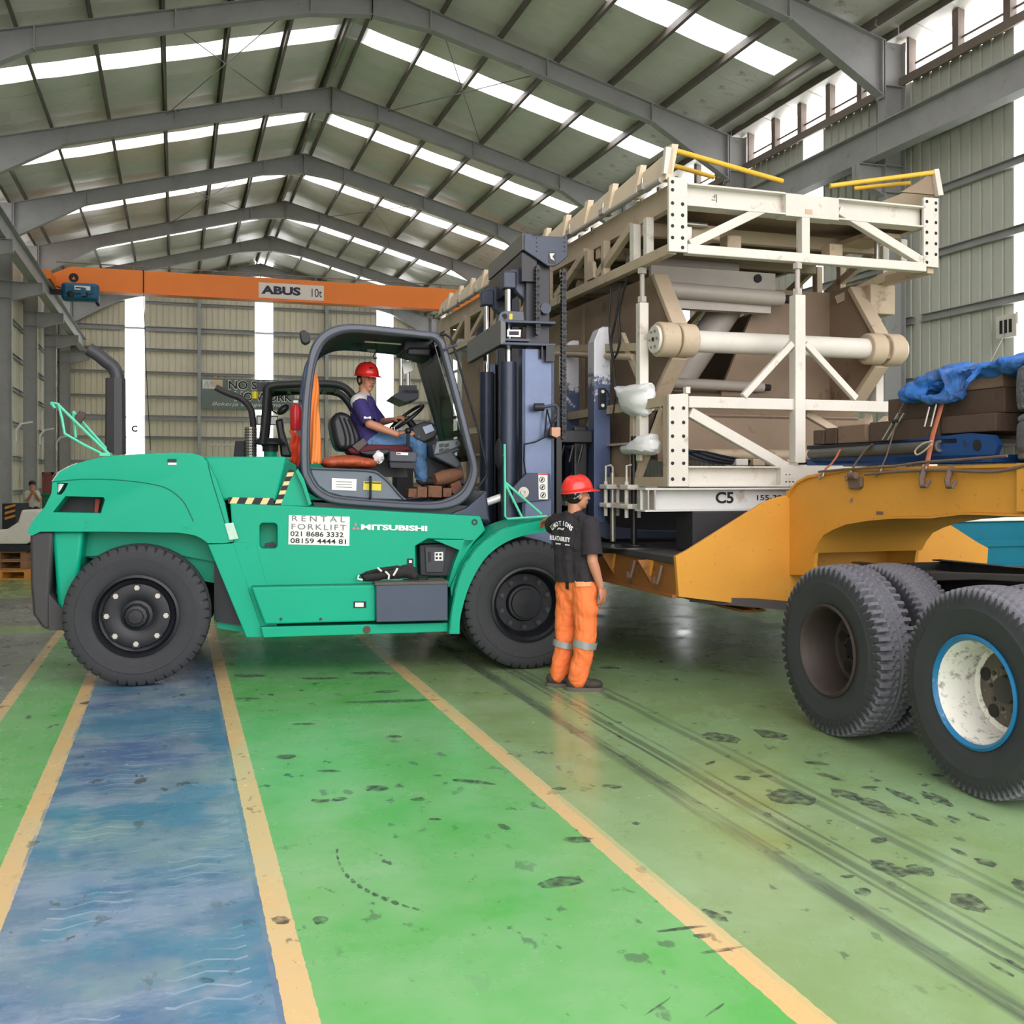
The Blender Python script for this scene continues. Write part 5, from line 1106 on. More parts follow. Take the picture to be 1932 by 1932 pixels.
# timber bearers under the frame
for v, u, lab in ((4.02, 7.6, 'left'), (5.2, 7.6, 'middle'), (5.9, 7.6, 'right')):
    o = MB().box(v, v+0.5, u-0.1, u+0.2, 1.041, 1.378).build('bearer_block', mat('dark_crib', (44, 42, 46), 0.7, 0, 0.25, 4), None, 0, 0.01); o.rotation_euler.z = A
    tag(o, '%s dark bearer block of the front row under the C5 beam' % lab, 'bearer', 'bearer blocks under the frame')
for u, lab in ((9.5, 'dark cross bearer under the frame between the forks'), (11.9, 'rear dark cross bearer under the white frame')):
    o = MB().box(3.9, 6.4, u-0.1, u+0.1, 1.041, 1.378).build('cross_bearer', MATS['dark_crib'], None, 0, 0.01); o.rotation_euler.z = A; tag(o, lab, 'bearer', 'bearer blocks under the frame')
cg = thing('slatted_bearer', 'dark slatted steel bearer between the deck and the C5 beam', 'bearer', rz=A)
for v in [4.6+0.12*i for i in range(5)]: MB().box(v, v+0.03, 7.75, 7.95, 1.07, 1.35).build('slat', CABD, cg)
MB().box(4.58, 5.14, 7.75, 7.95, 1.35, 1.376).build('top_rail', CABD, cg); MB().box(4.58, 5.14, 7.75, 7.95, 1.041, 1.07).build('bottom_rail', CABD, cg)
# ================================================================ TRACTOR REAR END
tk = thing('truck_tractor', 'rear axles and dark frame of the truck coupled to the orange trailer', 'truck', H(5.175, 4.95, 0), A); KOF = Vector((5.175, 4.95, 0))
RD = 0.548
def truck_wheel(v, u, meshes, face, rimm, deep):
    w_ = bpy.data.objects.new('wheel', None); col.objects.link(w_); w_.parent = tk; w_.location = (v, u, RD); w_.rotation_euler = (0, 0, R(-90) if face < 0 else R(90)); w_.empty_display_size = 0.1
    # local -y is the outer face
    s_ = RD/0.535
    inst('tyre', meshes[0], w_, (0, 0.15, 0), (0, random.random()*6, 0), (s_, 1, s_)); inst('tyre', meshes[1], w_, (0, 0.50, 0), (0, random.random()*6, 0), (s_, 1, s_))
    m = MB(); r = 0.285
    m.lathe([(r+0.006, 0.03), (r+0.012, 0.012), (r-0.002, 0.004), (r-0.016, 0.02), (r-0.024, 0.05), (r-0.045, 0.10), (r-0.055, 0.24), (0.20, 0.26), (0.14, 0.255), (0.13, 0.25), (0.0, 0.25)], (0, 0, 0), (0, 1, 0), 48)
    rim = m.build('rim', rimm[0], w_, 40)
    m = MB(); m.lathe([(r+0.008, 0.028), (r+0.013, 0.010), (r-0.002, 0.002), (r-0.018, 0.018), (r-0.020, 0.024), (r-0.002, 0.012)], (0, 0, 0), (0, 1, 0), 48); m.build('rim_lip', rimm[1], w_, 40)
    MB().lathe([(0.205, 0.254), (0.20, 0.248), (0.135, 0.244), (0.0, 0.240)], (0, 0, 0), (0, 1, 0), 40).build('rim_disc', mat('dark_rim_disc', (92, 84, 74), 0.6, 0.1, 0.3, 9, (196, 192, 180), 0.25, 10) if rimm[0] is WRM else rimm[0], w_, 40)
    MB().lathe([(0.075, 0.25), (0.07, 0.21), (0.05, 0.20), (0.0, 0.20)], (0, 0, 0), (0, 1, 0), 20).build('hub', rimm[2], w_, 40)
    for k in range(5):
        a = 2*math.pi*k/5+0.3; MB().cyl((0.165*math.cos(a), 0.262, 0.165*math.sin(a)), (0.165*math.cos(a), 0.240, 0.165*math.sin(a)), 0.036, 14).build('hand_hole', BOLT, rim)
    for k in range(10):
        a = 2*math.pi*k/10; MB().cyl((0.115*math.cos(a), 0.255, 0.115*math.sin(a)), (0.115*math.cos(a), 0.235, 0.115*math.sin(a)), 0.012, 6).build('wheel_nut', rimm[2], rim)
    return w_
BRW = mat('brown_rim', (66, 56, 52), 0.6, 0.2, 0.2, 5); WRM = mat('chipped_white_rim', (232, 230, 222), 0.5, 0, 0.06, 4, (64, 58, 50), 0.36, 16.0); BLR = mat('blue_rim_lip', (20, 110, 160), 0.45, 0, 0.15, 6, (170, 176, 180), 0.18, 9)
truck_wheel(3.96, 5.62, (TY_RIB, TY_LUG), -1, (BRW, BRW, GREAS), True)
truck_wheel(3.90, 4.29, (TY_LUG, TY_RIB), -1, (WRM, BLR, DECK), True)
truck_wheel(6.42, 5.62, (TY_RIB, TY_LUG), 1, (BRW, BRW, GREAS), True); truck_wheel(6.45, 4.29, (TY_LUG, TY_RIB), 1, (BRW, BRW, GREAS), True)
for u in (5.62, 4.29):
    MB().cyl((4.2, u, RD), (6.15, u, RD), 0.09, 16).build('axle', GREAS, tk, 40); MB().ball((5.175, u, RD), 0.22, 0.2, 0.22).build('differential', GREAS, tk, 60)
for v in (4.78, 5.5): MB().chan((v, 6.35, 0.92), (v, 1.9, 0.95), 0.08, 0.24, 0.01, side=1).build('frame_rail', CABD, tk)
for u in (6.3, 5.0, 3.6): MB().box(4.78, 5.58, u-0.05, u+0.05, 0.85, 1.02).build('cross_member', CABD, tk)
MB().prism([(4.6, 6.3, 0.96), (4.6, 5.9, 1.02), (4.6, 3.4, 1.18), (4.6, 3.4, 1.13), (4.6, 5.0, 1.04), (4.6, 5.8, 0.95)], (0.1, 0, 0)).build('fifth_wheel_ramp', DECK, tk, 0, 0.006); MB().prism([(5.6, 6.3, 0.96), (5.6, 5.9, 1.02), (5.6, 3.4, 1.18), (5.6, 3.4, 1.13), (5.6, 5.0, 1.04), (5.6, 5.8, 0.95)], (0.1, 0, 0)).build('fifth_wheel_ramp', DECK, tk)
MB().box(4.72, 5.62, 3.3, 4.3, 1.345, 1.40).build('fifth_wheel', GREAS, tk, 0, 0.01); MB().box(4.75, 5.6, 3.6, 4.1, 1.12, 1.345).build('fifth_wheel_stand', RUST, tk)
for v in (4.55, 5.75): MB().beam((v, 5.75, 0.66), (v, 4.15, 0.66), 0.09, 0.09).build('leaf_spring', GREAS, tk); MB().cbox((v, 4.95, 0.78), 0.1, 0.3, 0.2).build('spring_saddle', GREAS, tk)
sit(tk, KOF)
# ================================================================ LOAD ON THE GOOSENECK
def hobj(m, name, mt, lab, cat, group=None, smooth=0, bevel=0):
    o = m.build(name, mt, None, smooth, bevel); o.rotation_euler.z = A; return tag(o, lab, cat, group)
BLU = mat('blue_steel', (24, 70, 130), 0.45, 0, 0.15, 3, (30, 40, 52), 0.15, 5)
bb = thing('blue_steel_beam', 'long blue steel beam with a round pipe and a drilled end lug on the gooseneck', 'steel beam', rz=A)
MB().prism([(4.80, 7.0, 1.79), (4.80, 6.9, 1.755), (4.80, 5.42, 1.755), (4.80, 5.20, 1.76), (4.80, 5.08, 1.80), (4.80, 5.05, 1.86), (4.80, 5.10, 1.92), (4.80, 5.3, 1.94), (4.80, 7.0, 1.86)], (0.04, 0, 0)).build('web', BLU, bb)
MB().cyl((4.79, 6.98, 1.84), (4.79, 5.55, 1.865), 0.038, 16).build('pipe', mat('grey_pipe', (92, 94, 92), 0.4, 0.3, 0.15, 5), bb, 40); MB().lathe([(0.04, 0), (0.04, 0.01), (0.022, 0.01), (0.022, 0)], (4.79, 5.55, 1.865), (0, -1, 0), 16, True).build('pipe_mouth', STUD, bb)
MB().cyl((4.80, 5.22, 1.86), (4.795, 5.22, 1.86), 0.035, 16).build('lug_hole', BOLT, bb); MB().box(4.8, 5.2, 5.1, 7.05, 1.752, 1.80).build('flange', BLU, bb); MB().box(4.8, 5.5, 5.4, 7.05, 1.88, 1.91).build('flange', BLK, bb)
TIM = mat('dark_timber', (84, 66, 56), 0.8, 0, 0.25, 5, (52, 42, 38), 0.2, 8, 0.3, 25); TIM2 = mat('mid_timber', (124, 100, 84), 0.8, 0, 0.2, 5, (70, 56, 48), 0.2, 8, 0.3, 25)
def timber(v, u0, u1, z0, z1, wv, lab, m_=TIM):
    return hobj(MB().box(v, v+wv, u0, u1, z0, z1), 'timber_beam', m_, lab, 'timber', 'timbers on the gooseneck', 0, 0.008)
timber(4.82, 6.86, 7.0, 1.915, 2.03, 0.8, 'dark timber block at the left end of the gooseneck load')
timber(4.82, 6.70, 6.84, 1.915, 2.04, 0.8, 'dark timber block second from the left on the gooseneck load')
timber(4.82, 6.35, 6.68, 1.915, 2.05, 0.75, 'short greyish timber right of the two end blocks', TIM2)
timber(4.84, 5.6, 6.33, 1.915, 2.06, 0.7, 'brown timber behind the first ratchet strap')
timber(4.9, 5.1, 6.2, 2.062, 2.22, 0.6, 'upper brown timber beside the bundled blue tarpaulin')
timber(4.83, 5.10, 5.58, 1.945, 2.06, 0.7, 'short dark timber lying next to the spare tyres')
timber(4.9, 5.12, 5.5, 2.222, 2.33, 0.6, 'topmost grey timber under the blue tarpaulin', TIM2)
for z, lab, me_t, sc_ in ((2.19, 'spare tyre with chevron tread on top of the gooseneck load', TY_CHEV, 0.86), (1.898, 'worn spare tyre lying under the chevron tyre', TY_LUG, 0.80)):
    o = bpy.data.objects.new('spare_tyre', me_t); col.objects.link(o); o.location = H(5.14, 4.64, z); o.rotation_euler = (R(90), 0, A); o.scale = (sc_, 1, sc_)
    tag(o, lab, 'tyre', 'spare tyres')
# tarpaulin: rumpled sheet bundled over the load
TARP = mat('blue_tarpaulin', (44, 108, 188), 0.55, 0, 0.3, 5, (62, 68, 84), 0.42, 4)
# (the tarpaulin itself is shaped after the people, with the same cloth tool)
# ratchet straps and ropes
STRP = mat('dusty_strap', (126, 112, 100), 0.8, 0, 0.2, 10); STRO = mat('faded_orange_strap', (196, 112, 84), 0.8, 0, 0.15, 10)
def strap(pts, wd, m_, lab, extra=None):
    t = thing('ratchet_strap', lab, 'strap', rz=A, group='lashing straps on the gooseneck')
    m = MB(); q = [hv(x, y, v) for x, y, v in pts]; m.tube(q, wd, 8, flat=0.25); m.build('webbing', m_, t, 40)
    e = q[-1]; MB().tube([e, e+Vector((-0.01, 0.01, -0.05)), e+Vector((-0.01, 0.05, -0.07)), e+Vector((-0.01, 0.06, -0.04))], 0.008, 6).build('strap_hook', STUD, t, 40)
    if extra:
        a, b = hv(*extra[0]), hv(*extra[1]); d = (b-a); sd_ = Vector((0, 0.03, 0)); m = MB()
        m.tube([a+sd_, b+sd_, b-sd_, a-sd_], 0.007, 6, True); m.build('ratchet_frame', STUD, t, 40); MB().cyl(a.lerp(b, 0.3)+sd_, a.lerp(b, 0.3)-sd_, 0.016, 8).build('ratchet_spool', GREAS, t)
    return t
strap([(1712,750,4.88),(1698,775,4.84),(1690,800,4.78),(1682,830,4.74),(1672,862,4.70),(1664,880,4.67)], 0.022, STRP, 'dusty strap with ratchet left of the tarpaulin', ((1700,780,4.80),(1670,830,4.76)))
strap([(1782,745,4.84),(1772,780,4.80),(1760,820,4.76),(1754,850,4.73),(1748,880,4.66)], 0.022, STRO, 'faded orange strap with ratchet under the tarpaulin', ((1765,745,4.80),(1750,805,4.76)))
strap([(1646,838,4.76),(1632,850,4.73),(1616,872,4.69),(1606,888,4.66)], 0.02, STRP, 'short strap running to the rusty bracket')
strap([(1585,848,4.74),(1578,862,4.71),(1568,876,4.68),(1556,886,4.665)], 0.016, STRO, 'small reddish strap at the far end of the gooseneck')
m = MB(); m.tube([Vector(q) for q in spline([hv(x, y, 4.655) for x, y in ((1545,890),(1600,885),(1680,880),(1740,872),(1800,868),(1900,860))], 4)], 0.009, 7); hobj(m, 'lashing_rope', RUST, 'thin rope stretched along the top edge of the gooseneck', 'rope', 'ropes on the gooseneck', 40)
m = MB(); m.tube([Vector(q) for q in spline([hv(x, y, 4.65) for x, y in ((1632,895),(1700,889),(1780,887),(1850,890),(1890,888),(1945,876))], 4)], 0.011, 7); hobj(m, 'lashing_rope', RUST, 'slack cable sagging past the hooks of the gooseneck', 'rope', 'ropes on the gooseneck', 40)
m = MB(); m.tube([Vector(q) for q in spline([hv(x, y, 4.70) for x, y in ((1758,832),(1740,838),(1727,850),(1730,858),(1742,852),(1758,838))], 4)], 0.006, 6); hobj(m, 'rope_loop', mat('pale_rope', (196, 186, 168), 0.8), 'pale loop of rope tied to the blue beam', 'rope', None, 40)
# teal skip seen under the gooseneck
t = thing('teal_container', 'teal container with a white lid seen under the gooseneck', 'container', rz=A)
MB().box(6.9, 8.6, 8.2, 9.6, 0.0, 1.22).build('body', mat('teal_paint', (0, 108, 132), 0.4, 0, 0.15, 3), t, 0, 0.02); MB().box(6.86, 8.64, 8.16, 9.64, 1.22, 1.30).build('lid', WHT, t, 0, 0.01)
for k in range(2): MB().box(6.88, 8.6, 8.17, 8.2, 0.72+0.25*k, 0.79+0.25*k).build('rib', MATS['teal_paint'], t)
# ================================================================ PEOPLE
from mathutils.bvhtree import BVHTree
SKIN = mat('skin', (190, 132, 104), 0.5, 0, 0.06, 12); HAIR = mat('black_hair', (26, 22, 22), 0.6, 0, 0.2, 30)
REDH = mat('red_helmet', (226, 48, 40), 0.28, 0, 0.05, 4, coat=0.3)
def wp(px, py, Y): return Vector(((px-CX)/F*Y, Y, CZ+(HY-py)/F*Y))
class Blob:
    def __init__(b): b.m = MB()
    def limb(b, pts, n=14):                                # [(point, radius), ...] joined tapered capsules
        for (p, r), (q, s) in zip(pts, pts[1:]):
            b.m.cyl(p, q, r, n, s)
        for p, r in pts: b.m.ball(p, r, n=n, k=9)
        return b
    def ball(b, c, rx, ry=None, rz=None, rot=None): b.m.ball(c, rx, ry, rz, rot, 18, 12); return b
    def make(b, name, m_, parent, vox=0.007, smooth=3, wr=0.0, ws=8.0, hard=False):
        me = b.m.mesh(name); o = bpy.data.objects.new(name, me); col.objects.link(o)
        r = o.modifiers.new('r', 'REMESH'); r.mode = 'VOXEL'; r.voxel_size = vox; r.use_smooth_shade = True
        s = o.modifiers.new('s', 'SMOOTH'); s.factor = 0.5; s.iterations = smooth
        if wr:                                             # cloth folds
            tx = bpy.data.textures.new('folds', 'CLOUDS'); tx.noise_scale = 1.0/ws; tx.noise_type = 'HARD_NOISE' if hard else 'SOFT_NOISE'; tx.noise_depth = 3 if hard else 2; d = o.modifiers.new('d', 'DISPLACE'); d.texture = tx; d.strength = wr; d.mid_level = 0.5
        dg = bpy.context.evaluated_depsgraph_get(); me2 = bpy.data.meshes.new_from_object(o.evaluated_get(dg)); bpy.data.objects.remove(o)
        me2.name = name; me2.materials.clear()
        for p in me2.polygons: p.use_smooth = True
        return link(name, me2, m_, parent)
def trim(o, co, no, near=None, rad=0.2):                  # clean hem or cuff: cut the cloth off beyond a plane
    bm = bmesh.new(); bm.from_mesh(o.data); co, no = Vector(co), Vector(no)
    fs = [f for f in bm.faces if near is None or (f.calc_center_median()-Vector(near)).length < rad]
    gm_ = list({e for f in fs for e in f.edges}) + list({v for f in fs for v in f.verts}) + fs
    bmesh.ops.bisect_plane(bm, geom=gm_, plane_co=co, plane_no=no, clear_outer=True); bm.to_mesh(o.data); bm.free()
    if 'hem' not in o.modifiers: s = o.modifiers.new('hem', 'SOLIDIFY'); s.thickness = 0.005
def basis(f, up=(0, 0, 1)):                                # columns: forward, left, up
    f = Vector(f).normalized(); l = Vector(up).cross(f).normalized(); u = f.cross(l); return Matrix((f, l, u)).transposed()
def add_head(b, c, B, s=1.0):                              # c: centre of the skull, B: facing basis
    q = lambda x, y, z: c + B @ Vector((x*s, y*s, z*s))
    b.ball(q(-0.012, 0, 0.02), 0.092*s, 0.074*s, 0.095*s, B); b.ball(q(0.022, 0, -0.045), 0.062*s, 0.058*s, 0.075*s, B)
    b.ball(q(0.045, 0, -0.095), 0.030*s, 0.030*s, 0.022*s, B)                   # chin
    b.ball(q(0.055, 0, 0.018), 0.034*s, 0.055*s, 0.016*s, B)                    # brow
    b.limb([(q(0.080, 0, 0.005), 0.009*s), (q(0.098, 0, -0.030), 0.014*s)]); b.ball(q(0.085, 0.014, -0.032), 0.010*s); b.ball(q(0.085, -0.014, -0.032), 0.010*s)
    for y in (-1, 1):
        b.ball(q(0.056, y*0.038, -0.028), 0.024*s, 0.022*s, 0.020*s, B)         # cheek
        b.ball(q(-0.012, y*0.076, -0.012), 0.020*s, 0.010*s, 0.032*s, B)        # ear
    b.limb([(q(0.070, -0.020, -0.064), 0.010*s), (q(0.078, 0, -0.062), 0.012*s), (q(0.070, 0.020, -0.064), 0.010*s)])
def face_parts(parent, c, B, s=1.0):
    q = lambda x, y, z: c + B @ Vector((x*s, y*s, z*s))
    for y in (-1, 1):
        MB().ball(q(0.076, y*0.032, -0.003), 0.008*s, 0.014*s, 0.006*s, B).build('eye', mat('eye_white', (214, 206, 200), 0.3, 0, 0), parent, 60)
        MB().ball(q(0.082, y*0.031, -0.003), 0.005*s, 0.006*s, 0.006*s, B).build('iris', INK, parent, 60)
        MB().tube([q(0.079, y*0.014, 0.013), q(0.083, y*0.030, 0.019), q(0.072, y*0.050, 0.014)], [0.004*s, 0.006*s, 0.003*s], 6).build('eyebrow', HAIR, parent, 60)
    MB().tube([q(0.080, -0.022, -0.064), q(0.089, 0, -0.062), q(0.080, 0.022, -0.064)], [0.004*s, 0.007*s, 0.004*s], 6).build('lips', mat('lips', (150, 84, 74), 0.5, 0, 0), parent, 60)
def add_hand(b, w_, d, n, side, curl=0.5, s=1.0, spread=1.0):  # wrist, pointing direction, back-of-hand normal, thumb side
    d = Vector(d).normalized(); n = Vector(n); n = (n - d*n.dot(d)).normalized(); t = d.cross(n)*side
    pc = w_ + d*0.050*s
    b.ball(pc, 0.050*s, 0.042*s, 0.017*s, Matrix((d, t, n)).transposed())
    for k, (o, L) in enumerate(((0.031, 0.072), (0.011, 0.080), (-0.010, 0.074), (-0.030, 0.058))):
        p = w_ + d*0.088*s + t*o*s*spread; a = curl*(0.8+0.12*k); pts = [(p - d*0.03*s, 0.0105*s), (p, 0.0105*s)]; dd = d.copy()
        for f in (0.45, 0.32, 0.23):
            dd = (Matrix.Rotation(0, 3, 'X') @ dd)
            dd = (dd*math.cos(a) - n*math.sin(a)).normalized() if True else dd
            nn = n; p = p + dd*L*f*s; pts.append((p, (0.0098 if f > 0.3 else 0.0085)*s)); a *= 0.9
        b.limb(pts, 10)
    p0 = w_ + d*0.022*s + t*0.030*s; td = (d*0.72 + t*0.62 - n*0.25*curl).normalized(); p1 = p0 + td*0.042*s; td2 = (td*0.85 + d*0.4 - n*0.5*curl).normalized()
    b.limb([(p0, 0.014*s), (p1, 0.012*s), (p1 + td2*0.034*s, 0.010*s)], 10)
def helmet(parent, c, B, m_, s=1.0):                       # c: centre of the rim
    m = MB(); nu, nv = 36, 9
    def fn(i, j):
        a = 2*math.pi*i/nu; e = (j/(nv-1))*math.pi/2*0.995
        x, y = math.cos(a), math.sin(a); r = math.cos(e)**0.75
        ridge = 0.006 if abs(y) < 0.22 and x*0+1 and e < 1.4 else 0
        return c + B @ Vector((x*0.132*r*s, y*0.112*r*s, (0.128*math.sin(e)+ridge*math.sin(e))*s))
    m.grid(fn, nu, nv, cu=True); n0 = len(m.v)
    m.f.append(tuple(i*nv+nv-1 for i in range(nu)))
    sh = m.build('helmet', m_, parent, 60); sd_ = sh.modifiers.new('s', 'SOLIDIFY'); sd_.thickness = 0.004; 
    m = MB()
    def br(i, j):
        a = 2*math.pi*i/nu; x, y = math.cos(a), math.sin(a); ext = 0.010 + (0.058*max(0, x)**2.2 if x > 0 else 0)
        r = (0, 1, 1, 0)[j]; z = (0.006, -0.004-0.012*max(0, x)**2, -0.010-0.012*max(0, x)**2, -0.006)[j]
        return c + B @ Vector((x*(0.128+ext*r)*s, y*(0.108+min(ext, 0.03)*r)*s, z*s))
    m.grid(br, nu, 4, cu=True, cv=True); m.build('helmet_brim', m_, parent, 60)
    for k in (-1, 0, 1): MB().tube([c + B @ Vector(((0.115*math.cos(t))*s, k*0.038*s, (0.118*math.sin(t)+0.006-0.016*abs(k))*s)) for t in [0.5+0.2*i for i in range(11)]], 0.006*s, 6).build('helmet_ridge', m_, parent, 60)
    return sh
# ---------------------------------------------------------------- worker standing by the front wheel
FW = Vector((0.62, 0.78, 0)).normalized(); RW = Vector((FW.y, -FW.x, 0))
base = wp(1078, 1297, 8.05); base.z = 0
hd_c = wp(1090, 933, 8.06); HB = basis((0.93, 0.36, 0.0))
neck = wp(1084, 962, 8.07); chest = wp(1081, 1010, 8.10); belly = wp(1085, 1060, 8.08); pelv = wp(1090, 1098, 8.06)
shR, elR, wrR = wp(1113, 992, 7.98), wp(1118, 1060, 7.90), wp(1133, 1106, 7.90)
shL, elL, wrL = wp(1053, 985, 8.22), wp(1042, 992, 8.42), wp(1036, 978, 8.66)
hpL, knL, anL = wp(1073, 1105, 8.14), wp(1067, 1204, 8.12), wp(1054, 1272, 8.14)
hpR, knR, anR = wp(1103, 1105, 7.99), wp(1106, 1203, 7.95), wp(1091, 1281, 7.98)
b = Blob(); add_head(b, hd_c, HB, 0.98)
b.limb([(neck + Vector((0, 0, 0.06)), 0.052), (neck - Vector((0, 0, 0.04)), 0.056), (chest, 0.085), (belly, 0.07), (pelv, 0.085)])
b.limb([(shR, 0.05), (elR, 0.042), (elR.lerp(wrR, 0.3), 0.041), (wrR, 0.027)]); b.limb([(shL, 0.05), (elL, 0.040), (wrL, 0.028)])
b.limb([(chest, 0.08), (shR, 0.05)]); b.limb([(chest, 0.08), (shL, 0.05)])
b.limb([(pelv, 0.10), (hpL, 0.085), (knL, 0.055), (anL, 0.04)]); b.limb([(pelv, 0.10), (hpR, 0.085), (knR, 0.055), (anR, 0.04)])
add_hand(b, wrR, wp(1142, 1145, 7.90)-wrR, Vector((0.75, -0.55, 0.1)), -1, 0.5, 1.0); add_hand(b, wrL, Vector((-0.35, 0.6, -0.25)), Vector((0, -0.2, 1)), 1, 0.35, 0.95)
wk = b.make('person', SKIN, None, 0.0065, 2)
tag(wk, 'standing worker in black T-shirt, orange trousers and red helmet beside the front wheel', 'person')
face_parts(wk, hd_c, HB, 0.98)
hb = Blob(); hb.ball(hd_c + HB @ Vector((-0.03, 0, 0.005)), 0.080, 0.080, 0.085, HB); hb.make('hair', HAIR, wk, 0.008, 2)
hm = hd_c + Vector((-0.004, 0, 0.028)); HT = HB @ Euler((0, R(-7), 0)).to_matrix()
helmet(wk, hm, HT, REDH, 0.98)
MB().tube([hm + HT @ Vector((-0.12, 0.03, -0.01)), hm + HT @ Vector((-0.125, 0.0, -0.055)), hm + HT @ Vector((-0.12, -0.04, -0.05)), hm + HT @ Vector((-0.06, -0.10, -0.03))], 0.012, 8).build('helmet_strap', GREAS, wk, 60)
MB().tube([hm + HT @ Vector((-0.06, -0.10, 0.0)), hm + HT @ Vector((-0.075, -0.094, -0.05)), hm + HT @ Vector((-0.03, -0.088, -0.035)), hm + HT @ Vector((0.0, -0.092, -0.01))], 0.006, 8).build('helmet_strap', mat('grey_strap', (150, 148, 144), 0.6, 0, 0.1), wk, 60)
TSH = mat('black_tshirt', (40, 36, 42), 0.85, 0, 0.15, 6)
b = Blob(); wd = RW*0.075
b.limb([(neck - Vector((0, 0, 0.055)), 0.066), (chest + Vector((0, 0, 0.06)), 0.13), (belly, 0.126), (pelv, 0.138)]); 
for s_ in (-1, 1): b.limb([(chest + wd*s_*1.1 + Vector((0, 0, 0.05)), 0.112), (belly + wd*s_, 0.116), (pelv + wd*s_*0.95 + Vector((0, 0, -0.005)), 0.135)])
b.limb([(chest + RW*0.06 + Vector((0, 0, 0.08)), 0.095), (shR, 0.080), (shR.lerp(elR, 0.2), 0.078)]); b.limb([(chest - RW*0.06 + Vector((0, 0, 0.08)), 0.095), (shL, 0.078), (shL.lerp(elL, 0.8), 0.080)])
b.limb([(neck - Vector((0, 0, 0.05)) + RW*0.03, 0.062), (shR, 0.07)]); b.limb([(neck - Vector((0, 0, 0.05)) - RW*0.03, 0.062), (shL, 0.07)])
shirt = b.make('tshirt', TSH, wk, 0.009, 5, 0.035, 6.0, True)
trim(shirt, pelv + Vector((0, 0, 0.012)), (0.06, 0, -1))
b = Blob(); b.limb([(shR, 0.078), (shR.lerp(elR, 0.4), 0.080), (shR.lerp(elR, 1.05), 0.088)]); slv = b.make('sleeve', TSH, wk, 0.010, 4, 0.015, 9.0); trim(slv, shR.lerp(elR, 0.84), elR-shR)
TRS = mat('orange_trousers', (252, 126, 66), 0.75, 0, 0.10, 5)
b = Blob(); top_ = pelv + Vector((0, 0, 0.0))
for s_ in (-1, 1): b.ball(pelv + RW*0.055*s_ - Vector((0, 0, 0.01)), 0.115, 0.115, 0.12)
b.limb([(hpL, 0.108), (knL, 0.088), (anL.lerp(knL, 0.35), 0.084), (anL + Vector((0, 0, 0.0)), 0.082)]); b.limb([(hpR, 0.110), (knR, 0.090), (anR.lerp(knR, 0.35), 0.086), (anR + Vector((0, 0, 0.0)), 0.084)])
b.limb([(hpL, 0.10), (hpR, 0.10)]); mid = (hpL+hpR)/2; b.limb([(pelv, 0.115), (mid - Vector((0, 0, 0.07)), 0.105)]); b.limb([(hpL, 0.108), (hpL.lerp(knL, 0.5), 0.104)]); b.limb([(hpR, 0.110), (hpR.lerp(knR, 0.5), 0.106)])
trs = b.make('trousers', TRS, wk, 0.008, 4, 0.034, 5.0, True)
bvt = BVHTree.FromPolygons([v.co for v in trs.data.vertices], [p.vertices for p in trs.data.polygons])
def patch(name, pts, m_, bv, n=9, off=0.006):          # cloth patch laid on a garment
    m = MB(); a, b_, c_, d_ = [Vector((*q, 0)) for q in pts]
    def fn(i, j):
        q = a.lerp(b_, i/(n-1)).lerp(d_.lerp(c_, i/(n-1)), j/(n-1)); o = Vector((0, 0, CZ)); d = (wp(q.x, q.y, 8.0)-o).normalized(); h = bv.ray_cast(o, d); return (h[0] if h[0] is not None else wp(q.x, q.y, 7.95)) - d*off
    m.grid(fn, n, n); o = m.build(name, m_, wk, 60); s_ = o.modifiers.new('s', 'SOLIDIFY'); s_.thickness = 0.004; return o
patch('pocket_flap', [(1084,1098),(1117,1097),(1116,1106),(1085,1108)], mat('light_orange_cloth', (255, 158, 110), 0.8), bvt)
patch('belt_tag', [(1067,1098),(1073,1098),(1073,1112),(1068,1111)], INK, bvt)
REF = mat('reflective_tape', (176, 178, 182), 0.3, 0.4, 0.15, 20)
for k_, a_ in ((knL, anL), (knR, anR)):
    p0, p1 = k_.lerp(a_, 0.05), k_.lerp(a_, 0.22); MB().cyl(p0, p1, 0.094, 24, 0.093, False).build('reflective_band', REF, wk, 50)
SHOE = mat('dark_shoe', (58, 52, 48), 0.7, 0, 0.3, 12); SOLE = mat('shoe_sole', (96, 90, 84), 0.8)
for a_ in (anL, anR):
    f_ = Vector((0.92, -0.12, 0)).normalized(); g = Vector((a_.x, a_.y, 0)); b = Blob(); Bs = basis(f_)
    b.ball(g + f_*0.02 + Vector((0, 0, 0.07)), 0.075, 0.048, 0.06, Bs); b.ball(g + f_*0.11 + Vector((0, 0, 0.052)), 0.085, 0.050, 0.042, Bs); b.ball(g - f_*0.04 + Vector((0, 0, 0.06)), 0.06, 0.044, 0.055, Bs)
    b.make('shoe', SHOE, wk, 0.008, 3)
    o2 = [g + f_*x + Bs.col[1]*y + Vector((0, 0, 0.001)) for x, y in [(0.20*math.cos(t)*0.75+0.045, 0.052*math.sin(t)) for t in [i*math.pi/10 for i in range(20)]]]
    MB().prism(o2, (0, 0, 0.028)).build('shoe_sole', SOLE, wk, 40)
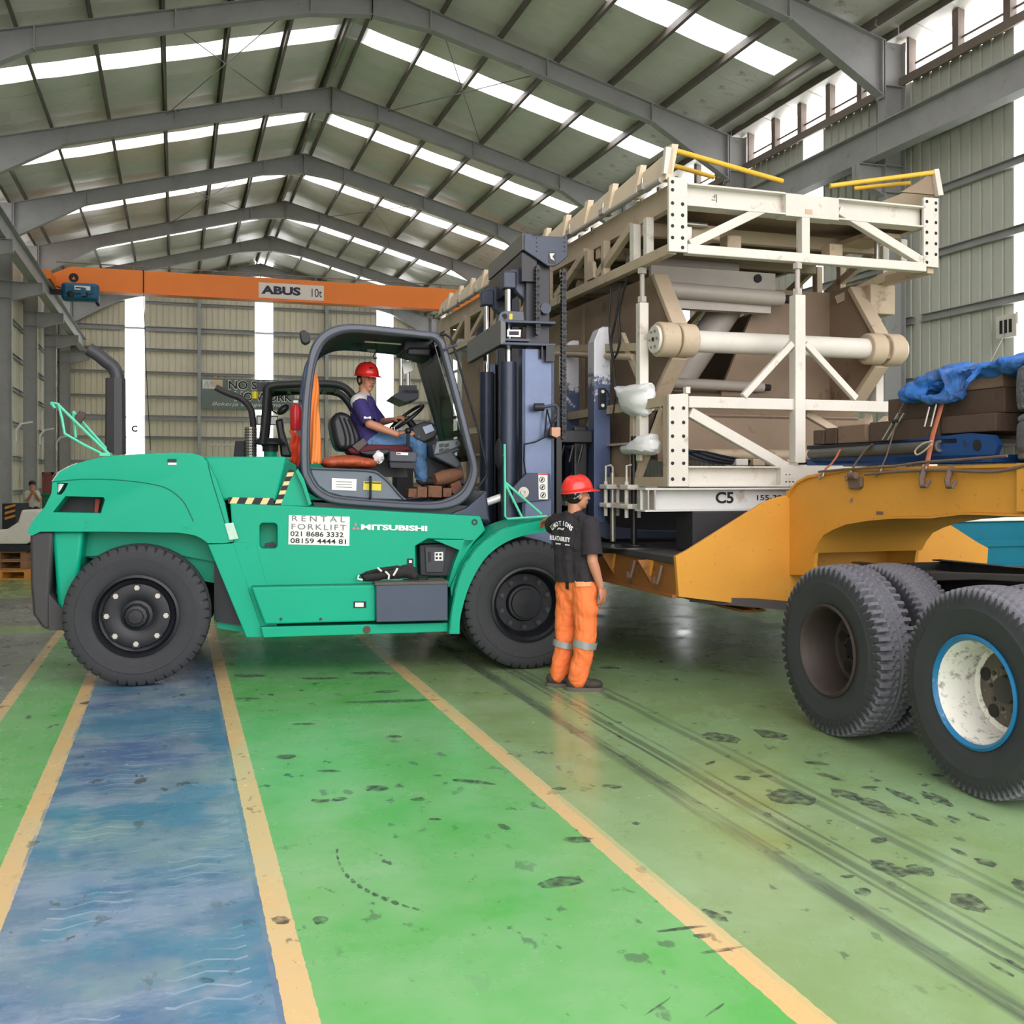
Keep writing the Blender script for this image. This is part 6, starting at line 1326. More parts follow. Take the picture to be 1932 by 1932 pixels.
# back print, laid on the cloth
dgm = shirt.data; bvh = BVHTree.FromPolygons([v.co for v in dgm.vertices], [p.vertices for p in dgm.polygons])
Lx = RW; bc = wp(1062, 1005, 7.8); PW = WHT
def on_shirt(s_, px, py, w_, h_, rot=0.0, bold=0.02):
    xd = Vector((math.cos(rot), 0, math.sin(rot))); xd = (Lx*math.cos(rot) + Vector((0, 0, 1))*math.sin(rot)); yd = (Vector((0, 0, 1))*math.cos(rot) - Lx*math.sin(rot))
    n0 = set(o.name for o in wk.children)
    text('back_print', s_, PW, wk, wp(px, py, 7.75), xd, yd, w_, h_, bold, 0.002)
    for o in wk.children:
        if o.name in n0: continue
        for v in o.data.vertices:
            d_ = v.co - Vector((0, 0, CZ)); d_.normalize(); hit = bvh.ray_cast(Vector((0, 0, CZ)), d_)
            if hit[0] is not None: v.co = hit[0] - d_*0.007
for k, ch in enumerate('EMOTIONS'):
    t = -1.05 + 2.0*k/7; on_shirt(ch, 1061 + 19*math.sin(t) - (0.5 if ch == 'I' else 2.5), 1003 - 17*math.cos(t) + 6, 0.007 if ch == 'I' else 0.022, 0.036, -t*0.62)
on_shirt('RELATABILITY', 1037.5, 1018, 0.185, 0.034, -0.07, 0.025); on_shirt('www', 1048, 1027, 0.05, 0.012, -0.05, 0.02); on_shirt('www', 1066, 1029, 0.045, 0.010, -0.05, 0.02)
on_shirt('~', 1052, 1000, 0.06, 0.02, 0, 0.02)
# ---------------------------------------------------------------- driver (forklift axes)
dr = Blob(); Y0 = 1.12
D = lambda px, py, y=Y0: fk(px, py, y)
dh = D(692, 716); DB = basis((0.46, -0.89, -0.02))
nk = D(687, 742); ch = D(683, 772); bl = D(688, 805); pv = D(702, 832)
rS, rE, rW = D(678, 762, 0.93), D(697, 800, 0.86), D(750, 820, 0.80)
lS, lE, lW = D(690, 760, 1.33), D(716, 797, 1.42), D(742, 792, 1.16)
rH, rK, rA = D(705, 834, 1.00), D(788, 826, 0.98), D(795, 898, 0.98)
lH, lK, lA = D(705, 834, 1.25), D(793, 828, 1.27), D(806, 898, 1.27)
add_head(dr, dh, DB, 0.97)
dr.limb([(nk + Vector((0, 0, 0.05)), 0.050), (nk - Vector((0, 0, 0.05)), 0.056), (ch, 0.11), (bl, 0.10), (pv, 0.11)])
dr.limb([(ch, 0.08), (rS, 0.05), (rE, 0.041), (rE.lerp(rW, 0.3), 0.041), (rW, 0.027)]); dr.limb([(ch, 0.08), (lS, 0.05), (lE, 0.040), (lW, 0.027)])
dr.limb([(pv, 0.1), (rH, 0.08), (rK, 0.055), (rA, 0.04)]); dr.limb([(pv, 0.1), (lH, 0.08), (lK, 0.055), (lA, 0.04)])
add_hand(dr, rW, D(772, 812, 0.76)-rW, Vector((0.1, -0.3, 1)), -1, 0.55, 0.98); add_hand(dr, lW, D(756, 786, 1.1)-lW, Vector((-0.3, -0.2, 1)), 1, 0.75, 0.95)
me_ = dr.make('person', SKIN, None, 0.0065, 2); me_.location = FO; me_.rotation_euler.z = TH
tag(me_, 'driver in purple shirt, jeans and red helmet sitting in the forklift cab', 'person')
drv = me_; face_parts(drv, dh, DB, 0.97)
b = Blob(); b.ball(dh + DB @ Vector((-0.028, 0, 0.008)), 0.082, 0.081, 0.085, DB); b.ball(dh + DB @ Vector((-0.02, -0.07, -0.01)), 0.03, 0.012, 0.05, DB); b.make('hair', HAIR, drv, 0.008, 2)
helmet(drv, dh + Vector((0, 0, 0.040)), DB @ Euler((0, R(3), 0)).to_matrix(), REDH, 0.97)
hp_ = dh + Vector((0, 0, 0.10)) + DB @ Vector((0.118, -0.025, 0)); MB().cbox(hp_, 0.004, 0.04, 0.012, DB).build('helmet_badge', INK, drv)
PUR_ = mat('purple_shirt', (52, 42, 104), 0.8, 0, 0.12, 6)
b = Blob(); b.limb([(nk - Vector((0, 0, 0.06)), 0.066), (ch + Vector((0, 0, 0.04)), 0.13)])
for y in (-0.08, 0.08): b.limb([(ch + Vector((0, y, 0.03)), 0.118), (bl + Vector((0, y, 0)), 0.125), (pv + Vector((-0.01, y, -0.01)), 0.128)])
b.limb([(ch + Vector((0, -0.06, 0.07)), 0.09), (rS, 0.078), (rS.lerp(rE, 0.2), 0.074)]); b.limb([(ch + Vector((0, 0.06, 0.07)), 0.09), (lS, 0.078), (lS.lerp(lE, 0.2), 0.074)])
b.limb([(nk - Vector((0, 0.02, 0.05)), 0.06), (rS, 0.07)]); b.limb([(nk - Vector((0, -0.02, 0.05)), 0.06), (lS, 0.07)])
dsh = b.make('shirt', PUR_, drv, 0.009, 4, 0.03, 7.0, True)
for s_, e_ in ((rS, rE), (lS, lE)):
    b = Blob(); b.limb([(s_, 0.076), (s_.lerp(e_, 0.5), 0.072), (s_.lerp(e_, 1.15), 0.073)]); slv = b.make('sleeve', PUR_, drv, 0.010, 4, 0.012, 9.0); trim(slv, s_.lerp(e_, 0.93), e_-s_)
b = Blob(); b.limb([(nk + Vector((-0.01, -0.03, -0.055)), 0.076), (rS + Vector((-0.005, 0.012, 0.016)), 0.080)]); b.limb([(nk + Vector((-0.01, 0.03, -0.055)), 0.074), (lS + Vector((-0.005, -0.02, 0.014)), 0.080)])
b.make('shirt_yoke', mat('grey_yoke', (206, 202, 196), 0.8), drv, 0.010, 3)
cl = nk + Vector((0.0, 0, -0.02)); MB().lathe([(0.062, -0.03), (0.066, 0.0), (0.062, 0.02), (0.056, 0.0)], cl, (0.15, -0.05, 1), 20, True).build('collar', mat('navy_collar', (34, 32, 62), 0.8), drv, 60)
lg_ = rS.lerp(rE, 0.72) + Vector((0.0, -0.076, 0)); 
for dx in (-0.022, 0, 0.022): MB().cbox(lg_ + Vector((dx, 0, abs(dx)*0.1)), 0.022, 0.006, 0.012 if dx == 0 else 0.022).build('sleeve_badge', WHT, drv, 0, 0.003)
JEAN = mat('blue_jeans', (92, 132, 176), 0.8, 0, 0.25, 6, (54, 84, 130), 0.25, 7)
b = Blob(); 
for y in (-0.07, 0.07): b.ball(pv + Vector((0, y, -0.02)), 0.12, 0.11, 0.11)
b.limb([(rH, 0.105), (rK, 0.088), (rK.lerp(rA, 0.5), 0.075), (rA + Vector((0, 0, 0.01)), 0.078)]); b.limb([(lH, 0.105), (lK, 0.088), (lK.lerp(lA, 0.5), 0.075), (lA + Vector((0, 0, 0.01)), 0.078)])
b.make('jeans', JEAN, drv, 0.009, 4, 0.045, 7.0, True)
for a_ in (rA, lA):
    b = Blob(); g = a_ - Vector((0, 0, 0.04)); b.ball(g + Vector((0.02, 0, 0)), 0.075, 0.047, 0.05); b.ball(g + Vector((0.11, 0, -0.012)), 0.085, 0.048, 0.038); b.make('shoe', SHOE, drv, 0.009, 3)
# ---------------------------------------------------------------- man sitting far back on the left
YB = 27.0; q = lambda px, py, dy=0: wp(px, py, YB+dy)
bh = q(61, 916); BB = basis((0.5, -0.85, -0.15)); b = Blob(); add_head(b, bh, BB, 1.0)
bn, bchest, bpel = q(60, 927), q(59, 938), q(60, 960)
sR_, eR_, wR_ = q(52, 931), q(52, 945, -0.15), q(60, 930, -0.25); sL_, eL_, wL_ = q(69, 931), q(74, 944, -0.1), q(68, 934, -0.28)
b.limb([(bn + Vector((0, 0, 0.06)), 0.052), (bn, 0.056), (bchest, 0.12), (bpel, 0.13)]); b.limb([(bchest, 0.08), (sR_, 0.05), (eR_, 0.042), (wR_, 0.03)]); b.limb([(bchest, 0.08), (sL_, 0.05), (eL_, 0.042), (wL_, 0.03)])
add_hand(b, wR_, Vector((0.2, -0.1, 0.9)), Vector((0, -1, 0)), 1, 0.5); add_hand(b, wL_, Vector((-0.4, -0.1, 0.8)), Vector((0, -1, 0)), -1, 0.5)
kR_, aR_ = q(56, 962, -0.45), q(56, 995, -0.5); kL_, aL_ = q(70, 962, -0.45), q(70, 995, -0.5)
for k_, a_, hh in ((kR_, aR_, -0.1), (kL_, aL_, 0.1)): b.limb([(bpel + Vector((hh, 0, 0)), 0.09), (k_, 0.06), (a_, 0.04)])
bm = b.make('person', SKIN, None, 0.012, 2); tag(bm, 'dark-haired man sitting far back on the left with his hands at his face', 'person')
b = Blob(); b.ball(bh + BB @ Vector((-0.022, 0, 0.048)), 0.102, 0.092, 0.085, BB); b.make('hair', HAIR, bm, 0.012, 2)
b = Blob(); b.limb([(bn - Vector((0, 0, 0.06)), 0.08), (bchest, 0.155), (bpel, 0.16)]); b.limb([(bchest + Vector((0, 0, 0.05)), 0.11), (sR_, 0.085), (sR_.lerp(eR_, 0.6), 0.08)]); b.limb([(bchest + Vector((0, 0, 0.05)), 0.11), (sL_, 0.085), (sL_.lerp(eL_, 0.6), 0.08)])
b.make('shirt', mat('pale_grey_shirt', (196, 194, 186), 0.8), bm, 0.014, 3)
b = Blob(); b.ball(bpel - Vector((0, 0, 0.08)), 0.19, 0.17, 0.12)
for k_, a_, hh in ((kR_, aR_, -0.1), (kL_, aL_, 0.1)): b.limb([(bpel + Vector((hh, 0, -0.05)), 0.11), (k_, 0.085), (a_ + Vector((0, 0, 0.03)), 0.07)])
b.make('trousers', mat('black_trousers', (34, 32, 36), 0.8), bm, 0.014, 3)
for a_ in (aR_, aL_):
    b = Blob(); b.ball(Vector((a_.x, a_.y-0.06, a_.z-0.02)), 0.05, 0.12, 0.05); b.make('shoe', SHOE, bm, 0.014, 2)
# ================================================================ OVERHEAD CRANE
CRO = mat('crane_orange', (250, 134, 48), 0.45, 0, 0.06, 1.5); UC = 38.6
cr = thing('overhead_crane', 'orange overhead crane girder spanning the hall', 'crane', rz=A)
MB().prism([(-4.1, UC-0.22, 8.30), (-3.55, UC-0.22, 8.14), (11.9, UC-0.22, 8.14), (12.15, UC-0.22, 8.30), (12.15, UC-0.22, 8.62), (11.6, UC-0.22, 8.93), (-3.4, UC-0.22, 8.93), (-4.1, UC-0.22, 8.60)], (0, 0.44, 0)).build('girder', CRO, cr, 0, 0.01)
MB().box(-3.4, 11.9, UC-0.28, UC+0.28, 8.11, 8.14).build('girder_flange', CRO, cr)
p = hu(271, 540, UC); MB().box(p.x-0.02, p.x+0.02, UC-0.235, UC+0.23, 8.10, 8.95).build('splice', BLK, cr)
for v in (-4.05, 12.05):
    MB().box(v-0.15, v+0.15, UC-1.6, UC+1.6, 8.22, 8.52).build('end_carriage', CRO if v < 0 else CRO, cr, 0, 0.01)
    for du in (-1.35, 1.35): MB().cyl((v-0.05, UC+du, 8.24), (v+0.05, UC+du, 8.24), 0.1, 16).build('wheel', GREAS, cr, 40)
MB().cyl((-3.9, UC+0.1, 9.12), (12.0, UC+0.1, 9.12), 0.02, 8).build('walk_rail', rodm, cr)
for i in range(10): MB().cyl((-3.0+1.6*i, UC+0.1, 8.93), (-3.0+1.6*i, UC+0.1, 9.14), 0.018, 6).build('rail_post', rodm, cr)
a, b, c_, d_ = hu(488, 533, UC-0.23), hu(611, 539, UC-0.23), hu(488, 562, UC-0.23), hu(611, 567, UC-0.23)
sg = MB().box(a.x, b.x, UC-0.232, UC-0.222, (c_.z+d_.z)/2, (a.z+b.z)/2).build('capacity_sign', mat('crane_sign', (236, 224, 214), 0.5, 0, 0), cr)
zt = (a.z+b.z)/2; zb_ = (c_.z+d_.z)/2; hh = zt-zb_; ww = b.x-a.x
text('sign_letter', 'ABUS', mat('navy_print', (40, 40, 66), 0.5, 0, 0), sg, (a.x+0.04*ww, UC-0.233, zb_+0.25*hh), (1,0,0), (0,0,1), 0.60*ww, 0.56*hh, 0.05, 0.004); text('sign_letter', '10t', INK, sg, (a.x+0.81*ww, UC-0.233, zb_+0.22*hh), (1,0,0), (0,0,1), 0.16*ww, 0.56*hh, 0.0, 0.004)
MB().lathe([(0.16, 0), (0.16, 0.01), (0.0, 0.01)], hu(139, 524, UC-0.222), (0, -1, 0), 16).build('emblem', INK, cr); MB().prism([hu(x, y, UC-0.236) for x, y in ((139,521.5),(142.5,527),(135.5,527))], (0, 0.004, 0)).build('emblem_mark', CRO, cr)
MB().tube([H(0,0,0)*0 + Vector(q) for q in [hu(271, 557, UC-0.3), hu(276, 700, UC-0.3), hu(284, 850, UC-0.3)]], 0.015, 6).build('pendant_cable', GREAS, cr)
ho = thing('crane_hoist', 'blue electric hoist hanging from the orange crane girder', 'hoist', rz=A)
HB_ = mat('hoist_blue', (0, 92, 124), 0.4, 0, 0.1, 3)
a, b = hu(117, 534, UC-0.5), hu(188, 571, UC-0.5)
MB().box(a.x, b.x, UC-0.8, UC-0.3, b.z, a.z).build('body', HB_, ho, 40, 0.12, 4)
MB().box(a.x+0.1, b.x-0.2, UC-0.84, UC-0.78, a.z-0.40, a.z-0.06).build('cover', HB_, ho, 0, 0.03); 
for k in (0.25, 0.62): MB().lathe([(0.11, 0), (0.11, 0.05), (0.06, 0.07), (0, 0.07)], (a.x+k*(b.x-a.x), UC-0.80, b.z+0.20), (0, -1, 0), 16).build('drum_end', BLK, ho, 40)
MB().box(a.x+0.62, a.x+0.78, UC-0.9, UC-0.8, b.z+0.14, b.z+0.42).build('bracket', HB_, ho)
MB().box(a.x+0.42, a.x+0.92, UC-0.846, UC-0.84, a.z-0.26, a.z-0.12).build('name_plate', WHT, ho); MB().box(a.x+0.45, a.x+0.72, UC-0.849, UC-0.846, a.z-0.21, a.z-0.17).build('plate_print', INK, ho)
MB().box(a.x-0.35, a.x, UC-0.7, UC-0.4, b.z+0.2, b.z+0.36).build('trolley_arm', BLK, ho); MB().cyl((b.x-0.1, UC-0.5, b.z), (b.x-0.02, UC-0.5, b.z-0.12), 0.05, 10).build('rope_guide', BLK, ho); MB().box(a.x+0.3, a.x+0.9, UC-0.42, UC-0.26, b.z+0.2, 8.11).build('trolley', BLK, ho)
# ================================================================ SIGNS ON THE FAR WALL
SG = mat('banner_grey_green', (112, 124, 120), 0.6, 0, 0.06, 2); UW = 51.70
a, b = hu(380, 713, UW), hu(556, 771, UW); b.z = hu(380, 771, UW).z
bn_ = MB().box(a.x, b.x, UW, UW+0.05, b.z, a.z).build('safety_banner', SG, None); bn_.rotation_euler.z = A; tag(bn_, 'grey safety banner reading NO SAFETY NO WORK on the far wall', 'banner')
def btext(s_, px, py, wpx, hpx, m_, bold, shear=0, uo=0.004):
    p = hu(px, py, UW-uo); text('banner_letter', s_, m_, bn_, p, (1,0,0), (0,0,1), hu(px+wpx, py, UW).x-hu(px, py, UW).x, hu(px, py-hpx, UW).z-hu(px, py, UW).z, bold, 0.004, shear)
WL = mat('white_banner_ink', (232, 232, 228), 0.6, 0, 0)
btext('NO SAFETY', 430.3, 735.5, 122, 19, WL, 0.055); btext('NO SAFETY', 431.5, 734, 119.5, 16, INK, 0.02, 0, 0.010)
btext('NO WORK', 442.3, 757, 110, 19, WL, 0.055); btext('NO WORK', 443.5, 755.5, 107.5, 16, INK, 0.02, 0, 0.010)
btext('Bekerja dengan aman', 400, 767, 138, 9, WL, 0.0, 0.3)
lp = MB(); p0, p1 = hu(382, 716, UW), hu(420, 734, UW); lp.box(p0.x, p1.x, UW-0.01, UW, p1.z, p0.z); lp.build('logo_panel', WL, bn_)
p0, p1 = hu(398, 717, UW), hu(420, 731, UW); MB().box(p0.x, p1.x, UW-0.014, UW-0.01, p1.z, p0.z).build('logo_block', mat('logo_tan', (220, 196, 168), 0.6, 0, 0), bn_)
for a_, b_ in (((385,731),(390,719)), ((390,719),(393,731)), ((393,731),(398,719)), ((397,719),(401,724))): MB().beam(hu(*a_, UW-0.016), hu(*b_, UW-0.016), 0.006, 0.05, (0,1,0)).build('logo_stroke', INK, bn_)
mat('white_sign', (244, 246, 246), 0.5, 0, 0); p0, p1 = hu(237, 783, UW), hu(273, 836, UW); o = MB().box(p0.x, p1.x, UW-0.02, UW, p1.z, p0.z).build('bay_sign', SKYL, None); o.rotation_euler.z = A; tag(o, 'white sign with a dark letter C below the left light strip', 'sign')
p = hu(248, 815, UW-0.03); text('sign_letter', 'C', mat('dark_grey_ink', (70, 72, 76), 0.5, 0, 0), o, p, (1,0,0), (0,0,1), 0.27, 0.31, 0.05)
p0, p1 = hu(483, 783, UW), hu(526, 803, UW); o = MB().box(p0.x, p1.x, UW-0.02, UW, p1.z, p0.z).build('notice_board', MATS['white_sign'], None); o.rotation_euler.z = A; tag(o, 'white notice board with a black border low on the far wall', 'sign')
MB().ring_prism([(p0.x+.03, UW-0.024, p0.z-.03), (p1.x-.03, UW-0.024, p0.z-.03), (p1.x-.03, UW-0.024, p1.z+.03), (p0.x+.03, UW-0.024, p1.z+.03)], [(p0.x+.07, UW-0.024, p0.z-.07), (p1.x-.07, UW-0.024, p0.z-.07), (p1.x-.07, UW-0.024, p1.z+.07), (p0.x+.07, UW-0.024, p1.z+.07)], (0, 0.004, 0)).build('border', INK, o)
p = hu(1887, 0, 14) if False else hv(1903, 614, 13.05)
lv = thing('louvre_box', 'small white slotted box hanging on the right wall', 'vent', H(p.x, p.y, p.z), A)
MB().box(-0.06, 0.02, -0.22, 0.22, -0.20, 0.17).build('case', WP, lv, 0, 0.01)
for k in range(3): MB().box(-0.066, -0.06, -0.13+0.1*k, -0.07+0.1*k, -0.13, 0.09).build('slot', INK, lv)
MB().box(-0.05, 0.05, -0.2, -0.24, 0.0, 0.19).build('lug', WP, lv); MB().cyl((-0.03, 0.1, -0.2), (-0.03, 0.5, -0.75), 0.008, 6).build('cable', WP, lv)
sh = thing('wall_shelf', 'small white shelf standing before the far wall', 'shelf', rz=A)
p0, p1 = hu(396, 837, 50.5), hu(446, 841, 50.5); MB().box(p0.x, p1.x, 50.3, 50.7, p0.z-0.1, p0.z).build('top', WP, sh)
for x in (p0.x+0.2, p1.x-0.2): MB().box(x-0.03, x+0.03, 50.47, 50.53, 0, p0.z-0.1).build('leg', WP, sh)
# bent white pipes leaning on the left columns
for k, (px, py, u) in enumerate(((28, 812, 33.5), (74, 822, 39.5), (106, 834, 45.5))):
    t = thing('bent_pipe_rack', 'bundle of bent white pipes on the %s column of the left wall' % ['nearest', 'middle', 'farthest'][k], 'pipe', rz=A, group='bent white pipes on the left columns')
    for i in range(4):
        p = hv(px, py, -4.6 + 0.06*i); MB().tube([p + Vector((0, 0.08*i, -0.3)), p + Vector((0, 0.08*i, 0.0)), p + Vector((0.15, 0.08*i, 0.2)), p + Vector((0.45, 0.08*i, 0.26))], 0.025, 6).build('pipe', WHT, t, 50)
# ================================================================ SECOND FORKLIFT behind
T2 = R(12); O2 = Vector(((560-CX)/F*14.0, 14.0, 0)); c2, s2 = math.cos(T2), math.sin(T2)
def k2(px, py, y=0.0):
    dx, dz = (px-CX)/F, (HY-py)/F; x = (O2.x - y*s2 - (O2.y + y*c2)*dx)/(s2*dx - c2); return Vector((x, y, CZ+(O2.y + x*s2 + y*c2)*dz))
f2 = thing('forklift', 'smaller dark-framed forklift parked behind the large green forklift', 'forklift', O2, T2)
def p2(name, pts, y, t, m_, bev=0.0): return MB().prism([k2(a, b, y) for a, b in pts], (0, t, 0)).build(name, m_, f2, 0, bev)
FR2 = mat('guard_black', (36, 37, 40), 0.5, 0, 0.15, 4)
zt2 = k2(520, 862).z
MB().box(k2(440, 900).x, k2(640, 900).x, 0.0, 1.5, 0.45, zt2-0.02).build('body', GRN, f2, 0, 0.06); MB().box(k2(640, 900).x, k2(745, 900).x, 0.0, 1.5, 0.45, 1.35).build('front_body', GRN, f2, 0, 0.04)
for x in (k2(470, 900).x, k2(720, 900).x):
    for y in (0.16, 1.34): inst('tyre', TY_FORK, f2, (x, y, 0.5), (0, 0, 0), (0.89, 0.85, 0.89))
for y in (0.12, 1.35):
    MB().tube([k2(q.x, q.y, 0.12) + Vector((0, y-0.12, 0)) for q in spline([(495,838,0),(500,790,0),(503,745,0),(506,731,0),(530,726,0),(600,724,0),(640,727,0),(662,742,0),(680,775,0),(692,830,0),(698,880,0)], 5)], 0.055, 10).build('guard_post', FR2, f2, 50)
for px in (510, 545, 580, 615, 640): a = k2(px, 727, 0.12); MB().beam(a, a + Vector((0, 1.23, 0)), 0.06, 0.05).build('guard_bar', FR2, f2)
a, b = k2(500, 724, 0.12), k2(640, 735, 0.12); MB().box(a.x, b.x, 0.1, 1.36, a.z-0.01, a.z+0.02).build('guard_roof', FR2, f2)
MB().cyl(k2(481, 752, 0.3), k2(481, 739, 0.3), 0.045, 14).build('beacon', mat('beacon_yellow', (232, 214, 30), 0.3, 0, 0), f2, 40); MB().beam(k2(484, 730, 0.3), k2(500, 730, 0.3), 0.05, 0.12).build('beacon_arm', FR2, f2)
MB().tube([k2(q.x, q.y, 0.55) for q in spline([(478,808,0),(477,790,0),(472,770,0),(455,752,0),(430,742,0),(407,731,0)], 5)], 0.045, 12).build('exhaust_pipe', MATS['muffler_black'], f2, 50)
ms = MB().cyl(k2(473, 862, 0.55), k2(473, 806, 0.55), 0.082, 20).build('muffler_guard', STUD, f2, 40)
hm_ = MB().cbox((0, 0, 0), 0.014, 0.012, 0.018).mesh('guard_hole'); hm_.materials.append(INK); a, b = k2(473, 860, 0.55), k2(473, 808, 0.55)
for i in range(10):
    for j in range(9):
        t = math.pi*(1.08 + 0.84*j/8); z = a.z + (b.z-a.z)*(i+0.5)/10; inst('guard_hole', hm_, ms, (a.x+0.081*math.cos(t), 0.55+0.081*math.sin(t), z))
p2('hood_box', [(444,832),(461,832),(461,864),(440,864)], 0.5, 0.3, CABD, 0.01)
c_ = k2(510, 862, 0.5); MB().cyl(c_, k2(510, 851, 0.5), 0.09, 20).build('precleaner_base', GRN, f2, 40)
a = k2(510, 852, 0.5); MB().lathe([(0.11, 0), (0.11, 0.09), (0.22, 0.10), (0.22, 0.13), (0.17, 0.18), (0.0, 0.19)], a, (0, 0, 1), 28).build('precleaner', CABD, f2, 40)
MB().ball(k2(534, 773, 0.35), 0.10, 0.05, 0.055, Euler((0, R(-40), 0)).to_matrix()).build('rear_mirror', BLK, f2, 60); MB().tube([k2(512, 756, 0.3), k2(514, 775, 0.3), k2(522, 780, 0.35)], 0.012, 6).build('mirror_arm', BLK, f2)
p2('seat_back', [(519,792),(534,789),(536,810),(545,840),(552,862),(530,862),(524,820)], 0.6, 0.45, SEATM, 0.03)
for px, m_ in ((757, CHROME), (770, CHROME)): MB().cyl(k2(px, 730, 0.6), k2(px, 645, 0.6), 0.03, 12).build('cylinder_rod', m_, f2, 40)
for y in (0.35, 1.05): MB().box(k2(755, 800).x, k2(785, 800).x, y, y+0.12, 0.3, 2.25).build('mast_rail', CABD, f2)
p2('mast_clamp', [(738,748),(760,735),(790,735),(790,752),(765,760)], 0.3, 0.9, PLAST, 0.01); p2('mast_lug', [(753,727),(786,727),(788,742),(753,742)], 0.3, 0.05, PLAST)
MB().box(k2(790, 800).x, k2(800, 800).x, 0.2, 1.3, 0.3, 1.3).build('carriage', CABD, f2)
for y in (0.4, 1.0): MB().box(k2(800, 800).x, k2(800, 800).x+1.1, y, y+0.13, 0.08, 0.13).build('fork', CABD, f2)
# ================================================================ THINGS IN AND ON THE GREEN FORKLIFT
def fobj(m, name, mt, lab, cat, group=None, smooth=0, bevel=0):
    o = m.build(name, mt, None, smooth, bevel); o.location = FO; o.rotation_euler.z = TH; return tag(o, lab, cat, group)
HV = mat('hi_vis_orange_cloth', (255, 146, 74), 0.7, 0, 0.12, 5)
m = MB(); nu, nv = 22, 26
prof = [(584,706,597,704),(583,730,602,722),(582,755,603,745),(583,775,601,770),(583,800,602,795),(583,830,605,825),(583,855,606,850),(583,876,608,874)]
def jk(i, j):
    t = j/(nv-1)*(len(prof)-1); k = min(int(t), len(prof)-2); f = t-k; a = [prof[k][q]*(1-f)+prof[k+1][q]*f for q in range(4)]
    s_ = i/(nu-1); y = 0.56 + 0.05*math.sin(s_*math.pi) + 0.018*math.sin(s_*14 + t*1.3); x_ = a[0]-6+(a[2]-a[0]+6)*s_; return fk(x_, a[1]*(1-s_)+a[3]*s_, 0.66 - (y-0.5))
m.grid(jk, nu, nv); o = fobj(m, 'hi_vis_jacket', HV, 'bright orange work jacket hanging behind the rear cab pillar', 'jacket', None, 60); sd_ = o.modifiers.new('s', 'SOLIDIFY'); sd_.thickness = 0.02
m = MB(); m.grid(lambda i, j: fk(548+18*i/9 + 2*math.sin(j*0.9), (820+60*j/11)-(8-i)*1.2, 0.80+0.02*math.sin(i*1.7+j*0.4)), 10, 12); o = fobj(m, 'jacket_sleeve', mat('red_orange_cloth', (224, 84, 52), 0.75, 0, 0.15, 6), 'red-orange cloth hanging below the fire extinguisher', 'cloth', None, 60); sd_ = o.modifiers.new('s', 'SOLIDIFY'); sd_.thickness = 0.015
fe = thing('fire_extinguisher', 'red fire extinguisher strapped behind the cab of the green forklift', 'fire extinguisher', FO, TH)
MB().lathe([(0.0, 0), (0.045, 0), (0.05, 0.01), (0.05, 0.19), (0.04, 0.225), (0.016, 0.235), (0.016, 0.25), (0, 0.25)], fk(558, 812, 0.90), (0, 0, 1), 20).build('cylinder', mat('extinguisher_red', (200, 28, 40), 0.3, 0, 0.05), fe, 40)
a = fk(558, 758, 0.90); MB().cbox(a, 0.05, 0.03, 0.03).build('valve', STUD, fe, 0, 0.005); MB().tube([a + Vector((0.02, 0, 0)), a + Vector((0.06, 0, 0.02)), a + Vector((0.06, 0, -0.08))], 0.008, 6).build('hose', BLK, fe, 40)
b = Blob(); b.ball(fk(655, 872, 0.70), 0.21, 0.17, 0.062); b.ball(fk(625, 873, 0.70), 0.10, 0.15, 0.055); b.ball(fk(690, 874, 0.70), 0.10, 0.15, 0.052)
o = b.make('seat_cushion_bag', mat('tan_leather', (176, 84, 52), 0.45, 0, 0.15, 6), None, 0.01, 4, 0.02, 8); o.location = FO; o.rotation_euler.z = TH; tag(o, 'tan leather cushion lying beside the driver seat', 'cushion')
rr = random.Random(5)
m = MB(); c_ = fk(714, 862, 0.66); m.ball(c_, 0.05, 0.04, 0.05, None, 10, 8); m.v = [tuple(Vector(v) + Vector((rr.uniform(-.014, .014), rr.uniform(-.014, .014), rr.uniform(-.014, .014)))) for v in m.v]; fobj(m, 'plastic_bag', PLAS, 'small crumpled clear plastic bag between the cushion and the arm box', 'plastic bag', None, 20)
WOOD = mat('cab_wood', (120, 82, 60), 0.8, 0, 0.3, 8, (70, 48, 40), 0.25, 10, 0.3, 30)
for pts, y0, lab in ((((771,922),(787,922),(787,939),(770,938)), 0.58, 'leftmost small timber block on the cab floor'), (((788,918),(806,919),(806,939),(787,938)), 0.56, 'second timber block from the left on the cab floor'), (((808,916),(834,917),(834,939),(808,938)), 0.55, 'large square timber block in the middle of the cab floor'), (((836,921),(853,921),(852,938),(836,938)), 0.57, 'small timber block right of the large square one'), (((850,914),(868,906),(873,922),(858,934),(853,930)), 0.62, 'tilted timber block at the right end of the cab floor')):
    fobj(MB().prism([fk(a, b, y0) for a, b in pts], (0, 0.3, 0)), 'timber_block', WOOD, lab, 'timber', 'timber blocks on the cab floor', 0, 0.006)
m = MB(); a, b = fk(820, 905, 0.66), fk(869, 894, 0.72); m.tube([a, a.lerp(b, 0.3), a.lerp(b, 0.7), b], [0.055, 0.07, 0.068, 0.05], 9); fobj(m, 'timber_log', WOOD, 'rough brown log lying on top of the timber blocks in the cab', 'timber', 'timber blocks on the cab floor', 40, 0)
hn = thing('safety_harness', 'black safety harness with pale buckles dropped on the step of the green forklift', 'harness', FO, TH)
WEB = mat('black_webbing', (38, 36, 36), 0.8, 0, 0.3, 10)
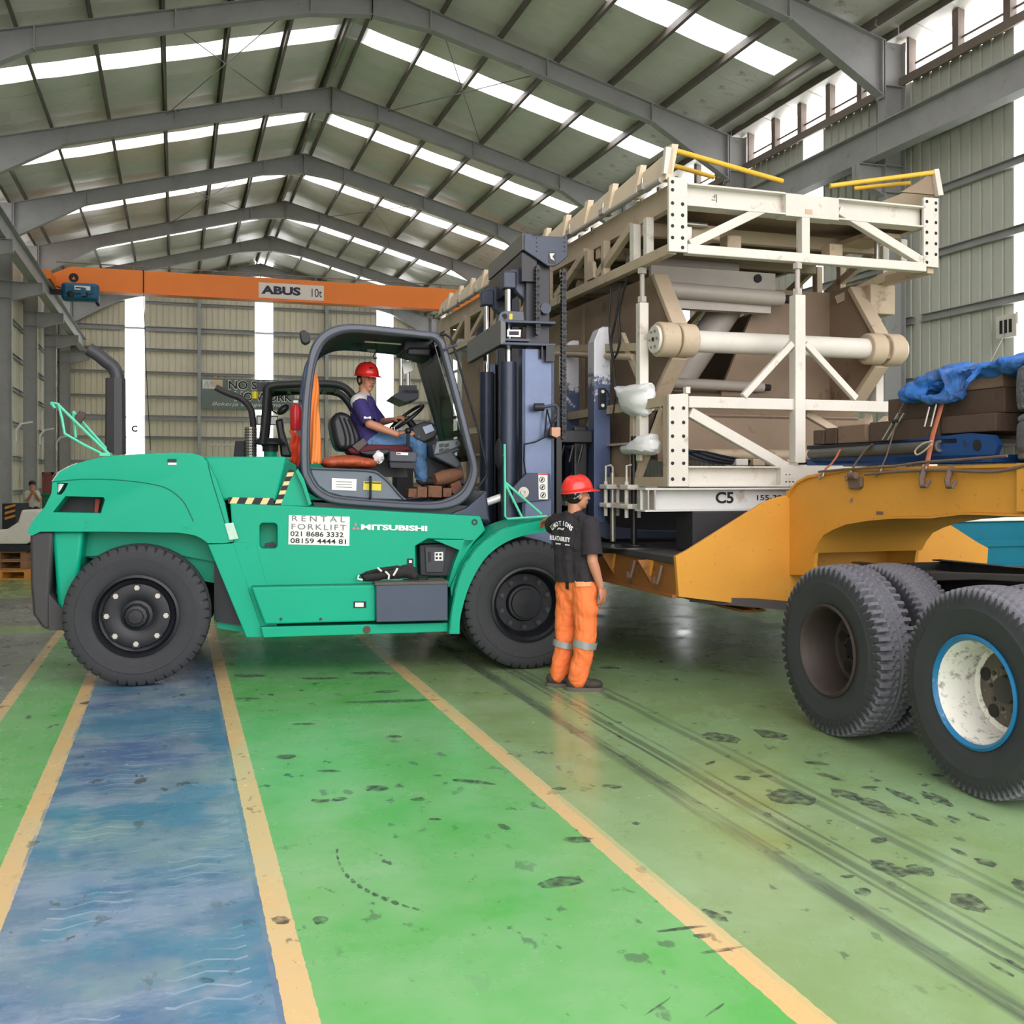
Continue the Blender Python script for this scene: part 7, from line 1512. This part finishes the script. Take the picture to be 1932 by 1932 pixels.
b = Blob(); b.limb([(fk(690, 1088, 0.12), 0.042), (fk(705, 1085, 0.13), 0.05), (fk(735, 1080, 0.14), 0.056), (fk(765, 1079, 0.15), 0.056), (fk(782, 1086, 0.14), 0.04)]); b.limb([(fk(735, 1078, 0.15), 0.03), (fk(752, 1068, 0.16), 0.032), (fk(770, 1064, 0.16), 0.025), (fk(780, 1075, 0.15), 0.03)]); b.make('pack', WEB, hn, 0.009, 3, 0.02, 14)
for pts in (((676,1093),(680,1085),(690,1082),(720,1078),(742,1072)), ((700,1080),(716,1076),(730,1084)), ((785,1092),(800,1088),(808,1093),(796,1095)), ((760,1092),(775,1094),(790,1093))): MB().tube([fk(q.x, q.y, 0.09) for q in spline([(x, y, 0) for x, y in pts], 4)], 0.012, 6, flat=0.5).build('strap', WEB, hn, 50)
for pts in (((677,1085),(675,1092),(684,1094)), ((727,1078),(734,1085),(733,1093)), ((742,1086),(748,1076),(750,1072)), ((712,1071),(720,1078))): MB().tube([fk(x, y, 0.075) for x, y in pts], 0.009, 6).build('buckle', WHT, hn, 50)
# ================================================================ TARPAULIN on the gooseneck load
b = Blob()
for px, py, v, ru, rv_, rz_ in ((1738,742,4.90,0.13,0.13,0.075),(1770,722,4.94,0.16,0.15,0.09),(1800,738,4.86,0.12,0.08,0.10),(1790,705,5.0,0.18,0.16,0.07),(1830,712,4.98,0.20,0.18,0.085),(1870,698,5.0,0.22,0.20,0.07),(1915,690,5.0,0.25,0.22,0.07),(1960,688,5.0,0.25,0.22,0.06)):
    c_ = hv(px, py, v); b.ball(c_, rv_, ru, rz_, Euler((R(-8), 0, 0)).to_matrix())
b.limb([(hv(1722, 738, 4.84), 0.05), (hv(1745, 752, 4.80), 0.055), (hv(1790, 755, 4.80), 0.06), (hv(1815, 745, 4.80), 0.055)]); b.limb([(hv(1775, 700, 4.86), 0.03), (hv(1785, 735, 4.79), 0.035), (hv(1800, 762, 4.79), 0.025)]); b.limb([(hv(1850, 690, 4.86), 0.04), (hv(1825, 720, 4.78), 0.045), (hv(1815, 755, 4.78), 0.03)])
tp = b.make('tarpaulin', TARP, None, 0.008, 3, 0.09, 3.2, True); tp.rotation_euler.z = A; tag(tp, 'rumpled blue tarpaulin bundled over the timbers on the gooseneck', 'tarpaulin')
# ================================================================ CLUTTER FAR LEFT
def wobj(m, name, mt, lab, cat, group=None, smooth=0, bevel=0): o = m.build(name, mt, None, smooth, bevel); return tag(o, lab, cat, group)
PALW = mat('orange_pallet', (206, 140, 62), 0.75, 0, 0.15, 4); PALB = mat('brown_pallet', (150, 112, 78), 0.8, 0, 0.2, 5)
def pallet(px0, px1, pyb, Yd, m_, lab, z0=0.0):
    t = thing('pallet', lab, 'pallet', group='pallets on the left'); x0, x1 = (px0-CX)/F*Yd, (px1-CX)/F*Yd
    for k in range(3): xx = x0+(x1-x0-0.1)*k/2; MB().box(xx, xx+0.1, Yd, Yd+1.0, z0+0.02, z0+0.12).build('bearer', m_, t)
    for k in range(6): MB().box(x0, x1, Yd+0.18*k, Yd+0.18*k+0.12, z0+0.12, z0+0.145).build('deck_board', m_, t)
    for k in range(3): MB().box(x0, x1, Yd+0.43*k, Yd+0.43*k+0.12, z0, z0+0.02).build('base_board', m_, t)
    return t
pallet(-60, 57, 1093, 16.6, PALW, 'orange pallet at the bottom of the stack on the left')
pallet(-60, 50, 1093, 16.8, PALB, 'brown pallet in the middle of the stack on the left', 0.146); pallet(-60, 50, 1093, 16.85, PALB, 'brown pallet on top of the stack on the left', 0.292)
wo_ = MB().box((-70-CX)/F*16.8, (56-CX)/F*16.8, 16.8, 17.9, 0.44, 0.55).build('dark_base_frame', CABD, None); tag(wo_, 'dark steel base lying on the pallet stack on the left', 'frame')
m = MB(); m.prism([wp(x, y, 16.8) for x, y in ((-70,1027),(50,1027),(58,1020),(84,985),(96,962),(40,962),(33,985),(10,1000),(-70,1006))], (0, 1.2, 0)); wobj(m, 'white_hull_panel', WP, 'large white moulded panel resting on the pallet stack at the left edge', 'panel', None, 0, 0.03)
cs = thing('striped_crate', 'black and tan striped crate behind the white moulded panel', 'crate'); a, b = wp(4, 950, 21), wp(29, 985, 21); MB().box(a.x, b.x, 21, 21.6, 0, a.z).build('body', CABD, cs)
for k in range(3): MB().prism([wp(9, 956+10*k, 20.98), wp(28, 951+10*k, 20.98), wp(28, 955+10*k, 20.98), wp(9, 961+10*k, 20.98)], (0, 0.02, 0)).build('slat', PALW, cs)
a, b = wp(80, 936, 27.5), wp(106, 958, 27.5); wobj(MB().box(a.x, b.x, 27.5, 28.2, 0, a.z).box(a.x-0.05, b.x+0.05, 27.45, 28.25, a.z, a.z+0.06), 'green_cabinet', mat('dark_green_paint', (24, 110, 78), 0.5, 0, 0.1, 3), 'dark green cabinet beside the sitting man', 'cabinet', None, 0, 0.02)
a, b = wp(80, 891, 30), wp(101, 940, 30); m = MB(); m.box(a.x, b.x, 30, 30.05, 0, a.z); m.box(a.x, a.x+0.05, 29.96, 30, 0, a.z); m.box(b.x-0.05, b.x, 29.96, 30, 0, a.z); m.box(a.x, b.x, 29.96, 30, a.z-0.06, a.z); wobj(m, 'red_door_panel', mat('dull_red_panel', (136, 84, 78), 0.6, 0, 0.1, 3), 'dull red panel leaning by the left columns', 'panel')
a, b = wp(36, 948, 26.9), wp(76, 985, 26.9); m = MB(); m.box(a.x, b.x, 26.75, 27.4, 0.0, wp(0, 962, 27).z-0.13); wobj(m, 'white_bench', WP, 'white bench under the sitting man', 'bench', None, 0, 0.02)
# ================================================================ RUBBER SCUFFS on the floor paint
rs = random.Random(21); m = MB(); lay = 0
def scuff(px, py, w_, h_, tilt=0.0):
    global lay
    n = 16; pts = []; lay += 1
    for i in range(n):
        t = 2*math.pi*i/n; r = 0.75 + 0.35*rs.random(); x, y = math.cos(t)*w_/2*r, math.sin(t)*h_/2*r
        pts.append(hz(px + x*math.cos(tilt) - y*math.sin(tilt), py + x*math.sin(tilt) + y*math.cos(tilt), 0.0) + Vector((0, 0, 0.0008 + 0.00001*lay)))
    m.add(pts, [tuple(range(n))])
for a in ((1058,1664,98,22,-0.1),(1090,1584,66,12,0),(710,1488,50,12,0),(604,1511,40,8,0),(640,1508,36,8,-0.1),(1288,1752,100,6,-0.12),(1358,1793,92,7,-0.14),(1350,1728,56,14,0.4),(1325,1766,36,10,0),(605,1736,34,18,0),(530,1736,42,16,0),(1362,1392,80,18,0.15),(1455,1386,74,16,0.15),(1402,1468,36,10,0.1),(1446,1465,30,5,0),(1488,1505,100,30,0.1),(1600,1500,80,16,0.3),(1650,1520,90,20,0.35),(1705,1503,80,12,0.4),(1770,1508,80,14,0.4),(1845,1540,50,8,0.35),(1640,1486,40,6,0),(1680,1640,90,24,0.3),(1735,1642,60,20,0.2),(1828,1702,90,30,0.3),(1628,1683,34,18,0.2),(1658,1586,36,12,0),(1600,1654,30,7,0),(1745,1548,60,10,0.4),(1810,1608,40,8,0.4),(1860,1628,50,12,0.3),(1925,1670,40,20,0.5),(1890,1830,60,8,0.5),(1915,1820,50,8,0.5),(730,1305,54,5,-0.05),(740,1323,190,6,-0.03),(468,1318,54,4,0),(575,1366,54,4,0),(745,1390,30,6,0),(541,1428,38,10,0),(620,1455,50,6,0),(790,1508,30,8,0),(950,1560,30,10,0.3),(890,1475,90,7,0.1),(1155,1484,40,7,0.1),(1055,1488,30,7,0),(820,1546,26,5,0),(1340,1440,24,6,-.3),(1800,1545,30,8,0.3),(470,1275,70,6,0),(600,1280,80,5,0),(700,1270,90,6,0),(1150,1260,40,5,0),(1540,1440,50,8,0.1),(1580,1470,40,6,0.2),(390,1850,36,10,0.1),(1240,1900,60,4,-0.6),(1350,1905,50,5,-0.6)): scuff(*a)
pa = [(636,1600),(636,1612),(638,1624),(643,1636),(650,1647),(660,1658),(672,1668),(686,1677),(700,1685),(716,1692),(735,1700),(755,1707),(775,1713),(795,1718)]
for (x0, y0), (x1, y1) in zip(pa, pa[1:]): scuff((x0+x1)/2, (y0+y1)/2, math.hypot(x1-x0, y1-y0)*0.8, 5 if x0 < 645 or x0 > 740 else 8, math.atan2(y1-y0, x1-x0))
rm_ = mat('rubber_scuff', (70, 76, 74), 0.6, 0, 0.3, 30); nt = rm_.node_tree; N = nt.nodes; L = nt.links
tc = N.new('ShaderNodeTexCoord'); nz = N.new('ShaderNodeTexNoise'); nz.inputs['Scale'].default_value = 22; nz.inputs['Detail'].default_value = 6; L.new(tc.outputs['Object'], nz.inputs['Vector'])
rp = N.new('ShaderNodeValToRGB'); rp.color_ramp.elements[0].position = 0.36; rp.color_ramp.elements[0].color = (0.12, 0.12, 0.12, 1); rp.color_ramp.elements[1].position = 0.62; rp.color_ramp.elements[1].color = (0.68, 0.68, 0.68, 1)
L.new(nz.outputs['Fac'], rp.inputs[0]); L.new(rp.outputs[0], N['Principled BSDF'].inputs['Alpha'])
sc = m.build('scuff_marks', rm_, fl); sc['kind'] = 'stuff'
